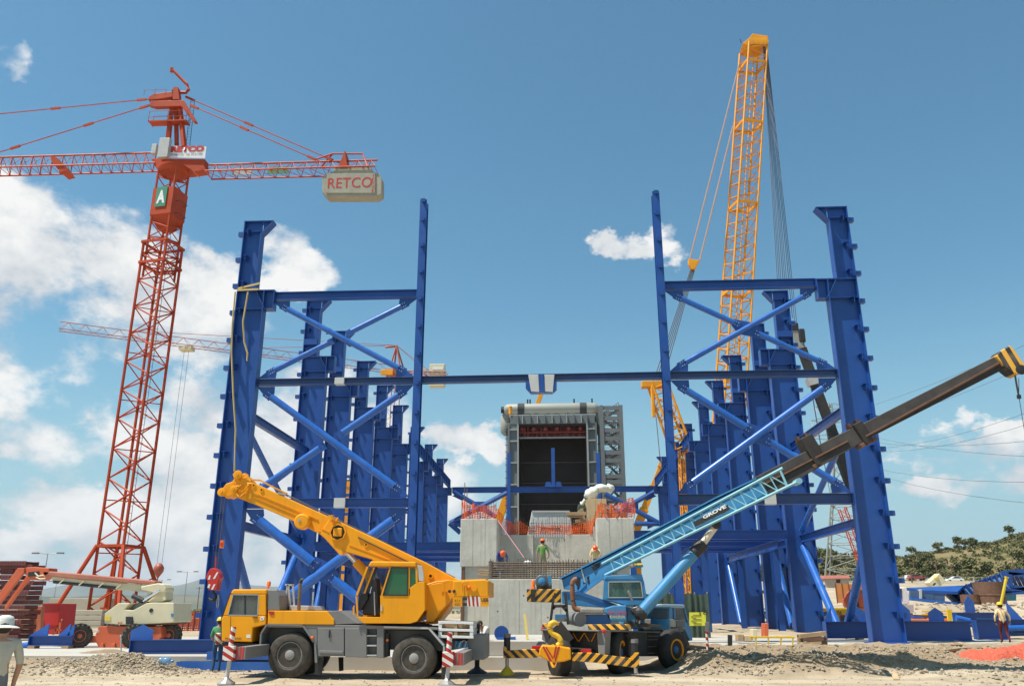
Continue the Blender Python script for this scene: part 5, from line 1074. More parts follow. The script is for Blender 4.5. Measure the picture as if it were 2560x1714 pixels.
# cabinets, sign
MB().box(c5(924, 600, jy0 - .6).x, c5(984, 600, jy0 - .6).x, jy0 - .6, jy0 - .1, c5(950, 638, jy0 - .6).z, c5(950, 526, jy0 - .6).z).build('switch_cabinet', PALE, T, bevel=.03); MB().box(c5(884, 600).x, c5(912, 600).x, jy0, jy0 + .4, c5(890, 616).z, c5(890, 562).z).build('motor_box', PALE, T, bevel=.03)
sg = [c5(990, 641, jy0 - .15), c5(1200, 645, jy0 - .15), c5(1208, 578, jy0 - .15), c5(993, 573, jy0 - .15)]
sb = MB().prism(sg, (0, .06, 0)).build('sign_board', WHITE, T); w = sg[1].x - sg[0].x; hgt = sg[3].z - sg[0].z
text('RETCO', 'lettering', sg[0] + V(w * .02, -.01, hgt * .42), (1, 0, 0), (0, 0, 1), w * .93, hgt * .52, REDD, sb, bold=.07, off=.02); text('ΤΕΧΝΙΚΗ Α.Ε.   Τηλ. 210 6113400', 'lettering', sg[0] + V(w * .02, -.01, hgt * .10), (1, 0, 0), (0, 0, 1), w * .90, hgt * .2, M('dark_green_ink', (.03, .06, .04), .6), sb, bold=.01, off=.02)
# jibs
def jib(x0, x1, n, nm, zt_, zj=zj):
    P = lambda x, k: (V(x, jy0, zj), V(x, jy1, zj), V(x, yj, zt_))[k]
    for k in range(3): MB().tube(P(x0, k), P(x1, k), .085 if k < 2 else .10, n=6).build(nm + '_chord', RED, T, smooth=40)
    m = MB()
    for i in range(n):
        xa = x0 + (x1 - x0) * i / n; xb = x0 + (x1 - x0) * (i + 1) / n; xm = (xa + xb) / 2
        for k in (0, 1): m.tube(P(xa, k), P(xm, 2), .036, n=4, caps=False); m.tube(P(xm, 2), P(xb, k), .036, n=4, caps=False)
        m.tube(P(xa, 0), P(xb, 1), .035, n=4, caps=False); m.tube(P(xa, 0), P(xa, 1), .035, n=4, caps=False)
    m.build(nm + '_lacing', RED, T, kind='stuff')
jib(c5(905, 690).x, c5(-420, 690).x, 22, 'jib', zt); jib(c5(1200, 700).x, c5(2195, 710).x, 13, 'counter_jib', c5(1700, 705).z + 1.15, c5(1700, 705).z); zjib = zj; zj = c5(1700, 705).z
cxa, cxb = c5(1950, 0).x, c5(2160, 0).x
for Y in (jy0, jy1): MB().path([V(c5(1900, 0).x, Y, zj + .9), V(c5(1980, 0).x, yj, zj + 2.0), V(c5(2150, 0).x, yj, zj + 1.9), V(c5(2195, 0).x, Y, zj)], .09, 5).build('counter_jib_end', RED, T)
MB().prism([V(c5(2030, 0).x, jy0 + .1, zj), V(c5(2080, 0).x, jy0 + .1, zj), V(c5(2060, 0).x, jy0 + .1, zj + 1.9)], (0, 1.4, 0)).build('end_plate', RED, T); tr_ = MB(); tr_.prism([c5(295, 630), c5(330, 640), c5(390, 715), c5(350, 725), c5(300, 660)], (0, 1.6, 0)); tr_.build('trolley', RED, T)
for (xx, lab, mt) in ((1410, 'board', PALE), (1610, 'board', M('green_board', (.06, .25, .12), .5))):
    bb = MB().prism([V(c5(xx, 0).x, yj + .5, zj + .25), V(c5(xx + 120, 0).x, yj + .5, zj + .25), V(c5(xx + 120, 0).x, yj + .5, zj + 1.0), V(c5(xx, 0).x, yj + .5, zj + 1.0)], (0, .05, 0)).build('banner', mt, T)
# counterweight
CK = M('counterweight_concrete', (.36, .33, .25), .85, 0, .12, .8, dust=.3, dustc='7a715c', streak=.3, streakc='6a6250')
f0 = jy0 + .15; cwp = [c5(x, y, f0) for x, y in ((1960, 690), (2170, 690), (2180, 725), (2225, 738), (2235, 765), (2233, 850), (2205, 868), (1912, 868), (1886, 845), (1886, 765), (1905, 738), (1950, 725))]
cw2 = MB().prism(cwp, (0, 1.25, 0)).build('counterweight', CK, T, bevel=.04)
pn = MB().prism([c5(x, y, f0 - .001) for x, y in ((1915, 735), (2198, 735), (2198, 852), (1908, 852))], (0, -.10, 0)).build('raised_panel', CK, cw2, bevel=.02)
a = c5(1918, 822, f0 - .1); b = c5(2176, 822, f0 - .1); text('RETCO', 'lettering', a, (1, 0, 0), (0, 0, 1), b.x - a.x, c5(1918, 762, f0 - .1).z - a.z, REDD, cw2, off=.02, bold=.0)
for i, ch in enumerate('TEXAE'): a = c5(2177, 755 + i * 22, f0 - .1); text(ch, 'lettering', a, (1, 0, 0), (0, 0, 1), .30, .30, REDD, cw2, off=.025)
# tie bars with turnbuckles
for pts in ([(868, 300), (-420, 428)], [(868, 338), (30, 600), (-60, 625)], [(1085, 285), (1990, 675)], [(1115, 335), (1880, 668)]):
    Y = jy0 if pts[0][1] > 310 else yj + .2; P = [c5(x, y, Y) for x, y in pts]; MB().path(P, .055, 5).build('tie_bar', RED, T)
    for f in (.03, .42, .93): c = P[0] + (P[1] - P[0]) * f; u = (P[1] - P[0]).normalized(); MB().bar(c - u * .5, c + u * .5, .16, .22).build('coupling', RED, T)
# ballast blocks under the crane
K = M('ballast_concrete', (.40, .36, .28), .9, 0, .14, .5, dust=.35, dustc='8d836e', bump=.01)
words = ('bottom', 'second', 'third', 'top')
bt = C1(750, 815, TY - 4).z
for j in range(4):
    z = ZB + (bt - ZB) * j / 4
    for (xa, xb, y, wd) in ((530, 1060, TY - 4.4, 'near'), (560, 1080, TY + 3.4, 'far')):
        if wd == 'far' and j < 2: continue
        zz = z if wd == 'near' else ZB + (C1(750, 708, TY + 3.4).z - ZB) * (j - 2 + .0) / 2
        h = (bt - ZB) / 4 - .03 if wd == 'near' else (C1(750, 708, TY + 3.4).z - ZB) / 2 - .03
        o = MB().box(C1(xa + (j % 2) * 14, 0, y).x, C1(xb, 0, y).x, y, y + 1.3, zz, zz + h).build('ballast_block', K, bevel=.04); tag(o, '%s long concrete ballast block of the %s stack under the red tower crane' % (words[j] if wd == 'near' else ('lower', 'upper')[j - 2], wd), 'concrete block', 'ballast blocks')

# ================================================================ FAR RED TOWER CRANE
K2 = crop(900, 820, 7.8385); Y2 = 150.
T2 = thing('tower_crane', 'small far red tower crane, pale counterweight, jib reaching left behind the big crane', 'tower crane', (K2(655, 1000, Y2).x, Y2, ZB))
X2 = K2(655, 1100, Y2).x; zj2 = K2(600, 850, Y2).z; RED2 = M('far_red_paint', (.34, .08, .045), .5)
lat_part(T2, 'mast', V(X2, Y2, ZB), V(X2, Y2, zj2 - .8), V(.85, -.3, 0), V(.3, .85, 0), 34, .08, .035, mat=RED2)
MB().box(X2 - 1.6, X2 + 1.2, Y2 - 1.2, Y2 + 1.2, zj2 - .9, zj2 + .3).build('slewing_unit', RED2, T2, bevel=.1); MB().box(K2(480, 0, Y2).x, K2(720, 0, Y2).x, Y2 - 1.6, Y2 - 1.3, K2(600, 960, Y2).z, K2(600, 850, Y2).z).build('cab', YELD, T2, bevel=.1)
apx = K2(718, 340, Y2)
for (x, y, dy) in ((640, 690, -1), (660, 690, 1), (800, 780, -1), (840, 780, 1)): MB().tube(apx, K2(x, y, Y2) + V(0, dy, 0), .16, n=6).build('head_leg', RED2, T2)
tp = QZ(147, 824, zj2); rt2 = V(X2 - 1.5, Y2, zj2)
d2 = (tp - rt2); sv = V(-d2.y, d2.x, 0).normalized() * .8
lat_part(T2, 'jib', rt2 + V(0, 0, .7), tp + V(0, 0, .7), sv, V(0, 0, .7), 44, .065, .028, tri=True, mat=RED2)
lat_part(T2, 'counter_jib', V(X2 + 1, Y2, zj2 - .3), K2(1710, 905, Y2), V(0, .8, 0), V(0, 0, .25), 10, .10, .05, mat=RED2)
bx0, bx1 = K2(1400, 0, Y2).x, K2(1690, 0, Y2).x; MB().box(bx0, bx1, Y2 - .8, Y2 + .8, K2(1500, 1155, Y2).z, K2(1500, 720, Y2).z).build('counterweight', CREAM, T2, bevel=.1); MB().box(bx0 + .6, bx1 - .3, Y2 - .86, Y2 - .81, K2(1500, 835, Y2).z, K2(1500, 780, Y2).z).build('sign', WHITE, T2); MB().box(K2(1250, 0, Y2).x, K2(1335, 0, Y2).x, Y2 - .5, Y2 + .5, K2(1300, 890, Y2).z, K2(1300, 790, Y2).z).build('winch_box', PALE, T2)
for q in (rt2 + (tp - rt2) * .42 + V(0, 0, 1.5), rt2 + (tp - rt2) * .80 + V(0, 0, 1.5)): MB().tube(apx, q, .05, n=4).build('tie_bar', RED2, T2)
for x in (1335, 1420): MB().tube(apx, K2(x, 880, Y2), .04, n=4).build('tie_bar', RED2, T2)
MB().tube(K2(500, 370, Y2), K2(690, 355, Y2), .25, n=6).build('tie_socket', RED2, T2)
trp = QZ(467, 872, zj2 - .3); MB().cbox(trp, (2.2, 1.6, .7)).build('trolley', CREAM, T2)
hk2 = thing('crane_hook', 'small red ball hook hanging far left on thin ropes from the far crane', 'crane hook', (trp.x, trp.y, Q(422, 1436, trp.y).z)); zz = Q(422, 1426, trp.y).z
MB().lathe((trp.x, trp.y, zz - 1.1), (0, 0, 1), [(.08, -1.0), (.1, 0), (.75, 1.0), (.8, 1.6), (.5, 2.1), (.2, 2.3)], 12).build('ball', RED2, hk2, smooth=40); 
for dx in (-.4, .4): MB().tube((trp.x + dx, trp.y, zz + .8), (trp.x + dx, trp.y, zj2 - .6), .03, n=4).build('rope', ROPE, hk2)

# ================================================================ YELLOW CRAWLER CRANE BEHIND THE RIGHT ROW
C11 = crop(1700, 60, 1.5688); H1 = crop(1700, 60, 5.2269); YY = 100.; KS = YY / 80
tipP = H1(960, 330, YY); ft = Q(1793, 1480, YY)
CR = thing('crawler_crane', 'tall yellow lattice boom crane rising behind the right column row', 'crawler crane', (ft.x, YY, ZB))
ph = rad(-15.5); f1 = V(math.cos(ph), -math.sin(ph), 0); f2 = V(math.sin(ph), math.cos(ph), 0)
knee = ft + (tipP - ft) * .22
lat_part(CR, 'boom', knee, tipP, f1 * 1.12 * KS, f2 * 1.12 * KS, 60, .15, .068, mat=YELD); lat_part(CR, 'boom_foot', ft, knee, f1 * .6, f2 * .4, 12, .13, .06, s2=f1 * 1.12 * KS, u2=f2 * 1.12 * KS, mat=YELD)
for f in (.17, .335, .5, .665, .83, .96):
    c = ft + (tipP - ft) * f
    for a, b in (((-1, -1), (1, -1)), ((1, -1), (1, 1)), ((1, 1), (-1, 1)), ((-1, 1), (-1, -1))): MB().bar(c + f1 * 1.15 * KS * a[0] + f2 * 1.15 * KS * a[1], c + f1 * 1.15 * KS * b[0] + f2 * 1.15 * KS * b[1], .18, .35).build('section_joint', YELD, CR)
m = MB().tube(ft + (tipP - ft) * .02 + f1 * .1, tipP + f1 * .1, .07, n=5).build('boom_walkway_pipe', YELD, CR)
hdp = [H1(x, y, YY - 1.1) for x, y in ((820, 250), (900, 185), (950, 125), (1150, 155), (1150, 215), (1110, 260), (1090, 520), (890, 520), (890, 340))]
bh = MB().prism(hdp[:6] + [H1(1080, 300, YY - 1.1), H1(900, 300, YY - 1.1)], (0, 2.3, 0)).build('boom_head', YELD, CR, bevel=.05)
for x in (930, 1000, 1060, 1105): MB().lathe(H1(x, 230, YY - 1.15), (0, -1, 0), [(.55, 0), (.55, .1), (.25, .12)], 14).build('sheave', YELD, bh)
MB().tube(H1(800, 250, YY), H1(785, 200, YY), .06, n=4).build('wind_vane', DARK, bh)
bk = C11(55, 945, YY)
for (x, y, x2) in ((232, 160, 38), (208, 400, 78)): P = [C11(x, y, YY), C11(x2, 925, YY)]; MB().tube(P[0], P[1], .10, n=5).build('pendant', M('pendant_paint', (.45, .28, .20), .6), CR)
MB().prism([C11(33, 920, YY - .4), C11(78, 925, YY - .4), C11(68, 945, YY - .4), C11(60, 962, YY - .4), C11(45, 960, YY - .4), C11(35, 940, YY - .4)], (0, .8, 0)).build('equaliser', YELD, CR, bevel=.05)
mt_ = C9(135, 125, YY)
for i in range(5): MB().tube(C11(42 + i * 4, 960, YY), mt_ + V(-.6 + i * .3, 0, 0), .055, n=4).build('luffing_rope', ROPE, CR)
mk_ = C9(262, 480, YY); lat_part(CR, 'live_mast', mt_, mk_, f1 * .85 * KS, f2 * .6 * KS, 11, .16, .07, mat=YELD); lat_part(CR, 'mast_foot', mk_, Q(1719, 1490, YY), f1 * .28, f2 * .28, 22, .08, .04, mat=YELD)
MB().box(mt_.x - 2.0, mt_.x + 1.2, YY - .6, YY + .6, mt_.z - .5, mt_.z + .25).build('mast_head', YELD, CR, bevel=.05); MB().tube(C9(108, 130, YY - .5), C9(115, 300, YY - .5), .25, n=6).build('mast_guard', YELD, CR); 
for i in range(9): MB().tube(H1(1085 + i * 6, 260 + i * 3, YY - .8 + i * .2), C8(905 + i * 13, 820 + (i % 3) * 15, YY - .8 + i * .2), .042, n=4).build('hoist_rope', ROPE, CR)
for s in (-1, 1):
    m = MB(); m.slab([(ft.x - 5, 0, .95), (ft.x - 4.6, 0, .47), (ft.x + 3.4, 0, .47), (ft.x + 4, 0, .95), (ft.x + 3.6, 0, 1.6), (ft.x - 4.6, 0, 1.6)], YY + s * 3 - .5, YY + s * 3 + .5); m.build('crawler_track', DARK, CR, bevel=.1)
MB().box(ft.x - 3.2, ft.x + .8, YY - 1.2, YY + 1.6, 1.7, 3.4).build('house', GREY, CR, bevel=.1); MB().box(ft.x - 2, ft.x + 2, YY - 2.5, YY + 2.5, .9, 1.68).build('car_body', YELD, CR)

# ================================================================ OTHER FAR BOOMS
def teleboom(name, label, P, w, mat, Y, cat='crane boom', secs=3, extra=None):
    a, b = Q(*P[0], Y), Q(*P[1], Y); t = thing(name, label, cat, (a.x, Y, ZB))
    for k in range(secs):
        f0, f1_ = k / secs, (k + 1) / secs + (.02 if k < secs - 1 else 0); ww = w * (1 - .2 * k)
        s = MB().bar(a + (b - a) * f0, a + (b - a) * f1_, ww, ww * 1.1, V(0, 1, 0)).build('boom_section', mat, t, bevel=.04)
        if k < secs - 1: c = a + (b - a) * f1_; u = (b - a).normalized(); MB().bar(c - u * .2, c + u * .15, ww * 1.1, ww * 1.2, V(0, 1, 0)).build('collar', mat, t)
    MB().bar(b - (b - a).normalized() * .2, b + (b - a).normalized() * .6, w * .75, w * 1.0, V(0, 1, 0)).build('boom_head', mat, t)
    base = V(a.x, Y, 0); m = MB().box(a.x - 4, a.x + 4, Y - 1.3, Y + 1.3, 1.1, 2.0).build('carrier', mat, t, bevel=.1); MB().bar(V(a.x, Y, 2.0), a, w * 1.2, w * 1.2, V(0, 1, 0)).build('turret', mat, t)
    for x in (-2.8, -1.4, 1.6, 3): MB().tube((a.x + x, Y - 1.35, .95), (a.x + x, Y - .95, .95), .55, n=14).build('wheel', DARK, t)
    return t
tb = teleboom('crane_boom', 'yellow telescopic boom slanting up to the right, between the boiler stair tower and right posts', ((1586, 1335), (1652, 1165)), 1.35, YELD, 140., secs=3)
MB().tube(Q(1652, 1165, 140), Q(1640, 1040, 140), .06, n=4).build('rope', ROPE, tb)
teleboom('crane_boom', 'yellow telescopic boom passing behind the boiler, its tip above the drum', ((1235, 1335), (1366, 945)), 1.5, YELD, 172., secs=3)
tb = teleboom('crane_boom', 'yellow boom standing nearly upright between the blue columns of the left row', ((858, 1330), (878, 1215)), 1.6, YELD, 120., secs=2); MB().cbox(Q(872, 1208, 120), (1.2, .8, 1.0)).build('hook_block', DARK, tb); MB().tube(Q(872, 1208, 120), Q(878, 1165, 120), .06, n=4).build('rope', ROPE, tb)
# old truck crane with a dark boom behind the right column
OY = 61.
ob = thing('truck_crane', 'white-cabbed truck crane with a dark rusty boom, behind the front right column', 'truck crane', (Q(2240, 1540, OY).x, OY, ZB))
bt_, bb_ = Q(1986, 822, OY), Q(2236, 1500, OY); n_ = V(-(bt_ - bb_).z, 0, (bt_ - bb_).x).normalized()
MB().bar(bb_, bb_ + (bt_ - bb_) * .58, .62, .80, V(0, 1, 0) if False else n_).build('boom_section', BROWN, ob); MB().bar(bb_ + (bt_ - bb_) * .55, bb_ + (bt_ - bb_) * .92, .5, .62, n_).build('boom_section', BROWN, ob); MB().bar(bb_ + (bt_ - bb_) * .8, bt_, .42, .5, n_).build('boom_section', M('weathered_pale_boom', (.32, .31, .27), .6, 0, .2, 2), ob)
c = bb_ + (bt_ - bb_) * .79; u = (bt_ - bb_).normalized(); MB().bar(c - u * .3, c + u * .3, .8, .95, n_).build('collar', PALE, ob); MB().cbox(bt_ + V(.45, 0, -.6), (.5, .6, 1.1)).build('head_sheaves', DARK, ob, bevel=.1); MB().cbox(bt_ + V(0, 0, .1), (.5, .5, .6)).build('boom_head', DARK, ob)
MB().path([bt_ + V(.5, -.2, -1), bt_ + V(.9, -.2, -9), bt_ + V(1.2, -.2, -13), bt_ + V(1.5, -.2, -9), bt_ + V(1.3, -.2, -5)], .04, 4).build('slack_rope', ROPE, ob)
W1 = lambda x, y: C4(x, y, OY - 1)
MB().prism([W1(1480, 455), W1(1530, 455), W1(1560, 500), W1(1562, 570), W1(1480, 575)], (0, 1.6, 0)).build('cab', WHITE, ob, bevel=.05); MB().prism([W1(1486, 465), W1(1508, 465), W1(1510, 535), W1(1488, 540)], (0, -.03, 0)).build('window', DARK, ob); MB().prism([W1(1490, 575), W1(1590, 575), W1(1592, 625), W1(1490, 640)], (0, 2, 0)).build('carrier', PALE, ob); MB().prism([W1(1495, 630), W1(1585, 630), W1(1585, 690), W1(1495, 690)], (0, 2, 0)).build('chassis', RUST, ob)
MB().box(bb_.x - 4, bb_.x + 2, OY - .4, OY + 1.6, .9, 1.7).build('deck', RUST, ob)
for x in (-3.2, -1.8, .8, 2.2): MB().tube((bb_.x + x, OY - 1.0, .95), (bb_.x + x, OY - .5, .95), .5, n=14).build('wheel', DARK, ob)
# ================================================================ CONCRETE PEDESTAL
ORNET = netmat('orange_safety_net', 'ff6a1c', .10, .36)
REBAR = M('rusty_rebar', (.16, .12, .09), .8, .2, .3, 6)
FW_ = 40.0; PY = 44.6; RY = 47.6
pdz = C3(700, 682, FW_).z
PD = thing('concrete_pedestal', 'grey concrete machine foundation with two tall piers, in the middle of the site', 'foundation', (C3(757, 1250, FW_).x, FW_, ZB))
xa, xb = C3(266, 900, FW_).x, C3(1250, 900, FW_).x
MB().box(xa, xb, FW_, PY - .004, ZB, pdz).build('base_wall', CONC, PD, bevel=.03)
ztp = C3(190, 185, PY).z; zpb = C3(190, 580, PY).z
for k, (l, r) in enumerate(((35, 338), (1168, 1478))):
    x0, x1 = C3(l, 400, PY).x, C3(r, 400, PY).x
    MB().box(x0, x1, PY, RY + 4, zpb, ztp).build('pier', CONC, PD, bevel=.03)
    MB().box(x0 + .25, x1 - .25 if k == 0 else x1 - .3, PY + .15, RY + 3, ZB, zpb - .004).build('pier_base', CONCL if False else CONC, PD)
    m = MB().box(x0 + .08, x0 + .24, PY + .05, PY + .3, ZB, zpb - .02).build('shutter_edge', RUST, PD)
    # faint shutter joints, thin raised strips in the same concrete
    for i in (1, 2): xx = x0 + (x1 - x0) * i / 3; MB().box(xx - .012, xx + .012, PY - .012, PY - .001, zpb, ztp).build('shutter_joint', CONC, PD)
xi0, xi1 = C3(338, 0, PY).x, C3(1168, 0, PY).x
for (l, r, y) in ((400, 640, 318), (640, 905, 345), (905, 1130, 315)):
    zt_ = C3(l, y, RY).z; MB().box(C3(l, 400, RY).x if l > 400 else xi0, C3(r, 400, RY).x if r < 1130 else xi1, RY + (0 if l != 640 else .25), RY + 1, pdz - .3, zt_).build('back_wall', CONC, PD, bevel=.02)
MB().box(xi0, xi1, PY - .002, RY - .002, pdz - .5, pdz - .004).build('work_floor', CONC, PD)
for x in (520, 700, 860): q = C3(x, 1000, FW_); MB().box(q.x - .01, q.x + .01, FW_ - .012, FW_ - .001, ZB + .6, pdz - .05).build('shutter_joint', CONC, PD)
st_ = MB().box(xa, .62, 32.1, FW_ - .002, ZB + .004, ZB + .52).build('plinth', CONCL, PD, bevel=.02)
for (x, y) in ((330, 1100), (345, 950), (760, 1000), (560, 820), (1010, 1020)): q = C3(x, y, FW_ - .003); MB().tube(q, q + V(0, .01, 0), .035, n=8).build('tie_hole', DARK, PD)
# timber packing under the left pier
for i, (x0_, x1_, y) in enumerate(((185, 280, 612), (195, 290, 630), (180, 270, 648))): a, b = C3(x0_, y, PY - .5), C3(x1_, y + 4, PY - .5); o = MB().bar(a, b, .5, .09).build('timber_packing', WOOD, bevel=.01); tag(o, '%s timber packed beside the left concrete pier' % ('top', 'middle', 'bottom')[i], 'timber')
# ---- reinforcement cage on the base wall
cg = thing('rebar_cage', 'brown steel reinforcement cage standing on the front of the concrete base wall', 'rebar cage', (xa, FW_ + .4, pdz))
cx0, cx1 = C3(282, 600, FW_).x, C3(1330, 600, FW_).x; zc1_ = C3(600, 540, FW_).z; r5 = random.Random(11)
m = MB(); n = int((cx1 - cx0) / .13)
for i in range(n + 1):
    x = cx0 + (cx1 - cx0) * i / n
    for y in (FW_ + .06, FW_ + .75): m.tube((x + r5.uniform(-.01, .01), y, pdz - .02), (x + r5.uniform(-.03, .03), y, zc1_ + r5.uniform(.02, .16)), .016, n=4, caps=False)
    if i % 2: m.tube((x, FW_ + .06, zc1_ - .12), (x, FW_ + .75, zc1_ - .12), .014, n=4, caps=False)
m.build('upright_bars', REBAR, cg, kind='stuff'); m = MB()
for j in range(8):
    z = pdz + .05 + (zc1_ - pdz - .08) * j / 7
    for y in (FW_ + .04, FW_ + .4, FW_ + .77): m.tube((cx0 - .1, y, z + r5.uniform(-.02, .02)), (cx1, y, z + r5.uniform(-.02, .02)), .018, n=4)
m.build('long_bars', REBAR, cg, kind='stuff')
for x in (cx0 - .05, cx0 + 4.9): m = MB().box(x, x + .12, FW_ + .02, FW_ + .7, pdz, zc1_ + .05).build('spacer_frame', REBAR, cg)
# ---- starter bars and orange netting on the piers
def starters(label, x0, x1, Y, z, h, step):
    t = thing('starter_bars', label, 'rebar', ((x0 + x1) / 2, Y, z)); m = MB(); k = int((x1 - x0) / step)
    for i in range(k + 1): x = x0 + (x1 - x0) * i / k; m.tube((x, Y, z), (x + r5.uniform(-.04, .04), Y + r5.uniform(-.03, .03), z + h * r5.uniform(.75, 1.1)), .013, n=4, caps=False)
    for j in range(2): m.tube((x0, Y, z + h * (.3 + .4 * j)), (x1, Y, z + h * (.3 + .4 * j)), .012, n=4)
    m.build('bars', REBAR, t, kind='stuff'); return t
pl0, pl1 = C3(45, 0, PY).x, C3(330, 0, PY).x; pr0, pr1 = C3(1175, 0, PY).x, C3(1470, 0, PY).x
starters('thin starter bars on top of the left concrete pier', pl0, pl1, PY + .2, ztp, .95, .14); starters('thin starter bars on top of the right concrete pier', pr0, pr1, PY + .2, ztp, .95, .16); starters('row of starter bars on the low wall between the piers', xi0 + .3, xi1 - .3, RY + .2, C3(640, 335, RY).z, 1.1, .13)
t = thing('scaffold_poles', 'two thin upright poles standing on the left concrete pier', 'pole', (pl0 + .2, PY + .4, ztp))
for x, h in ((95, 895), (113, 940)): q = C6(x + 100, h, PY + .4); MB().tube((q.x, PY + .4, ztp), (q.x, PY + .4, q.z), .022, n=5).build('pole', REBAR, t)
def net(label, P, sag=.12, nx=14, nz=5):
    """P: BL, BR, TR, TL"""
    BL, BR, TR, TL = [Vector(p) for p in P]; g = random.Random(len(label)); vs = []; 
    for j in range(nz + 1):
        for i in range(nx + 1):
            u, v = i / nx, j / nz; p = (BL * (1 - u) + BR * u) * (1 - v) + (TL * (1 - u) + TR * u) * v
            p = p + V(.05 * math.sin(u * 31 + v * 4), .13 * math.sin(u * 23 + 2 * v) + g.uniform(-.05, .05), (g.uniform(-.14, .10) if j == nz else 0) - sag * v * 4 * u * (1 - u)); vs.append(p)
    fs = [(j * (nx + 1) + i, j * (nx + 1) + i + 1, (j + 1) * (nx + 1) + i + 1, (j + 1) * (nx + 1) + i) for j in range(nz) for i in range(nx)]
    o = MB().add(vs, fs).build('safety_net', ORNET, smooth=True); tag(o, label, 'safety net', 'orange safety nets'); return o
ZT2 = ztp + 1.0
net('orange net fence along the front of the left concrete pier', [V(pl0, PY + .1, ztp), V(pl1, PY + .1, ztp), V(pl1, PY + .1, ztp + .75), V(pl0, PY + .1, ztp + 1.0)])
net('orange net sagging from the left pier down to the low wall', [C6(445, 1205, PY + 1), C6(545, 1310, RY), C6(545, 1205, RY), C6(440, 1085, PY + 1)], .05, 8, 5)
net('broad orange net along the low wall between the piers', [C6(530, 1300, RY + .1), C6(1190, 1305, RY + .1), C6(1200, 1195, RY + .1), C6(530, 1195, RY + .1)], .25, 26, 5)
net('orange net climbing from the low wall up to the right pier', [C6(1180, 1295, RY), C6(1235, 1180, PY + 1), C6(1245, 1060, PY + 1), C6(1190, 1200, RY)], .05, 8, 5)
net('orange net fence along the front of the right concrete pier', [V(pr0, PY + .1, ztp), V(pr1, PY + .1, ztp), V(pr1 + .05, PY + .1, ztp + 1.05), V(pr0, PY + .1, ztp + .8)])
# ---- things on the pedestal
wy = 50.5; q6 = lambda x, y, Y=wy: C6(x, y, Y)
wg = thing('machine_hood', 'pale sloping machine hood standing behind the nets', 'machine hood', (q6(865, 0).x, wy, q6(865, 1310).z)); MB().prism([q6(720, 1120), q6(1018, 1120), q6(1045, 1330), q6(680, 1330)], (0, 3, 0)).build('casing', M('pale_casing', (.55, .55, .52), .6, 0, .06, 1), wg, bevel=.04); MB().bar(q6(790, 1250, wy - .02), q6(940, 1252, wy - .02), .02, .05).build('seam', DARK, wg); MB().bar(q6(722, 1122, wy - .03), q6(1016, 1122, wy - .03), .06, .1).build('rim', PALE, wg)
px_ = thing('plywood_box', 'tall tan plywood shuttering box on the right of the pedestal', 'shuttering', (q6(1225, 0).x, wy - 2, q6(1225, 1260).z)); yq = 48.8; MB().prism([q6(1148, 1024, yq), q6(1222, 1022, yq), q6(1222, 1260, yq), q6(1160, 1260, yq)], (0, 2, 0)).build('panel', PLY, px_, bevel=.01); MB().prism([q6(1224, 1022, yq), q6(1305, 1024, yq), q6(1308, 1170, yq), q6(1224, 1260, yq)], (0, 2, 0)).build('panel', PLY, px_, bevel=.01)
for i, (x0_, y0_, x1_, y1_) in enumerate(((990, 1140, 1145, 1140), (1000, 1155, 1120, 1160), (1050, 1165, 1110, 1110), (1085, 1130, 1150, 1250), (1060, 1200, 1150, 1190), (1110, 1100, 1145, 1260), (1310, 1130, 1400, 1150), (1320, 1160, 1390, 1140))): o = MB().bar(q6(x0_, y0_, 48.3 + i * .12), q6(x1_, y1_, 48.3 + i * .12), .12, .18).build('shuttering_timber', WOOD, bevel=.01); tag(o, ('uppermost flat timber left of', 'flat timber just under the uppermost one left of', 'slanting timber left of', 'leaning timber against the left side of', 'lowest flat timber left of', 'steep timber tight against', 'timber sloping down right of', 'timber sloping up right of')[i] + ' the plywood box', 'timber', 'timbers by the plywood box')
def blob(m, c, r, sd, nu=14, nv=9, amp=.22):
    k = len(m.v); m.ball(c, r, nu, nv)
    for i in range(k, len(m.v)): d = m.v[i] - Vector(c); m.v[i] = Vector(c) + d * (1 + amp * noise.noise(d * (1.6 / max(r)) + V(sd, sd * 2, 0)))
TARP = M('white_tarpaulin', (.62, .63, .56), .6, 0, .15, 3, bump=.03, bscale=6)
tp_ = thing('wrapped_machine', 'machine wrapped in white tarpaulin on top of the plywood box', 'wrapped machine', q6(1230, 1024, yq)); m = MB(); a = q6(1190, 985, yq + .9); b = q6(1260, 945, yq + .9); c = q6(1335, 940, yq + .9); blob(m, a, (.40, .45, .33), 1, amp=.5); m.build('tarpaulin_bundle', TARP, tp_, smooth=True); m = MB(); blob(m, b, (.62, .4, .22), 5, amp=.5); m.build('tarpaulin_roll', TARP, tp_, smooth=True); m = MB(); blob(m, c, (.28, .35, .24), 9, amp=.5); m.build('tarpaulin_end', TARP, tp_, smooth=True); MB().tube(q6(1140, 1030, yq + .5), q6(1110, 1070, yq + .5), .12, .08, n=10).build('tarpaulin_tail', TARP, tp_, smooth=40)
gb = thing('green_bin', 'small dark green machine beside the plywood box', 'machine', q6(1110, 1110, 49.5)); MB().prism([q6(1082, 1068, 49.5), q6(1140, 1062, 49.5), q6(1145, 1112, 49.5), q6(1080, 1112, 49.5)], (0, 1, 0)).build('body', M('dark_green_paint', (.06, .09, .05), .6), gb, bevel=.05); MB().tube(q6(1100, 1062, 49.8), q6(1130, 1058, 49.8), .12, n=8).build('roller', WHITE, gb)
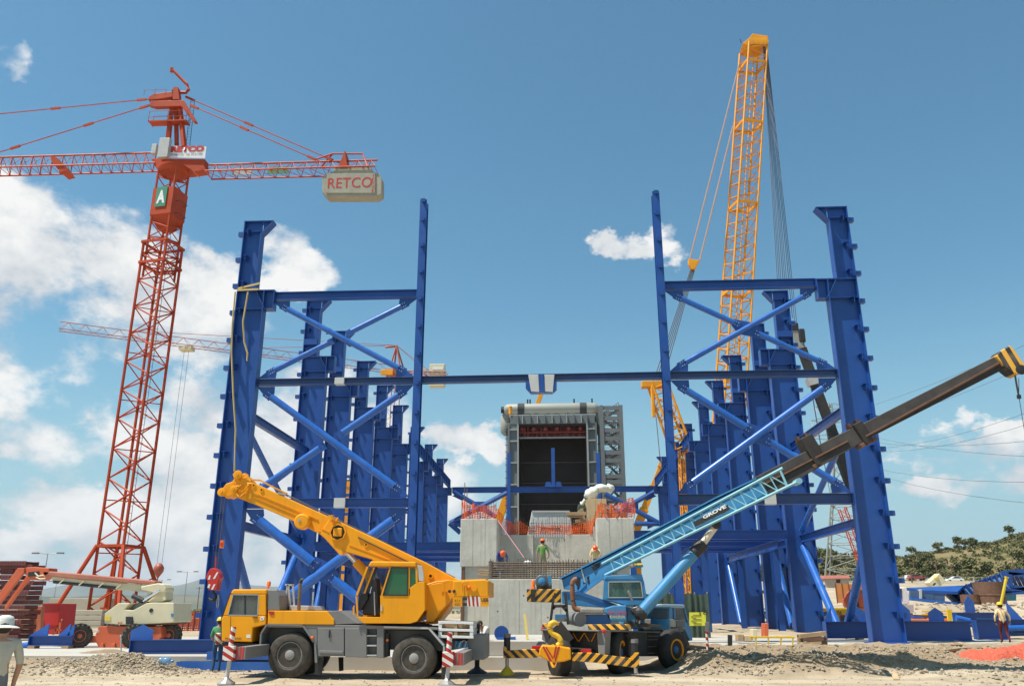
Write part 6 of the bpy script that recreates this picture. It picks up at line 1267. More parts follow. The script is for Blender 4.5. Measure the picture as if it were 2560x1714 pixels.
hz = thing('hose_line', 'striped line slung from the left net down to a white bag on the cage', 'line', C3(585, 560, 41)); MB().path([C6(455, 1195, 43.5), C6(560, 1345, 42.5), C6(660, 1485, 41)], .03, 5).build('line', M('pinkish_line', (.35, .16, .16), .6), hz); m = MB(); blob(m, C3(595, 550, 40.8), (.2, .16, .12), 3); m.build('bag', WHITE, hz, smooth=True)

# ================================================================ BOILER
BY = 141.; b6 = lambda x, y, Y=BY: C6(x, y, Y)
BG = M('boiler_grey_paint', (.13, .145, .145), .55, 0, .12, .3, dust=.15, dustc='6a6f6c'); BGL = M('boiler_pale_steel', (.30, .31, .29), .5, 0, .1, .3); DRUM = M('drum_grey_green', (.29, .29, .245), .5, 0, .08, .3); INS = M('dark_brown_interior_steel', (.030, .023, .018), .8, 0, .25, .2, streak=.3, streakc='241d18'); TB = M('red_tube_primer', (.22, .035, .025), .5)  # boiler interior: dark brown steel with random darker streaks
BO = thing('boiler', 'tall grey boiler casing with a dark open front and a steam drum on top', 'boiler', (b6(885, 0).x, BY, ZB)); zb_ = b6(885, 440).z; x_ = lambda x: b6(x, 700).x
MB().box(x_(540), x_(612), BY, BY + 12, ZB, b6(560, 430).z).build('side_frame', BG, BO, bevel=.05); MB().box(x_(1160), x_(1230), BY, BY + 12, ZB, b6(1200, 420).z).build('side_frame', BG, BO, bevel=.05)
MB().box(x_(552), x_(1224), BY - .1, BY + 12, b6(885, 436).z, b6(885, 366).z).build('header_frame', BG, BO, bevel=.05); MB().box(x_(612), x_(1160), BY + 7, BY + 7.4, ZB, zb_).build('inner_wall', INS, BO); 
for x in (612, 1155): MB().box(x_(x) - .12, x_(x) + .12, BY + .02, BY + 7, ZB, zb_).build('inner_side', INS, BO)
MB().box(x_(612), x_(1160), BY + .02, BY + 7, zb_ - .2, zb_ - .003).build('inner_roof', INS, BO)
for x in (612, 650, 710, 768, 826, 884, 942, 1000, 1058, 1116, 1160): MB().box(x_(x) - .08, x_(x) + .08, BY - .5, BY - .1, b6(885, 434).z, b6(885, 368).z).build('stiffener', BGL if x in (650, 768, 884, 1000, 1116) else BG, BO)
for sx in ((540, 612), (1160, 1230)):
    for y in (480, 570, 740, 910, 1085): z = b6(885, y).z; MB().box(x_(sx[0]) + .02, x_(sx[1]) - .02, BY - .35, BY, z - .12, z + .12).build('frame_rib', BGL, BO)
    for x in sx: MB().box(x_(x) - .14, x_(x) + .14, BY - .4, BY, ZB, b6(885, 432).z).build('frame_flange', BGL if x in (612, 1160) else BG, BO)
for y in (738, 900, 1065): z = b6(885, y, BY + 6.8).z; MB().box(x_(615), x_(1158), BY + 6.8, BY + 6.95, z - .08, z + .08).build('wall_seam', M('seam_brown', (.10, .085, .07), .7), BO)
zt0, zt1 = b6(885, 532).z, b6(885, 448).z; r9 = random.Random(4); MB().box(x_(618), x_(1155), BY + .6, BY + .9, zt0 - .25, zt0).build('tube_support', BGL, BO)
for i in range(44):
    x = x_(628 + i * 12.0); d = r9.uniform(.0, 1.2); MB().tube((x, BY + 1.2 + d, zt0), (x, BY + 1.2 + d, zt1), r9.choice((.10, .14, .2)), n=6).build('riser_tube', TB, BO)
for i in range(11): x = x_(640 + i * 47); MB().lathe((x, BY + .9, zt0 + 1.0 + .8 * (i % 2)), (0, 0, 1), [(.1, 0), (.4, .2), (.4, .7), (.1, .9)], 8).build('header_boss', TB, BO)
for z in (zt0 + .9, zt0 + 2.2): MB().tube((x_(622), BY + 1.0, z), (x_(1152), BY + 1.0, z), .16, n=6).build('collector', TB, BO)
za, zbm = b6(885, 240).z, b6(885, 344).z; r = (za - zbm) / 2 - .1; xc0, xc1 = x_(486), x_(1270); pr = [(.3, 0), (r * .6, r * .2), (r * .88, r * .5), (r, r * .9), (r, xc1 - xc0 - r * .9), (r * .88, xc1 - xc0 - r * .5), (r * .6, xc1 - xc0 - r * .2), (.3, xc1 - xc0)]
dr = MB().lathe(V(xc0, BY + 3, (za + zbm) / 2), (1, 0, 0), pr, 28).build('steam_drum', DRUM, BO, smooth=40)
for x in (632, 1137): MB().lathe(V(x_(x) - .6, BY + 3, (za + zbm) / 2), (1, 0, 0), [(r + .06, 0), (r + .06, 1.2)], 28).build('saddle_strap', M('dark_strap', (.03, .03, .03), .7), dr, smooth=40)
MB().tube((x_(482) - .3, BY + 3, (za + zbm) / 2), (x_(486) + .5, BY + 3, (za + zbm) / 2), .6, n=10).build('manhole', DARK, dr)
for x in (685, 705, 1065, 1212): MB().tube((x_(x), BY + 3, za - .2), (x_(x), BY + 3, za + .7), .14, n=6).build('nozzle', DARK, dr)
for x in (650, 690, 750, 850, 915, 1015, 1080, 1105): MB().tube((x_(x), BY + 2.2, b6(885, 372).z), (x_(x), BY + 2.6, zbm + .5), .28, n=8).build('downcomer', BG, BO)
for x, s_ in ((512, 1), (1262, -1)): MB().lathe((x_(x), BY + 4, b6(885, 395).z - 1.2), (0, 0, 1), [(.6, -.9), (1.1, -.3), (1.1, 2.6), (.6, 3.2)], 16).build('side_vessel', DRUM, BO, smooth=40)
MB().box(x_(540), x_(1232), BY + 1, BY + 11, b6(885, 365).z, b6(885, 352).z).build('roof_plate', M('pale_roof', (.5, .5, .48), .6), BO); MB().tube(b6(552, 300), b6(552, 360), .3, n=8).build('yellow_post', YELD, BO)
sc = MB()
for x in (518, 528): sc.tube((x_(x), BY + .5, ZB), (x_(x), BY + .5, b6(520, 470).z), .06, n=4)
for k in range(30): z = ZB + k * 1.15; sc.tube((x_(508), BY + .5, z), (x_(538), BY + .5, z), .05, n=4)
sc.build('side_scaffold', DARK, BO, kind='stuff'); sc = MB()
for k in range(26): z = ZB + k * 1.15; sc.tube((x_(1232), BY + .3, z), (x_(1262), BY + .3, z), .05, n=4)
sc.tube((x_(1247), BY + .3, ZB), (x_(1247), BY + .3, b6(885, 430).z), .1, n=4); sc.build('side_ladder', DARK, BO, kind='stuff')
# stair tower
SY = 138.; s6 = lambda x, y: C6(x, y, SY); SG = M('stair_grey_steel', (.13, .14, .14), .6); ST = thing('stair_tower', 'grey steel stair tower beside the boiler', 'stair tower', (s6(1360, 0).x, SY, ZB))
xs0, xs1 = s6(1277, 700).x, s6(1432, 700).x; ztop = s6(1350, 292).z
for x in (xs0, xs1):
    for y in (SY, SY + 4): MB().box(x - .32, x + .32, y - .3, y + .3, ZB, ztop).build('column', SG, ST)
lv = [s6(1350, y).z for y in (310, 392, 485, 550, 660, 722, 845, 890, 1022, 1120, 1220)]
for k, z in enumerate(lv):
    MB().box(xs0, xs1, SY - .2, SY + .1, z - .38, z + .3).build('beam', SG, ST); MB().box(xs0, xs1, SY + 3.8, SY + 4.1, z - .3, z + .3).build('beam', SG, ST)
    if k:
        z0_, z1_ = lv[k], lv[k - 1]; a, b = (xs0 + .3, xs1 - .3) if k % 2 else (xs1 - .3, xs0 + .3)
        m = MB().bar((a, SY + 1.2, z0_), (b, SY + 1.2, z1_), .9, .28).build('stair_flight', SG, ST)
        tr = MB()
        for i in range(9): f = i / 8; c = V(a + (b - a) * f, SY + .7, z0_ + (z1_ - z0_) * f); tr.tube(c, c + V(0, 0, 1.1), .05, n=4)
        tr.tube((a, SY + .7, z0_ + 1.1), (b, SY + .7, z1_ + 1.1), .06, n=4); tr.build('handrail', SG, ST, kind='stuff'); MB().tube((b, SY + 3.9, z0_), (a, SY + 3.9, z1_), .14, n=5).build('brace', SG, ST)
        tr = MB(); 
        for i in range(6): zz = z0_ + (z1_ - z0_) * i / 6; tr.tube((xs0, SY - .1, zz), (xs0 + (xs1 - xs0) * .42, SY - .1, zz), .05, n=4)
        tr.build('ladder_rungs', SG, ST, kind='stuff')

# ================================================================ BOOM LIFT
JY = 38.0; j1 = lambda x, y, Y=JY: C1(x, y, Y)
JL = thing('boom_lift', 'cream and orange boom lift with knobbly tyres and its boom stretched to the left', 'boom lift', (j1(1180, 1170).x, JY, ZB))
def jp(nm, pts, mat, y0, y1, parent=None, bevel=.02): m = MB(); m.slab([tuple(j1(x, y)) for x, y in pts], y0, y1); return m.build(nm, mat, parent or JL, bevel=bevel)
ch = jp('chassis', [(880, 970), (930, 966), (1450, 972), (1460, 1060), (1400, 1120), (1140, 1160), (880, 1165), (840, 1080)], ORNG, JY + .2, JY + 1.9)
for x in (905, 1010): jp('chassis_rib', [(x, 1130), (x + 30, 1120), (x + 30, 1168), (x, 1168)], ORNG, JY + .1, JY + .2)
a = j1(905, 1026, JY + .2); text('matec', 'lettering', a, (1, 0, 0), (0, 0, 1), j1(1002, 0, JY + .2).x - a.x, .15, WHITE, ch, bold=.02)
def jw(x, y, Y, ax): c = j1(x, y, Y); c.z = ZB + .5; wheel(JL, c, ax, .5, .40, .26, TYRE, ORNG, lugs=18, bolts=8)
jw(722, 1090, JY - .1, V(.55, -.83, 0)); jw(1222, 1105, JY - .35, V(.5, -.86, 0)); jw(1548, 1070, JY + .9, V(.15, -.99, 0)); jw(1000, 1060, JY + 2.1, V(-.3, .95, 0)); MB().bar(j1(730, 1090, JY + .3), j1(950, 1080, JY + .5), .5, .3).build('front_axle', ORNG, JL, bevel=.03); MB().bar(j1(1220, 1090, JY + .3), j1(1500, 1060, JY + 1.0), .4, .25).build('rear_axle', ORNG, JL)
tu = jp('turret', [(945, 852), (1072, 756), (1180, 756), (1130, 815), (1205, 822), (1330, 756), (1400, 750), (1582, 752), (1582, 925), (1560, 935), (1200, 955), (1040, 950), (945, 942)], CREAM, JY + .1, JY + 2.0, bevel=.03)
jp('turret_base', [(1060, 942), (1560, 930), (1555, 950), (1200, 972), (1060, 962)], RUST, JY + .3, JY + 1.8); jp('control_box', [(1148, 880), (1205, 880), (1205, 950), (1148, 950)], DARK, JY + .02, JY + .12, tu, 0); jp('warning_label', [(948, 878), (1004, 875), (1004, 915), (948, 918)], M('yellow_label', (.7, .5, .05), .5), JY + .08, JY + .099, tu, 0); jp('blue_label', [(1556, 850), (1580, 850), (1580, 880), (1556, 880)], LBLUE, JY + .08, JY + .099, tu, 0)
q = j1(1384, 822, JY + .1); MB().tube(q, q + V(0, -.02, 0), .09, n=14).build('port', DARK, tu); a = j1(1075, 948, JY + .1); text('JLG', 'lettering', a, (1, 0, 0), (0, 0, 1), .22, .10, LAMPR, tu, bold=.03)
jp('hood_channel', [(1130, 815), (1345, 650), (1400, 660), (1205, 822), (1205, 860), (1150, 860)], GREY, JY + .5, JY + 1.2)
jp('upright', [(1290, 650), (1330, 610), (1465, 640), (1472, 720), (1440, 740), (1330, 752), (1300, 740)], CREAM, JY + .5, JY + 1.3); jp('knuckle', [(1240, 600), (1400, 570), (1455, 580), (1478, 620), (1470, 655), (1350, 660), (1250, 640)], CREAM, JY + .45, JY + 1.35, bevel=.05); MB().tube(j1(1215, 690, JY + .4), j1(1310, 735, JY + .4), .12, n=10).build('lift_cylinder', DARK, JL, smooth=40); MB().tube(j1(1310, 735, JY + .4), j1(1460, 640, JY + .4), .07, n=8).build('link_rod', CHROME, JL)
jp('boom_lower', [(405, 500), (1000, 565), (1380, 590), (1400, 655), (1180, 645), (1000, 632), (700, 590), (405, 570)], CREAM, JY + .6, JY + 1.2); jp('boom_dark_strip', [(420, 545), (1000, 600), (1000, 630), (420, 572)], DARK, JY + .56, JY + .62, bevel=0)  # black strip on the near face along the boom's lower edge
jp('boom_upper', [(330, 455), (700, 485), (1372, 548), (1375, 588), (700, 540), (330, 500)], M('faded_red_boom', (.42, .14, .09), .55, 0, .15, 1, dust=.2), JY + .5, JY + 1.25, bevel=.05)
for x in (540, 720, 900, 1060): y = 520 + (x - 400) * .09; MB().bar(j1(x, y + 45, JY + .5), j1(x + 45, y + 8, JY + .5), .03, .05).build('cable_clip', CREAM, JL)
MB().path([j1(x, y, JY + .45) for x, y in ((320, 480), (350, 510), (400, 500), (420, 530), (370, 535), (330, 520))], .035, 6).build('hose_loop', CREAM, JL, smooth=40)
jp('boom_nose', [(175, 425), (250, 420), (390, 430), (390, 480), (310, 545), (200, 540), (165, 480)], ORNG, JY + .5, JY + 1.2, bevel=.03); jp('jib_arm', [(110, 432), (172, 432), (170, 470), (0, 690), (-80, 790), (-80, 690)], ORNG, JY + .4, JY + .55); jp('jib_arm', [(140, 480), (175, 500), (60, 640), (-80, 830), (-80, 780)], ORNG, JY + .95, JY + 1.1); jp('nose_pin', [(200, 470), (300, 460), (300, 500), (200, 510)], DARK, JY + .46, JY + .5, bevel=0)
# ================================================================ PEOPLE
SKIN = M('skin', (.42, .22, .14), .6, 0, .05); HAIR = M('dark_hair', (.02, .015, .012), .7); SHOE = M('work_shoe', (.05, .035, .025), .7)
def cloth(n, c): return M(n, c, .9, 0, .12, 5, bump=.01, bscale=14)
STAND = dict(pelvis=(0, 0, .95), waist=(0, 0, 1.12), chest=(0, .01, 1.36), neck=(0, 0, 1.50), head=(0, .02, 1.60), crown=(0, .01, 1.71),
    hipL=(-.09, 0, .90), kneeL=(-.10, .02, .49), ankL=(-.10, -.02, .09), toeL=(-.12, .13, .04), hipR=(.09, 0, .90), kneeR=(.10, .02, .49), ankR=(.10, -.02, .09), toeR=(.12, .13, .04),
    shL=(-.18, 0, 1.41), elL=(-.25, -.03, 1.13), wrL=(-.25, .05, .90), paL=(-.25, .08, .82), shR=(.18, 0, 1.41), elR=(.25, -.03, 1.13), wrR=(.25, .05, .90), paR=(.25, .08, .82))
RAD = dict(pelvis=.155, waist=.14, chest=.165, neck=.062, head=.095, crown=.075, hip=.105, knee=.068, ank=.046, toe=.04, sh=.085, el=.052, wr=.034, pa=.038)
EDG = [('pelvis', 'waist'), ('waist', 'chest'), ('chest', 'neck'), ('neck', 'head'), ('head', 'crown')] + [(a + s, b + s) for s in 'LR' for a, b in (('hip', 'knee'), ('knee', 'ank'), ('ank', 'toe'), ('sh', 'el'), ('el', 'wr'), ('wr', 'pa'))] + [('pelvis', 'hipL'), ('pelvis', 'hipR'), ('chest', 'shL'), ('chest', 'shR')]
def person(label, loc, yaw, shirt, trousers, pose=None, long=False, hat=None, hatmat=None, scale=1., group=None, cut=None):
    J = dict(STAND); J.update(pose or {}); names = list(J); bm = bmesh.new(); sk = bm.verts.layers.skin.verify(); vv = {}
    def addv(n, co, r, root=False): v = bm.verts.new(co); v[sk].radius = (r, r); v[sk].use_root = root; vv[n] = v
    for n in names:
        base = n[:-1] if n[-1] in 'LR' else n; r = RAD[base]; addv(n, J[n], r, n == 'pelvis')
    segs = []
    for a, b in EDG: bm.edges.new((vv[a], vv[b])); segs.append((a, b))
    for s, k in (('L', -1), ('R', 1)):                          # five fingers
        w, p = Vector(J['wr' + s]), Vector(J['pa' + s]); d = (p - w).normalized(); side = V(0, 1, 0) - d * d.y; side.normalize(); n = d.cross(side)
        for i, (o, L) in enumerate(((-.027, .055), (-.009, .075), (.009, .08), (.027, .07))):
            addv('f%d%s' % (i, s), p + side * o + d * L * .5, .009); addv('g%d%s' % (i, s), p + side * o + d * L * .9 - n * k * .02, .008)
            bm.edges.new((vv['pa' + s], vv['f%d%s' % (i, s)])); bm.edges.new((vv['f%d%s' % (i, s)], vv['g%d%s' % (i, s)]))
        addv('t' + s, w + d * .04 + side * .045, .010); bm.edges.new((vv['wr' + s], vv['t' + s]))
    me = bpy.data.meshes.new('tmp'); bm.to_mesh(me); bm.free(); ob = bpy.data.objects.new('tmp', me); COL.objects.link(ob)
    m1 = ob.modifiers.new('s', 'SKIN'); m1.use_smooth_shade = True; m2 = ob.modifiers.new('d', 'SUBSURF'); m2.levels = 1
    out = bpy.data.meshes.new_from_object(ob.evaluated_get(bpy.context.evaluated_depsgraph_get())); COL.objects.unlink(ob); bpy.data.objects.remove(ob)
    for m in (shirt, trousers, SKIN, SHOE): out.materials.append(m)
    reg = {}
    for a, b in segs: k = b[:-1] if b[-1] in 'LR' else b; reg[(a, b)] = {'waist': 0, 'chest': 0, 'sh': 0, 'el': 0, 'hip': 1, 'knee': 1, 'ank': 1, 'toe': 3, 'neck': 2, 'head': 2, 'crown': 2, 'wr': 0 if long else 2, 'pa': 2}[k]
    SG_ = [(Vector(J[a]), Vector(J[b]), reg[(a, b)]) for a, b in segs]
    for poly in out.polygons:
        c = poly.center; best = 9; bi = 0
        for a, b, r in SG_:
            ab = b - a; t = max(0, min(1, (c - a).dot(ab) / ab.length_squared)); d = (c - a - ab * t).length
            if d < best: best = d; bi = r
        if bi == 0 and c.z < J['pelvis'][2] - .0 and best < .2: bi = 1
        poly.material_index = bi; poly.use_smooth = True
    R = Matrix.Rotation(yaw, 4, 'Z') @ Matrix.Scale(scale, 4); out.transform(R)
    t = thing('person', label, 'person', loc, group); o = bpy.data.objects.new('body', out); COL.objects.link(o); o.parent = t; ORG[o.name] = Vector(loc); out.name = 'body'
    hc = Vector(J['head']) + (Vector(J['crown']) - Vector(J['head'])) * .25; ax = (Vector(J['crown']) - Vector(J['neck'])).normalized(); W = lambda p: Vector(loc) + (R @ Vector(p))
    def rp(nm, m, mat): 
        m.v = [W(p) for p in m.v]; m.build(nm, mat, t, smooth=40)
    rp('hair', MB().ball(hc + ax * .03 - V(0, .02, 0), (.105, .115, .115), 12, 8), HAIR)
    f = V(0, 1, 0) - ax * ax.y; f.normalize(); rr_ = f.cross(ax)
    fm = MB().ball(hc + f * .105 - ax * .02, (.016, .03, .03), 6, 4)
    for k in (-1, 1): fm.ball(hc + rr_ * k * .105, (.012, .03, .035), 6, 4)
    rp('nose_and_ears', fm, SKIN)
    if hat == 'helmet':
        rp('hard_hat', MB().lathe(hc + ax * .055, ax, [(.15, -.005), (.152, .008), (.132, .012), (.128, .05), (.105, .10), (.06, .125), (.01, .132)], 18), hatmat); rp('peak', MB().prism([hc + ax * .055 + rr_ * x + f * y for x, y in ((-.11, .09), (-.07, .19), (.07, .19), (.11, .09))], ax * .012), hatmat)
    if hat == 'sunhat':
        rp('sun_hat', MB().lathe(hc + ax * .04, ax, [(.205, -.035), (.21, -.03), (.125, .01), (.122, .09), (.10, .13), (.05, .15), (.01, .152)], 20), hatmat)
    return t
HY = M('yellow_hard_hat', (.75, .50, .02), .3); HO = M('orange_hard_hat', (.80, .12, .02), .3)
px = Q(14, 1546, 13.2); person('man in a pale sun hat and beige shirt, cut off at the left edge', (px.x, 13.2, px.z - 1.87), rad(35), cloth('beige_shirt', (.50, .46, .36)), cloth('grey_trousers', (.16, .17, .19)), dict(elL=(-.3, .1, 1.15), wrL=(-.2, .28, 1.2), paL=(-.15, .33, 1.22), chest=(0, .02, 1.36), shR=(.21, 0, 1.42), elR=(.29, -.02, 1.14)), hat='sunhat', hatmat=cloth('pale_hat', (.62, .62, .57)), scale=1.06)
px = QZ(540, 1680, 0); pw = person('worker in a yellow hard hat, green shirt and jeans beside the yellow crane cab', (px.x - .02, px.y, gz(px.x, px.y)), rad(20), cloth('green_shirt', (.06, .26, .10)), cloth('blue_jeans', (.02, .06, .14)), dict(elR=(.24, .12, 1.15), wrR=(.05, .28, 1.02), paR=(0, .30, 1.0), elL=(-.26, .05, 1.14), wrL=(-.12, .26, 1.0), paL=(-.06, .30, .98), kneeL=(-.1, .08, .5)), hat='helmet', hatmat=HY)
sv_ = MB().lathe(V(px.x - .0, px.y + .01, .92), (0, 0, 1), [(.165, 0), (.17, .1), (.175, .22), (.19, .34), (.185, .38)], 16).build('safety_vest', striped('red_white_vest', 'c8c0b4', '8c1a16', (.7, .2, 1), .22), pw, smooth=True)
px = QZ(2515, 1600, .72); person('man in a yellow hard hat, checked cream shirt and maroon trousers walking away', (px.x, px.y, gz(px.x, px.y) - .02), rad(-10), striped('checked_shirt', 'd8c79a', 'b98a6a', (1, .4, .15), .12, .3, .9, .05), cloth('maroon_trousers', (.10, .012, .015)), dict(elL=(-.3, -.02, 1.14), wrL=(-.3, .06, .9), elR=(.31, -.02, 1.14), wrR=(.33, .1, .92), kneeL=(-.12, .14, .5), ankL=(-.12, .12, .1), toeL=(-.14, .28, .05), ankR=(.11, -.2, .12), toeR=(.12, -.06, .04)), long=True, hat='helmet', hatmat=HY)
zf = pdz
q = C3(716, 400, 43.4); person('worker in orange hard hat and green shirt standing upright behind the rebar', (q.x, 43.4, C3(716, 350, 43.4).z - 1.80), rad(3), cloth('bright_green_shirt', (.13, .25, .06)), cloth('khaki_trousers', (.22, .20, .12)), dict(elL=(-.28, -.02, 1.14), elR=(.30, -.02, 1.14), wrL=(-.3, .0, .9), wrR=(.33, .02, .9)), hat='helmet', hatmat=HO)
BEND = dict(chest=(0, .34, 1.22), waist=(0, .16, 1.08), neck=(0, .46, 1.22), head=(0, .55, 1.20), crown=(0, .64, 1.23), shL=(-.18, .38, 1.24), shR=(.18, .38, 1.24), elL=(-.26, .46, .98), elR=(.26, .46, .98), wrL=(-.2, .56, .76), wrR=(.2, .56, .76), paL=(-.18, .6, .68), paR=(.18, .6, .68), kneeL=(-.1, .12, .48), kneeR=(.1, .12, .48))
q = C3(367, 470, 42.6); person('worker in orange hard hat and navy overall bending at the left rebar end', (q.x, 42.6, C3(367, 452, 42.6).z - 1.36), rad(195), cloth('navy_overall', (.02, .04, .16)), MATS['navy_overall'], BEND, long=True, hat='helmet', hatmat=HO)
q = C3(1158, 440, 42.8); person('worker in orange hard hat and cream shirt stooping at the right rebar end', (q.x, 42.8, C3(1158, 420, 42.8).z - 1.52), rad(170), cloth('cream_shirt', (.50, .42, .22)), cloth('brown_trousers', (.12, .09, .06)), dict(chest=(0, .20, 1.30), waist=(0, .08, 1.1), neck=(0, .28, 1.36), head=(0, .34, 1.40), crown=(0, .40, 1.46), shL=(-.18, .2, 1.34), shR=(.18, .2, 1.34), elL=(-.27, .3, 1.1), elR=(.27, .3, 1.1), wrL=(-.2, .5, 1.0), wrR=(.2, .5, 1.0), paL=(-.18, .57, .98), paR=(.18, .57, .98)), hat='helmet', hatmat=HO)
q = Q(1911, 1551, 112.); person('far worker in a yellow high-visibility vest between the right columns', (q.x, 112, ZB), rad(160), M('hivis_vest', (.62, .75, .05), .7), cloth('dark_trousers', (.04, .04, .05)), long=True, hat='helmet', hatmat=HY)
px = QZ(1215, 1669, .02); person('man in white shirt and olive trousers behind the rear outrigger of the yellow crane', (px.x, px.y - .1, 0), rad(110), cloth('white_shirt', (.60, .60, .57)), cloth('olive_trousers', (.20, .18, .10)), dict(chest=(0, .12, 1.33), neck=(0, .18, 1.45), head=(0, .24, 1.53), crown=(0, .28, 1.62), elL=(-.2, .2, 1.1), wrL=(-.1, .4, 1.0), paL=(-.08, .46, .97), elR=(.22, .2, 1.1), wrR=(.1, .4, 1.0), paR=(.08, .46, .97), ankR=(.12, -.25, .1), toeR=(.13, -.1, .04)))
SIT = dict(kneeL=(-.12, .42, .92), kneeR=(.12, .42, .92), ankL=(-.12, .46, .5), ankR=(.12, .46, .5), toeL=(-.12, .6, .46), toeR=(.12, .6, .46), elL=(-.24, .12, 1.12), elR=(.24, .12, 1.12), wrL=(-.2, .36, 1.1), wrR=(.2, .36, 1.1), paL=(-.19, .42, 1.12), paR=(.19, .42, 1.12))
q = Q(*g3(1850, 640), 30.35); person('operator in a blue shirt sitting in the cab of the blue crane', (q.x, 30.35, q.z - 1.22), rad(-90), cloth('light_blue_shirt', (.18, .30, .45)), cloth('dark_trousers2', (.04, .04, .05)), SIT, scale=.95)

# ================================================================ SITE CLUTTER, LEFT
L1 = crop(0, 1380, 4.6944); SY_ = 46.; DR = M('dark_red_formwork', (.16, .035, .03), .7, 0, .25, 2, dust=.3, dustc='6a4a44')
ends = [(128, 300), (170, 372), (225, 150), (290, 140), (350, 388), (408, 350), (465, 332), (522, 305), (578, 347), (638, 286), (698, 320), (752, 277), (815, 242), (872, 266), (930, 232), (988, 205)]
for i, (y, xr) in enumerate(ends):
    a, b = L1(-150, y + (0 if i > 3 else -14), SY_ + .1 * (i % 3)), L1(xr, y + 6, SY_ + .1 * (i % 3)); b.z = a.z = (a.z + b.z) / 2
    t = thing('formwork_panel', '%s dark red formwork panel of the tall stack at the left edge' % (('topmost', 'second', 'third', 'fourth', 'fifth', 'sixth', 'seventh', 'eighth', 'ninth', 'tenth', 'eleventh', 'twelfth', 'thirteenth', 'fourteenth', 'fifteenth', 'lowest')[i]), 'formwork panel', (b.x - 1, b.y, b.z - .1), 'stacked formwork panels')
    MB().box(a.x, b.x, b.y, b.y + .04, b.z - .12, b.z + .11).build('edge_rail', DR, t); MB().box(a.x, b.x, b.y + 1.2, b.y + 1.24, b.z - .12, b.z + .11).build('edge_rail', DR, t); MB().box(b.x - .04, b.x, b.y + .041, b.y + 1.199, b.z - .09, b.z + .08).build('end_rail', DR, t); MB().box(a.x, b.x - .05, b.y + .05, b.y + 1.19, b.z + .03, b.z + .05).build('sheet', DR, t)
    h = MB(); x = b.x - .12
    while x > a.x + .1 and x > b.x - 2.6: h.box(x - .055, x, b.y - .008, b.y - .001, b.z - .045, b.z + .035); x -= .17
    h.build('slots', DARK, t, kind='stuff')
def cprism(name, label, cat, cr, pts, Y, d, mat, bevel=.02, group=None):
    o = MB().prism([cr(x, y, Y) for x, y in pts], (0, d, 0)).build(name, mat, bevel=bevel); return tag(o, label, cat, group)
cprism('board_stack', 'tan upright board beside the formwork stack', 'board', L1, [(205, 640), (362, 622), (330, 1000), (200, 1005)], 49, .35, M('tan_board', (.42, .25, .12), .7))
cprism('board_stack', 'orange upright board between the tan board and the red skip', 'board', L1, [(368, 634), (492, 630), (470, 985), (335, 995)], 49.2, .3, M('orange_board', (.50, .14, .06), .6))
sk_ = thing('skip', 'red steel skip standing among the materials at the left', 'skip', L1(600, 960, 51)); MB().prism([L1(495, 604, 51), L1(708, 600, 51), L1(668, 960, 51), L1(535, 960, 51)], (0, 1.8, 0)).build('body', REDD, sk_, bevel=.02); MB().bar(L1(490, 604, 50.95), L1(712, 600, 50.95), .1, .06).build('rim', REDD, sk_); MB().bar(L1(528, 850, 50.97), L1(680, 848, 50.97), .04, .04).build('rib', REDD, sk_); MB().prism([L1(470, 690, 51), L1(500, 640, 51), L1(530, 960, 51), L1(440, 960, 51)], (0, .2, 0)).build('side_wing', M('deep_red', (.28, .02, .02), .5), sk_)
tr3 = thing('steel_trestle', 'small rusty red trestle in front of the red skip', 'trestle', L1(670, 975, 47))
for a, b in (((620, 965), (730, 780)), ((690, 960), (715, 800)), ((612, 908), (720, 910)), ((640, 960), (690, 840))): MB().bar(L1(*a, 47), L1(*b, 47), .06).build('bar', ORNG, tr3)
def fins_beam(label, cr, p, q, Y, h, b, fins, finw=None, dy=0, supports=()):
    P, Q_ = cr(*p, Y), cr(*q, Y + dy); P.z = max(P.z, ZB + h / 2 + .02) if Y > 31.5 else P.z; Q_.z = P.z; t = thing('steel_beam', label, 'steel beam', (P + Q_) / 2 - V(0, 0, h / 2), 'blue steel lying on the ground')
    MB().bar(P + V(0, 0, h / 2 - .02), Q_ + V(0, 0, h / 2 - .02), b, .035).build('flange', BLUE, t); MB().bar(P - V(0, 0, h / 2 - .02), Q_ - V(0, 0, h / 2 - .02), b, .035).build('flange', BLUE, t); MB().bar(P, Q_, .03, h - .08).build('web', BLUE, t); MB().bar(P, P + (Q_ - P).normalized() * .03, b, h).build('end_plate', BLUE, t)
    d = (Q_ - P).normalized()
    for (f, w, hh, kind) in fins:
        c = P + (Q_ - P) * f + V(0, 0, h / 2)
        pts = [c - d * w / 2, c + d * w / 2, c + d * w / 2 + V(0, 0, hh)] if kind == 0 else ([c - d * w / 2, c + d * w / 2, c - d * w / 2 + V(0, 0, hh)] if kind == 1 else [c - d * w / 2, c + d * w / 2, c + d * w / 2 + V(0, 0, hh * .6), c + V(0, 0, hh), c - d * w / 2 + V(0, 0, hh * .6)])
        MB().prism([v - V(0, .02, 0) for v in pts], (0, .05, 0)).build('fin_plate', BLUEL, t)
    for f in supports: c = P + (Q_ - P) * f; o = MB().box(c.x - .15, c.x + .15, c.y - b * .6, c.y + b * .6, gz(c.x, c.y) if Y < 31.5 else ZB, P.z - h / 2).build('packing', WOOD, t)
    return t
fins_beam('blue beam with three pointed fins lying left of the boom lift', L1, (358, 1032), (850, 1032), 37.2, .42, .35, ((.18, .8, .5, 0), (.78, .5, .5, 0), (.93, .28, .5, 0)), supports=(.1, .9))
o = MB().tube(L1(180, 1115, 37.5), L1(372, 1085, 37.5), .16, n=14).build('steel_pipe', BLUEL, smooth=40); tag(o, 'short blue pipe lying by the sun-hatted man', 'pipe')
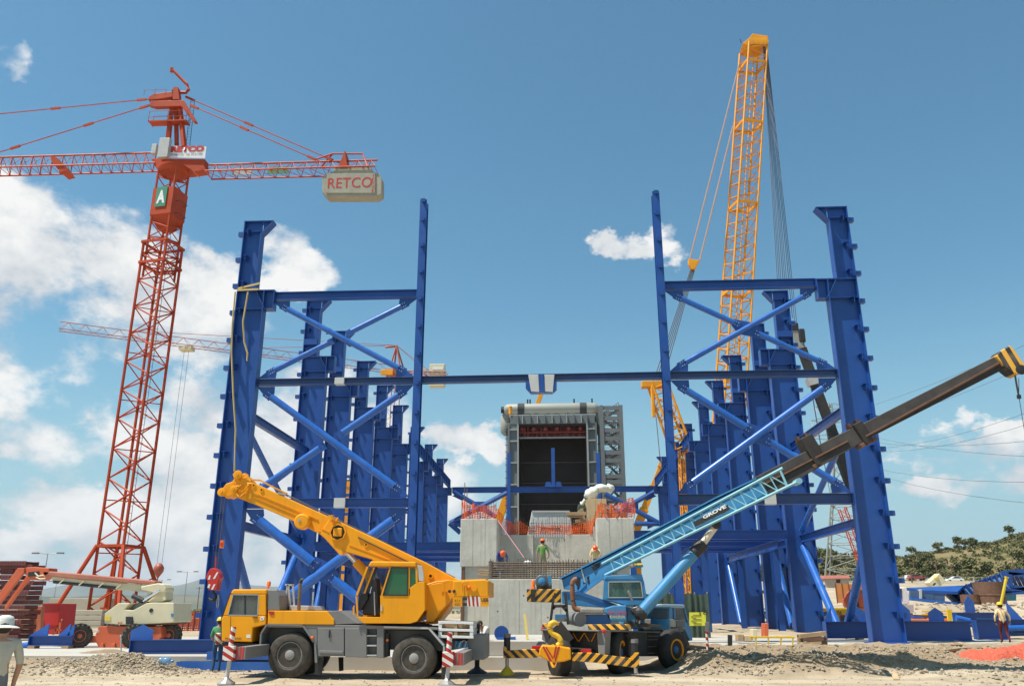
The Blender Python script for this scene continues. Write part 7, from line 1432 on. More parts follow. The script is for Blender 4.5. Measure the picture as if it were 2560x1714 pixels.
fins_beam('long blue beam with one tall fin lying in front of the boom lift', C1, (1196, 1185), (1945, 1195), 33.0, .50, .4, ((.11, .85, .55, 2),), dy=.3)
for i, (xa, xb, y, Y) in enumerate(((1632, 2420, 1300, 31.05), (1640, 2700, 1345, 30.95), (1900, 2900, 1310, 31.2))):
    P, Q_ = C1(xa, y, Y), C1(xb, y - 6, Y); z = (.16, .16, .5)[i]; P.z = Q_.z = z; o = thing('steel_beam', ('left flat blue beam', 'front flat blue beam', 'upper flat blue beam')[i] + ' lying on the dirt behind the yellow crane', 'steel beam', P, 'flat blue beams behind the crane'); Y_ = Y - .12 * i
    MB().bar(P, Q_, .28, .03).build('web', BLUE, o); MB().bar(P + V(0, -.15, 0), Q_ + V(0, -.15, 0), .03, .28).build('flange', BLUEL, o); MB().bar(P + V(0, .15, 0), Q_ + V(0, .15, 0), .03, .28).build('flange', BLUE, o)
RNET = netmat('red_barrier_net', 'd2553c', .12, .5)
def barrier(label, cr, p, q, Y, h, n=8, mat=None):
    P, Q_ = cr(*p, Y), cr(*q, Y); t = thing('barrier', label, 'barrier', (P + Q_) / 2); P.z = Q_.z = max(min(P.z, Q_.z), .3)
    MB().prism([P, Q_, Q_ + V(0, 0, h), P + V(0, 0, h)], (0, .02, 0)).build('netting', mat or RNET, t)
    for i in range(n + 1): c = P + (Q_ - P) * i / n; MB().tube(c + V(0, -.03, -.1), c + V(0, -.03, h * 1.08), .03, n=5).build('stake', RUST, t)
barrier('faded red barrier netting behind the boom lift', C1, (1450, 1080), (1862, 1075), 58, 1.6)
o = cprism('earth_bank_stack', 'low brown stack of timbers behind the red barrier netting', 'timber stack', C1, [(1575, 915), (1700, 895), (1860, 905), (1860, 965), (1575, 965)], 64, 2, M('brown_stack', (.20, .13, .09), .9, 0, .35, 3))
st4 = thing('marker_stake', 'thin pale stake standing in the gravel heap', 'stake', C1(1108, 1230, 31.0)); MB().tube(C1(1108, 1232, 31.0), C1(1106, 1050, 31.0), .022, n=6).build('rod', PALE, st4); MB().tube(C1(1106, 1060, 31.0), C1(1106, 1045, 31.0), .03, n=6).build('cap', WHITE, st4)
# water bottle on its plank
px = QZ(412, 1679, .03); wb_ = thing('water_bottle', 'big blue plastic water bottle lying on the dirt', 'water bottle', (px.x, px.y, gz(px.x, px.y))); BT = glass('blue_bottle_plastic', '7fb0d8', .1, .45); gz1 = gz(px.x, px.y); MB().lathe((px.x - .22, px.y, gz1 + .15), (1, 0, 0), [(.06, 0), (.13, .02), (.135, .12), (.125, .14), (.135, .16), (.135, .30), (.10, .37), (.04, .40), (.04, .45)], 18).build('jug', BT, wb_, smooth=40); MB().tube((px.x + .21, px.y, gz1 + .15), (px.x + .25, px.y, gz1 + .15), .045, n=12).build('cap', LBLUE, wb_)
o = MB().cbox((px.x + .2, px.y - .28, gz1 + .02), (.55, .12, .03)).build('plank', WOOD); tag(o, 'short plank lying in front of the blue water bottle', 'plank')
# slings on the front left column
SL = M('yellow_webbing', (.55, .40, .14), .8); t = thing('lifting_sling', 'yellow webbing sling wrapped round the front left column and hanging down', 'sling', C7(185, 1180, FY - .5)); 
for k, (a, b) in enumerate((((200, 385), (296, 362)), ((196, 392), (290, 388)))): MB().bar(C7(*a, FY - .38), C7(*b, FY - .38), .03, .12).build('wrap', SL, t)
for pts in (((188, 400), (175, 545), (172, 660), (180, 850), (190, 1000), (185, 1180)), ((244, 400), (222, 530), (228, 620), (242, 668), (240, 700))): MB().path([C7(x, y, FY - .5) for x, y in pts], .05, 4).build('tail', SL, t)
nst = thing('blue_offcut', 'small blue steel offcut standing on the plinth before the concrete wall', 'steel offcut', (C3(405, 1250, 33.5).x, 33.5, ZB + .52)); MB().prism([V(C3(345, 0, 33.5).x, 33.5, ZB + .53), V(C3(490, 0, 33.5).x, 33.5, ZB + .53), V(C3(490, 0, 33.5).x, 33.5, ZB + .62), V(C3(345, 0, 33.5).x, 33.5, ZB + .62)], (0, .4, 0)).build('base_plate', BLUEL, nst); MB().tube(V(C3(380, 0, 33.6).x, 33.6, ZB + .75), V(C3(380, 0, 33.6).x, 33.68, ZB + .75), .28, n=18).build('disc', BLUE, nst)
px = C3(572, 1240, 33); o = MB().bar(V(px.x + .08, 33.4, ZB + .53), V(px.x - .05, 33.8, ZB + 1.45), .09, .03).build('plank', M('yellow_plank', (.60, .45, .10), .7)); tag(o, 'yellowish plank leaning on the concrete wall behind the blue crane', 'plank')

# ================================================================ SITE CLUTTER, RIGHT
yt = thing('steel_rack', 'yellow painted low steel rack at the edge of the slab', 'rack', QZ(1935, 1618, .5)); Y_ = 36.3; YP = M('yellow_rack_paint', (.75, .48, .02), .5)
for x in (515, 600, 690, 770): MB().bar(C4(x, 792, Y_), C4(x + (6 if x < 650 else -6), 868, Y_), .05).build('leg', YP, yt); MB().bar(C4(x, 792, Y_), C4(x, 792, Y_) + V(0, .8, 0), .04).build('cross_bar', YP, yt)
for y, dy in ((795, 0), (850, 0), (798, .8)): MB().bar(C4(500, y, Y_) + V(0, dy, 0), C4(782, y + 2, Y_) + V(0, dy, 0), .06).build('rail', YP, yt)
lpz = C4(880, 852, 38.).z
for i in range(12):
    lv_ = i // 4; k = i % 4; y0_ = 38. + k * .22; a = C4(800 + 12 * ((i * 7) % 5), 840 - lv_ * 26, y0_); b = C4(960 + 8 * ((i * 5) % 6), 832 - lv_ * 28 - (8 if lv_ == 2 else 0), y0_); o = MB().bar(a, b, .2, .12 + .03 * (i % 3)).build('scrap_timber', (WOOD, RUST, WOOD)[i % 3], bevel=.015); tag(o, '%s of the %s layer in the scrap timber pile beside the second column' % (('front piece', 'second piece', 'third piece', 'rear piece')[k], ('bottom', 'middle', 'top')[lv_]), 'timber', 'scrap timber pile')
for i, (x, y, w, h, m_) in enumerate(((395, 820, 40, 45, WOOD), (440, 822, 50, 38, PLY), (495, 815, 30, 75, CREAM), (575, 790, 28, 90, ORNG))): o = MB().prism([C4(x, y, 44), C4(x + w, y, 44), C4(x + w, y - h, 44), C4(x, y - h, 44)], (0, .7, 0)).build('crate', m_, bevel=.02); tag(o, ('small brown timber crate left of the tan crate by the columns', 'tan plywood crate between the columns', 'tall cream carton beside the tan crate', 'tall orange tank box behind the yellow rack')[i], 'crate')
bpst = thing('site_post', 'short black steel post on the slab beside the blue crane', 'post', QZ(1825, 1618, .5)); MB().bar(C4(340, 870, 35.5), C4(340, 778, 35.5), .16).build('shaft', CHAS, bpst); MB().bar(C4(322, 868, 35.5), C4(362, 868, 35.5), .3, .12).build('foot', CHAS, bpst)
def plank(label, p, q, z, w, th, mat=WOOD, up=None):
    a = QZ(*p, z); b = QZ(*q, z); a.z = gz(a.x, a.y) + .03; b.z = gz(b.x, b.y) + .03 + (up or 0); o = MB().bar(a, b, w, th).build('plank', mat, bevel=.006); tag(o, label, 'plank')
plank('left of the two planks end to end on the near dirt', (2150, 1675), (2212, 1672), .12, .16, .07); plank('right of the two planks end to end on the near dirt', (2214, 1671), (2324, 1668), .12, .18, .08); plank('pale board lying up the rubble slope', (2237, 1664), (2212, 1628), .4, .18, .05, PLY); plank('plank on the rubble left of the long board', (2354, 1623), (2420, 1618), .7, .16, .09); plank('long board at the right edge behind the orange net', (2450, 1625), (2580, 1608), .72, .18, .1); plank('weathered board on the spoil bank near the black post', (1975, 1620), (2040, 1615), .7, .2, .05)
plank('dark board lying under the checked shirt man', (2345, 1610), (2400, 1614), .7, .3, .12, RUST)
# heap of orange netting
px = Q(2530, 1650, 30.9); vs = []; nx, ny = 44, 16; OHM = M('heaped_orange_net', (.62, .10, .05), .7, 0, .55, 14, dust=.35, dustc='b0785c', bump=.05, bscale=26)
for j in range(ny + 1):
    for i in range(nx + 1):
        u, v = i / nx * 2 - 1, j / ny * 2 - 1; x = px.x + u * 1.55; y = px.y + .4 + v * .6; e = max(0, 1 - (abs(u) ** 2.4 + abs(v) ** 2)); h = e ** .6 * (.28 + .16 * fbm(x, y, 1.3) + .07 * fbm(x, y, 5, 2)) + .02
        vs.append(V(x, y, gz(x, y) - .02 + max(h, -.02) * (1 + .6 * sst(-.2, .8, u))))
fs = [(j * (nx + 1) + i, j * (nx + 1) + i + 1, (j + 1) * (nx + 1) + i + 1, (j + 1) * (nx + 1) + i) for j in range(ny) for i in range(nx)]
o = MB().add(vs, fs).build('net_heap', OHM, smooth=True); tag(o, 'heap of crumpled orange netting on the dirt at the right edge', 'netting')
# blue members on the far side of the mound
fins_beam('big blue beam with pointed fins behind the front right column', C4, (985, 745), (1560, 760), 50, .9, .5, ((.05, .5, .8, 0), (.42, .9, .8, 2), (.95, .9, 1.0, 2)), dy=.5, supports=(.4, .65))
fins_beam('blue beam with a pointed fin reaching right of the front right column', C4, (1500, 770), (1985, 780), 48.5, 1.0, .5, ((.54, .8, .7, 2),), supports=(.42, .75))
fins_beam('short deep blue beam end beside the checked shirt man', C4, (2010, 755), (2240, 750), 50.5, 1.1, .6, (), supports=(.2,))
fins_beam('blue beam with a pointed plate behind the walking man', C4, (1870, 660), (2250, 690), 55, .6, .4, ((.3, .7, 1.0, 2),), dy=1)
fins_beam('blue beam end at the right edge beyond the man', C4, (2240, 720), (2420, 715), 53, .8, .5, ((.3, .8, 1.0, 1),))
for i, (x0_, y0_, x1_, y1_) in enumerate(((1880, 665, 2180, 735), (1900, 690, 2200, 745), (2230, 735, 2400, 730), (2230, 765, 2400, 762))): P, Q_ = C4(x0_, y0_, 52 + i * .4), C4(x1_, y1_, 52 + i * .4); o = MB().tube(P, Q_, .18, n=12).build('steel_tube', BLUEL, smooth=40); tag(o, ('upper of the two sloping blue tubes left of the man', 'lower of the two sloping blue tubes left of the man', 'upper blue tube at the right edge', 'lower blue tube at the right edge')[i], 'steel tube')
yb_ = thing('waste_bin', 'bright yellow open skip seen between the right columns', 'skip', C4(1053, 690, 62)); MB().prism([C4(968, 602, 62), C4(1138, 598, 62), C4(1128, 688, 62), C4(975, 688, 62)], (0, 2, 0)).build('body', M('bright_yellow_paint', (.85, .58, .01), .45), yb_, bevel=.03); MB().bar(C4(964, 602, 61.95), C4(1142, 598, 61.95), .12, .1).build('rim', MATS['bright_yellow_paint'], yb_); MB().prism([C4(985, 690, 61.8), C4(1130, 690, 61.8), C4(1130, 706, 61.8), C4(985, 706, 61.8)], (0, 2.2, 0)).build('sledge', ORNG, yb_)
a = C4(1070, 645, 61.97); text('06', 'lettering', a, (1, 0, 0), (0, 0, 1), .35, .3, RUST, yb_)
barrier('orange plank barrier behind the yellow skip', C4, (1070, 560), (1250, 552), 78, 1.6, 4, M('orange_barrier', (.60, .22, .06), .7))
rl = thing('plate_compactor', 'orange machine partly hidden behind the front right column', 'machine', C4(1220, 620, 70)); m = MB(); blob(m, C4(1225, 560, 70), (1.2, 1, 1.2), 4, amp=.3); m.build('body', ORNG, rl, smooth=True); MB().prism([C4(1190, 595, 69), C4(1255, 595, 69), C4(1255, 660, 69), C4(1185, 655, 69)], (0, 2, 0)).build('base', M('dull_orange', (.45, .18, .09), .7), rl, bevel=.05); MB().tube(C4(1200, 540, 69), C4(1210, 590, 69), .12, n=6).build('strut', DARK, rl)
fl = thing('flatbed_truck', 'orange flatbed body with yellow stanchions among the blue steel at right', 'flatbed', C4(1680, 720, 58)); FO = M('flatbed_orange', (.70, .17, .02), .5); MB().prism([C4(1530, 672, 58), C4(1840, 668, 58), C4(1845, 708, 58), C4(1545, 712, 58)], (0, 2.2, 0)).build('bed', FO, fl, bevel=.03); MB().prism([C4(1512, 640, 58), C4(1532, 640, 58), C4(1550, 712, 58), C4(1512, 712, 58)], (0, 2.2, 0)).build('headboard', FO, fl)
for x in (1824, 1840): MB().bar(C4(x, 606, 58), C4(x + 8, 705, 58), .14).build('stanchion', M('stanchion_yellow', (.75, .50, .02), .5), fl)
for y in (620, 640): MB().bar(C4(1645, y, 58.5), C4(1825, y - 4, 58.5), .07).build('rail', MATS['stanchion_yellow'], fl)
for x in (1580, 1660, 1790): c = C4(x, 725, 58.2); MB().tube(c, c + V(0, .35, 0), .48, n=16).build('wheel', DARK, fl, smooth=40)
for i, pts in enumerate(([(1590, 648), (1680, 660), (1680, 672), (1595, 672)], [(1725, 640), (1820, 650), (1820, 668), (1725, 666)])): cprism('blue_plate', ('left', 'right')[i] + ' blue plate stacked on the orange flatbed', 'steel plate', C4, pts, 58.6, .8, BLUEL)
iy = thing('inclined_post', 'yellow post leaning to the right above the walking man', 'post', C4(2168, 650, 57)); MB().bar(C4(2222, 392, 57), C4(2168, 650, 57), .2, .13).build('shaft', M('dull_yellow', (.55, .42, .03), .6), iy, bevel=.03); MB().bar(C4(2222, 392, 57), C4(2224, 384, 57), .24, .17).build('cap', MATS['dull_yellow'], iy)
# blue girders lying on the bank
R1 = crop(2240, 1380, 7.3188); gY = 84.
g_ = thing('steel_girder', 'long blue box girder lying on the bank at the right', 'girder', R1(600, 930, gY))
MB().prism([R1(190, 645, gY), R1(1250, 600, gY), R1(1130, 715, gY - 2), R1(470, 690, gY - 2)], (0, 0, -.25)).build('top_plate', BLUE, g_)
for i, pts in enumerate(([(262, 700), (440, 700), (440, 865), (262, 840)], [(480, 705), (690, 722), (690, 890), (480, 872)], [(694, 722), (895, 738), (895, 905), (694, 890)])): MB().prism([R1(x, y, gY - 2 + .02 * i) for x, y in pts], (0, .3, 0)).build('side_panel', M('dull_panel_blue', (.06, .11, .20), .5, 0, .15, 1), g_)
MB().bar(R1(260, 850, gY - 2.1), R1(1110, 940, gY - 2.1), .5, .25).build('bottom_flange', BLUEL, g_); MB().prism([R1(440, 680, gY - 2.2), R1(475, 672, gY - 2.2), R1(480, 890, gY - 2.2), R1(445, 880, gY - 2.2)], (0, .5, 0)).build('joint_plate', PALE, g_)
g2_ = thing('conveyor_trough', 'slanting blue trough with rows of ribs lying on the bank', 'girder', R1(1450, 860, gY)); A, B, C_, D_ = R1(900, 745, gY), R1(1100, 925, gY - 1), R1(2060, 640, gY - 1), R1(1950, 395, gY)
MB().prism([A, B, C_, D_], (0, .3, -.15)).build('bed_plate', M('trough_blue', (.035, .12, .32), .4), g2_); MB().bar(B + V(0, -.1, 0), C_ + V(0, -.1, 0), .3, .22).build('lower_flange', BLUEL, g2_); MB().bar(A, D_, .3, .25).build('upper_flange', BLUE, g2_)
for i in range(12): f = .02 + i / 12; P = A + (D_ - A) * f; P2 = B + (C_ - B) * f; MB().bar(P + (P - P2) * .12 + V(0, -.25, 0), P2 + V(0, -.25, 0), .12, .3).build('rib', M('rib_dark_blue', (.008, .03, .10), .5), g2_)
g3_ = thing('steel_girder', 'blue frame of beams at the far right edge of the bank', 'girder', R1(2200, 860, gY))
for (a, b, w) in (((1930, 390), (2500, 330), .5), ((2040, 390), (2560, 440), .35), ((2080, 620), (2560, 700), .4), ((1830, 720), (2560, 650), .35), ((2060, 400), (2080, 620), .5), ((1850, 745), (2560, 730), .3)): MB().bar(R1(*a, gY - .5), R1(*b, gY - .5), .4, w).build('beam', BLUE, g3_)
for x in (2130, 2210, 2290, 2370): MB().bar(R1(x - 100, 430, gY), R1(x, 620, gY), .1, .3).build('rib', MATS['rib_dark_blue'], g3_)
MB().prism([R1(1990, 745, gY + 1), R1(2200, 742, gY + 1), R1(2200, 880, gY + 1), R1(1990, 885, gY + 1)], (0, 2, 0)).build('tank', M('teal_tank', (.03, .15, .22), .5), g3_)
for i, (x, y, rr_, hh) in enumerate(((1740, 915, 1.3, 2.1), (1600, 920, .55, 1.9), (1370, 940, .8, 1.0))): c = R1(x, y, gY - 3); z0_ = min(c.z, gz(c.x, c.y) + .4); o = MB().lathe((c.x, c.y, gz(c.x, c.y) - .1), (0, 0, 1), [(rr_, 0), (rr_, hh * .48), (rr_ * 1.04, hh * .5), (rr_, hh * .52), (rr_, hh + .1)], 18).build('steel_drum', RUST if i != 1 else PLY, smooth=40); tag(o, ('big rusty drum under the blue trough', 'narrow tan drum left of the big rusty drum', 'low rusty drum under the lower end of the trough')[i], 'drum')
# green sheeting and notice board behind the blue crane
gs = thing('sheet_fence', 'dark green sheeting fence behind the cab of the blue crane', 'fence', Q(*g2(1280, 860), 53)); GS = M('dark_green_sheet', (.055, .085, .06), .75, 0, .15, 1.2, bump=.05, bscale=2); vs = []; P0, P1 = Q(*g2(700, 265), 53), Q(*g2(1690, 255), 53); nx = 40
for j in range(2):
    for i in range(nx + 1): u = i / nx; p = P0 + (P1 - P0) * u; vs.append(V(p.x, 53 + .05 * math.sin(i * 1.7) + .03 * math.sin(i * 4.1), (p.z - .1 * abs(math.sin(u * 9))) if j else ZB))
MB().add(vs, [(i, i + 1, nx + 2 + i, nx + 1 + i) for i in range(nx)]).build('sheet', GS, gs, smooth=True)
for i in range(6): p = P0 + (P1 - P0) * i / 5; MB().tube((p.x, 53.25, ZB), (p.x, 53.25, p.z + .05), .04, n=6).build('post', STEEL, gs)
nb = thing('notice_board', 'yellow notice sheet with lines of text on the green fence', 'notice', Q(*g2(1530, 780), 52.6)); N0, N1, N2 = Q(*g2(1400, 772), 52.6), Q(*g2(1660, 772), 52.6), Q(*g2(1400, 562), 52.6); MB().prism([N0, N1, Q(*g2(1662, 560), 52.6), N2], (0, .03, 0)).build('sheet', M('yellow_notice', (.72, .68, .05), .6), nb)
lm_ = MB()
for i in range(7): z = N0.z + (N2.z - N0.z) * (.12 + i * .105); lm_.box(N0.x + .25, N1.x - .25 - .3 * (i % 3), 52.58, 52.595, z, z + .05)
lm_.build('text_lines', M('faded_ink', (.25, .25, .05), .7), nb, kind='stuff'); text('18', 'lettering', Q(*g2(1560, 600), 52.58), (1, 0, 0), (0, 0, 1), .5, .26, DARK, nb)
# ================================================================ BACKGROUND
LP = M('galvanised_pole', (.30, .31, .31), .5, .3)
def lamp(label, px, py, H):
    Y = (H + .4 - CZ) / (Q(px, py, 1).z - CZ); c = Q(px, py, Y); t = thing('street_lamp', label, 'street lamp', (c.x, Y, .3), 'street lamps on the plain'); MB().tube((c.x, Y, .3), (c.x, Y, c.z), .16, .09, n=6).build('pole', LP, t)
    for k in (-1, 1): MB().tube((c.x, Y, c.z - .2), (c.x + 1.9 * k, Y, c.z), .06, n=5).build('arm', LP, t); MB().cbox((c.x + 2.5 * k, Y, c.z + .02), (1.3, .5, .28)).build('lamp_head', GREY, t)
lamp('tallest twin-headed street lamp, left of the red tower crane', 120, 1382, 12); lamp('twin street lamp just left of the front left column', 469, 1428, 12); lamp('small twin street lamp beside the hanging crane hook', 406, 1448, 12); lamp('short twin street lamp seen under the boom lift boom', 142, 1452, 12)
def tpole(label, px, py, H, z0=.3, Y=None):
    Y = Y or (H + z0 - CZ) / (Q(px, py, 1).z - CZ); c = Q(px, py, Y); zb = gz(c.x, Y) if Y < 238 else hill_z(c.x, Y) if c.x > -30 else .3; t = thing('utility_pole', label, 'utility pole', (c.x, Y, zb), 'utility poles'); MB().tube((c.x, Y, zb - .3), (c.x, Y, c.z), .17, .12, n=6).build('pole', RUST, t); MB().bar((c.x - 1.1, Y, c.z - .4), (c.x + 1.1, Y, c.z - .4), .12).build('cross_arm', RUST, t)
    for k in (-1, 0, 1): MB().tube((c.x + k, Y, c.z - .35), (c.x + k, Y, c.z - .05), .06, n=5).build('insulator', PALE, t)
tpole('wooden utility pole right of the twin street lamps on the left plain', 499, 1466, 9)
def rpole(label, x, y, Y): tpole(label, 2240 + x / 7.3188, 1380 + y / 7.3188, 9, Y=Y)
rpole('tall utility pole at the foot of the hill, just right of the front column', 300, 95, 215); rpole('utility pole beside the cream mixer on the road', 720, 185, 225); rpole('nearest utility pole below the parked pickup', 270, 365, 190); rpole('utility pole above the white car', 1000, 225, 232); rpole('stout utility pole on the hillside at the far right', 2120, 105, 215)
# lattice power pylon
def pylon(label, px, pyt, Y, wb, H=None, mat=None, arms=((.80, 6.5), (.90, 5.0), (.98, 3.6))):
    tp_ = Q(px, pyt, Y); z0_ = gz(tp_.x, Y); t = thing('power_pylon', label, 'pylon', (tp_.x, Y, z0_)); H = tp_.z - z0_; c = V(tp_.x, Y, z0_); kz = .62
    e1 = V(.92, -.38, 0); e2 = V(.38, .92, 0)
    lat_part(t, 'lower_body', c, c + V(0, 0, H * kz), e1 * wb, e2 * wb, 9, .18, .085, s2=e1 * .9, u2=e2 * .9, xb=True, mat=mat); lat_part(t, 'upper_body', c + V(0, 0, H * kz), c + V(0, 0, H), e1 * .9, e2 * .9, 10, .13, .07, s2=e1 * .25, u2=e2 * .25, xb=True, mat=mat)
    m = MB()
    for f, L in arms:
        z = z0_ + H * f
        for k in (-1, 1):
            tip = V(tp_.x + L * k, Y, z)
            for dy in (-.5, .5): m.tube((tp_.x + .4 * k, Y + dy, z - .6), tip, .05, n=4); m.tube((tp_.x + .4 * k, Y + dy, z + .9), tip, .05, n=4)
            for i in range(1, 5): u = i / 5; m.tube(V(tp_.x + .4 * k + (L - .4) * u * k, Y, z - .6 * (1 - u)), V(tp_.x + .4 * k + (L - .4) * (u - .15) * k, Y, z + .9 * (1 - u)), .03, n=4)
    m.build('cross_arms', mat, t, kind='stuff')
    for f, L in arms:
        for k in (-1, 1): MB().tube((tp_.x + L * k, Y, z0_ + H * f), (tp_.x + L * k * .93, Y - .3, z0_ + H * f - 1.5), .12, n=6).build('insulator', PALE, t)
    return t, tp_, z0_, H
PGR = M('galvanised_lattice', (.22, .23, .20), .6)
py_, ptop, pz0, pH = pylon('tall grey lattice power pylon standing between the two front right columns', 2076, 1008, 190, 5.2, mat=PGR)
t = thing('power_lines', 'thin power lines sweeping from the pylon out to the right', 'power lines', (ptop.x, 190, pz0 + pH * .8)); k = 0
for (x, y, f, L) in ((1463, 90, .98, 3.6), (1463, 232, .9, 5.0), (1463, 462, .8, 6.5), (1463, 536, .8, 6.5), (1463, 640, .9, -5.0), (1463, 735, .98, -3.6), (1463, 895, .8, -6.5), (1463, 1025, .8, -6.5)):
    A = V(ptop.x + abs(L) * (1 if L > 0 else .2), 190, pz0 + pH * f - 1.5 - (k * .6)); B = C12(x, y, 120 - k * 3); B2 = B + (B - A) * .6; pts = []
    for i in range(13): u = i / 12; p = A + (B2 - A) * u; p.z -= 3.2 * u * (1 - u) * 4 * (.55 if y < 400 else 1) - (2.0 * 4 * .24 if False else 0); pts.append(p)
    MB().path(pts, .028, 4).build('wire', M('thin_wire', (.10, .11, .12), .5), t); k += 1
rm = thing('lattice_mast', 'red lattice mast leaning behind the pylon and the front right column', 'mast', Q(2165, 1500, 150)); lat_part(rm, 'mast', Q(2105, 1270, 150), Q(2190, 1505, 150), V(.55, 0, .2), V(0, .55, 0), 16, .09, .045, mat=RED)
hz_ = thing('site_hut', 'low hut with a reddish roof far behind the right columns', 'hut', C4(1060, 450, 170)); MB().prism([C4(985, 395, 170), C4(1150, 392, 170), C4(1150, 460, 170), C4(985, 460, 170)], (0, 6, 0)).build('wall', M('hut_wall', (.45, .38, .30), .8), hz_); MB().prism([C4(978, 396, 169.6), C4(1156, 393, 169.6), C4(1150, 372, 172), C4(985, 374, 172)], (0, 5, 0)).build('roof', M('hut_roof', (.32, .10, .07), .8), hz_); MB().prism([C4(1065, 402, 169.9), C4(1092, 402, 169.9), C4(1092, 425, 169.9), C4(1065, 425, 169.9)], (0, .08, 0)).build('window', DARK, hz_)
# road and cars on the rise
RM = M('pale_road', (.33, .30, .26), .9); road = MB(); y0r = 226
for i in range(40):
    x0r = 45 + i * 6; x1r = x0r + 6; road.add([V(x0r, y0r - 4, gz(x0r, y0r) + .12), V(x1r, y0r - 4, gz(x1r, y0r) + .12), V(x1r, y0r + 4, gz(x1r, y0r) + .12), V(x0r, y0r + 4, gz(x0r, y0r) + .12)], [(0, 1, 2, 3)])
road.build('road', RM, loc=(0, 0, 0), kind='structure')
CG = M('car_glass', (.03, .04, .05), .1)
def car(label, x, y, col, L=4.3, kind=0, flip=1, Y=224):
    c = R1(x, y, Y); z = gz(c.x, Y) + .13; t = thing('parked_car', label, 'car', (c.x, Y, z), 'cars parked on the road below the hill'); pm = M('car_paint_' + col, {'white': (.75, .75, .73), 'silver': (.42, .45, .48), 'red': (.30, .05, .04)}[col], .3, coat=.4); h = L / 2; X = lambda a: c.x + a * flip
    prof = [(-h, .35), (-h, .75), (-h * .75, .92), (h * .45, .95), (h * .92, .78), (h, .55), (h, .35)] if kind == 0 else [(-h, .5), (-h, 1.0), (h * .1, 1.0), (h * .75, 1.0), (h * .97, .85), (h, .5)]
    MB().prism([V(X(a), Y - .85, z + b) for a, b in prof], (0, 1.7, 0)).build('body', pm, t, bevel=.08)
    cabp = [(-h * .78, .9), (-h * .55, 1.42), (h * .05, 1.46), (h * .46, .93)] if kind == 0 else [(0, .98), (.05, 1.65), (h * .45, 1.68), (h * .72, 1.0)]
    MB().prism([V(X(a), Y - .76, z + b) for a, b in cabp], (0, 1.52, 0)).build('cabin', pm, t, bevel=.06)
    wp = [(a * .86 + (.0 if kind == 0 else .15), .93 + (b - .9) * .85) for a, b in cabp]; MB().prism([V(X(a), Y - .775, z + b) for a, b in wp], (0, 1.55, 0)).build('windows', CG, t)
    for a in (-h * .62, h * .62):
        for yy in (-.8, .62): MB().tube(V(X(a), Y + yy - .08, z + .32), V(X(a), Y + yy + .16, z + .32), .32, n=12).build('wheel', DARK, t)
    return t
car('white pickup truck parked at the left end of the road under the hill', 190, 545, 'white', 5.2, 1, 1); car('silver-blue car parked behind the white pickup', 515, 550, 'silver', 4.2, 0, 1); car('white hatchback parked alone right of the cream mixer', 1070, 540, 'white', 4.4, 0, -1); car('red car below the silver car', 395, 615, 'red', 4.0, 0, 1, 200); car('pale car half hidden behind the cream mixer', 800, 480, 'white', 4.0, 0, -1, 232)
mx_ = thing('concrete_mixer', 'cream coloured mixer tilted on the bank in front of the parked cars', 'mixer', R1(720, 610, 160)); c = R1(715, 540, 160); MB().cbox(c, (2.7, 2, 1.7), Matrix.Rotation(rad(-38), 3, 'Y')).build('hopper', CREAM, mx_, bevel=.1); MB().ball(R1(735, 460, 159), .38, 10, 8).build('drum_end', M('yellow_ball', (.75, .55, .15), .5), mx_); MB().cbox(R1(700, 580, 158), (.6, .2, .25), Matrix.Rotation(rad(-38), 3, 'Y')).build('chute', DARK, mx_)
fn = thing('road_fence', 'low wire fence with pale posts above the road', 'fence', R1(1300, 440, 236))
for i in range(26): x = 60 + i * 5; MB().tube((x, 233, gz(x, 233) - .2), (x, 233, gz(x, 233) + 1.7), .09, n=5).build('post', PALE, fn)
for h in (.8, 1.6): MB().path([V(60 + i * 5, 233, gz(60 + i * 5, 233) + h) for i in range(26)], .03, 4).build('wire', PALE, fn)

# ---- trees and scrub
LF = NT('olive_foliage'); t = LF; a = t.noise(.35, 4); oi = t.n('ShaderNodeObjectInfo'); c = t.mix(t.ramp(a, .35, .65), (.060, .075, .022), (.13, .135, .055)); c = t.mix(t.m('MULTIPLY', oi.outputs['Random'], .5), c, (.19, .165, .075)); t.l(c, t.b.inputs['Base Color']); t.b.inputs['Roughness'].default_value = .85; t.b.inputs['Specular IOR Level'].default_value = .2
def crown_mb(m, c, R, H, n, rg, lf):
    for i in range(n):
        th = rg.uniform(0, 6.283); v = rg.random() ** .6; ph_ = math.acos(rg.uniform(-.5, 1)); cl = 1 + .30 * noise.noise(V(math.cos(th) * 1.7, math.sin(th) * 1.7, ph_ * 1.7 + c.x))
        p = c + V(math.cos(th) * math.sin(ph_) * R * v * cl, math.sin(th) * math.sin(ph_) * R * v * cl, math.cos(ph_) * H * v * cl); s = lf * rg.uniform(.6, 1.3)
        a = V(rg.uniform(-1, 1), rg.uniform(-1, 1), rg.uniform(-.4, 1)).normalized(); b = a.cross(V(rg.uniform(-1, 1), rg.uniform(-1, 1), rg.uniform(-1, 1))).normalized()
        m.add([p - a * s, p + b * s * .7, p + a * s, p - b * s * .7], [(0, 1, 2, 3)])
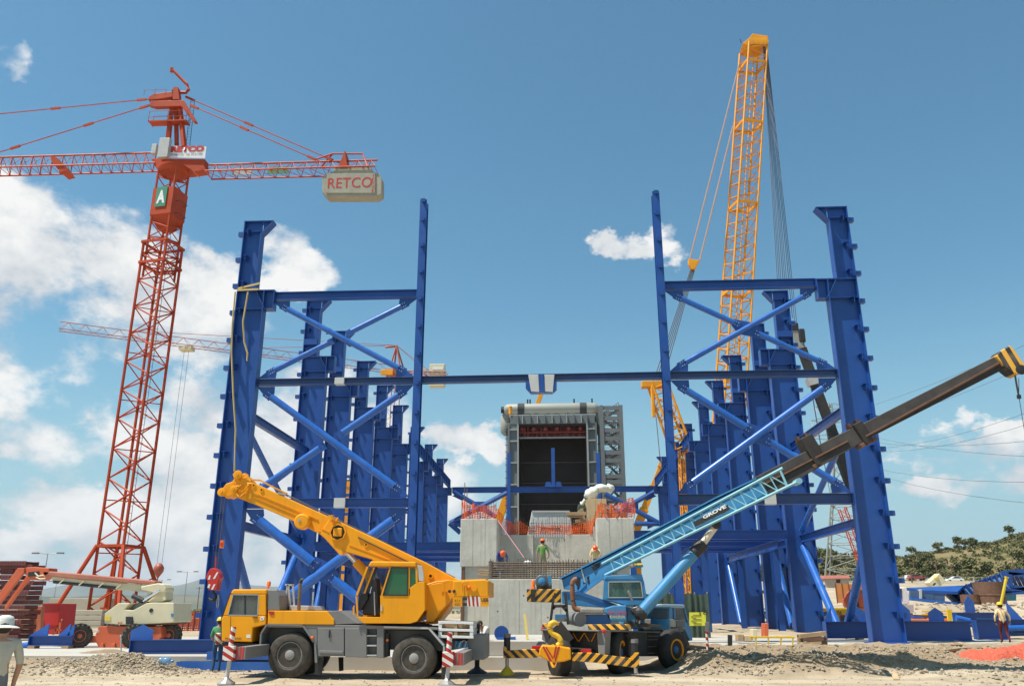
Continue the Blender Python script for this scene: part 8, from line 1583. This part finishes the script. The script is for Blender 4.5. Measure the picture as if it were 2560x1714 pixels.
def tree_proto(sd, H, R):
    rg = random.Random(sd); t = thing('hillside_tree', 'dark green rounded tree among the scrub on the dry hillside', 'tree', (0, 0, 0), 'trees on the hillside'); MB().tube((0, 0, -.4), (0, 0, H * .5), .22, .10, n=6).build('trunk', RUST, t); 
    for k in range(3): a = k * 2.1 + sd; MB().tube((0, 0, H * .35), (math.cos(a) * R * .55, math.sin(a) * R * .55, H * .65), .09, .04, n=5).build('limb', RUST, t)
    m = MB()
    for k in range(5): a = rg.uniform(0, 6.28); r = R * rg.uniform(.1, .55); crown_mb(m, V(math.cos(a) * r, math.sin(a) * r, H * rg.uniform(.45, .75)), R * rg.uniform(.45, .65), H * rg.uniform(.22, .34), 90, rg, .42)
    m.build('crown', LF.mat, t, loc=(0, 0, 0)); return t
protos = [tree_proto(1, 5.5, 3.0), tree_proto(2, 4.2, 2.8), tree_proto(3, 6.5, 2.6), tree_proto(4, 3.2, 2.6)]; used = set(); rg = random.Random(21); placed = 0
def clear_strip(x, y): return fbm(x, y, .02, 3) + .25 * math.sin(y * .045)
for it in range(1500):
    if placed >= 230: break
    y = rg.uniform(243, 480); x = rg.uniform(.20, .74) * y
    if clear_strip(x, y) < -.08: continue
    k = rg.randrange(4); sc_ = rg.uniform(.55, 1.2); z = hill_z(x, y)
    if k in used: o = copy_tree(protos[k], None, (x, y, z))
    else: o = protos[k]; used.add(k); o.location = (x, y, z)
    o['label'] = ('olive tree on the crest of the dry hill' if y > 400 else 'olive tree halfway up the dry hillside' if y > 300 else 'olive tree at the foot of the dry hill') + (', seen between the blue columns' if x / y < .37 else ', right of the front column'); o.rotation_euler.z = rg.uniform(0, 6.28); o.scale = (sc_, sc_, sc_ * rg.uniform(.8, 1.1)); placed += 1
m = MB(); rg = random.Random(33)
for it in range(4600):
    y = rg.uniform(238, 500); x = rg.uniform(.14, .80) * y; 
    if clear_strip(x, y) < rg.uniform(-.65, 0): continue
    crown_mb(m, V(x, y, hill_z(x, y) + .5), rg.uniform(.9, 2.2), rg.uniform(.6, 1.5), 22, rg, .5)
for it in range(80): x = rg.uniform(62, 190); y = rg.uniform(234.5, 239); crown_mb(m, V(x, y, gz(x, 234) + .6), rg.uniform(1.2, 2.4), rg.uniform(.8, 1.8), 26, rg, .5)
o = m.build('hill_scrub', LF.mat, loc=(0, 0, 0), kind='stuff'); o['label'] = 'low green scrub covering the hillside'; o['category'] = 'scrub'
m = MB()
for it in range(520):
    y = rg.uniform(150, 420); x = rg.uniform(-.62, -.30) * y if it % 4 else rg.uniform(-.3, .28) * y
    if fbm(x, y, .015, 3) < -.1 or y < 200 and x > -60: continue
    crown_mb(m, V(x, y, .7), rg.uniform(1.5, 4.5), rg.uniform(.5, 1.6), 16, rg, .6)
o = m.build('plain_scrub', LF.mat, loc=(0, 0, 0), kind='stuff'); o['label'] = 'low green bushes on the flat plain at the left'; o['category'] = 'scrub'

# ---- loose stones on the dirt
m = MB(); rg = random.Random(5); OCT = [(1, 0, 0), (-1, 0, 0), (0, 1, 0), (0, -1, 0), (0, 0, 1), (0, 0, -1), (.7, .7, .3), (-.6, .6, .5), (.5, -.7, .45), (-.6, -.6, -.3)]
ICO_F = [(0, 2, 4), (2, 1, 4), (1, 3, 4), (3, 0, 4), (2, 0, 5), (1, 2, 5), (3, 1, 5), (0, 3, 5)]
def stone(x, y, s, z=None):
    z = gz(x, y) if z is None else z; q = [V(rg.uniform(.6, 1.2) * a, rg.uniform(.6, 1.2) * b, rg.uniform(.5, .9) * c) * s for a, b, c in OCT[:6]]; a = rg.uniform(0, 6.28); R = Matrix.Rotation(a, 3, 'Z') @ Matrix.Rotation(rg.uniform(-.6, .6), 3, 'X'); m.add([R @ v + V(x, y, z + s * .15) for v in q], ICO_F)
for i in range(5200):
    x = rg.uniform(4.2, 20); y = 29.2 + abs(rg.gauss(0, 1.9)) + (0 if x < 12 else rg.uniform(-3, 4)); 
    if y < 38: stone(x, y, .02 + .09 * rg.random() ** 3)
c0 = QZ(300, 1672, .1)
for i in range(4600): stone(c0.x + rg.gauss(0, 1.4), c0.y + rg.gauss(0, .7), .02 + .07 * rg.random() ** 3)
for i in range(3800):
    x = rg.uniform(-17, 17); y = rg.uniform(19, 31.2); stone(x, y, .010 + .045 * rg.random() ** 4)
for i in range(700): x = rg.uniform(24, 42); y = rg.uniform(66, 73); stone(x, y, .05 + .22 * rg.random() ** 3)
o = m.build('stones', [M('pale_stone', (.29, .235, .165), .95, 0, .35, 1.3)], loc=(0, 0, 0), kind='stuff'); o['label'] = 'loose stones and gravel scattered on the dirt'; o['category'] = 'gravel'

# ================================================================ HAZE
hm = NT('thin_haze'); hm.nt.nodes.remove(hm.b); pv = hm.n('ShaderNodeVolumePrincipled'); pv.inputs['Color'].default_value = (.80, .88, .96, 1); pv.inputs['Density'].default_value = 6e-5; pv.inputs['Anisotropy'].default_value = .2; hm.l(pv.outputs[0], hm.o.inputs['Volume'])
hb_ = MB().box(-15000, 15000, -200, 15500, -30, 480).build('haze', hm.mat, loc=(0, 0, 0), kind='stuff')
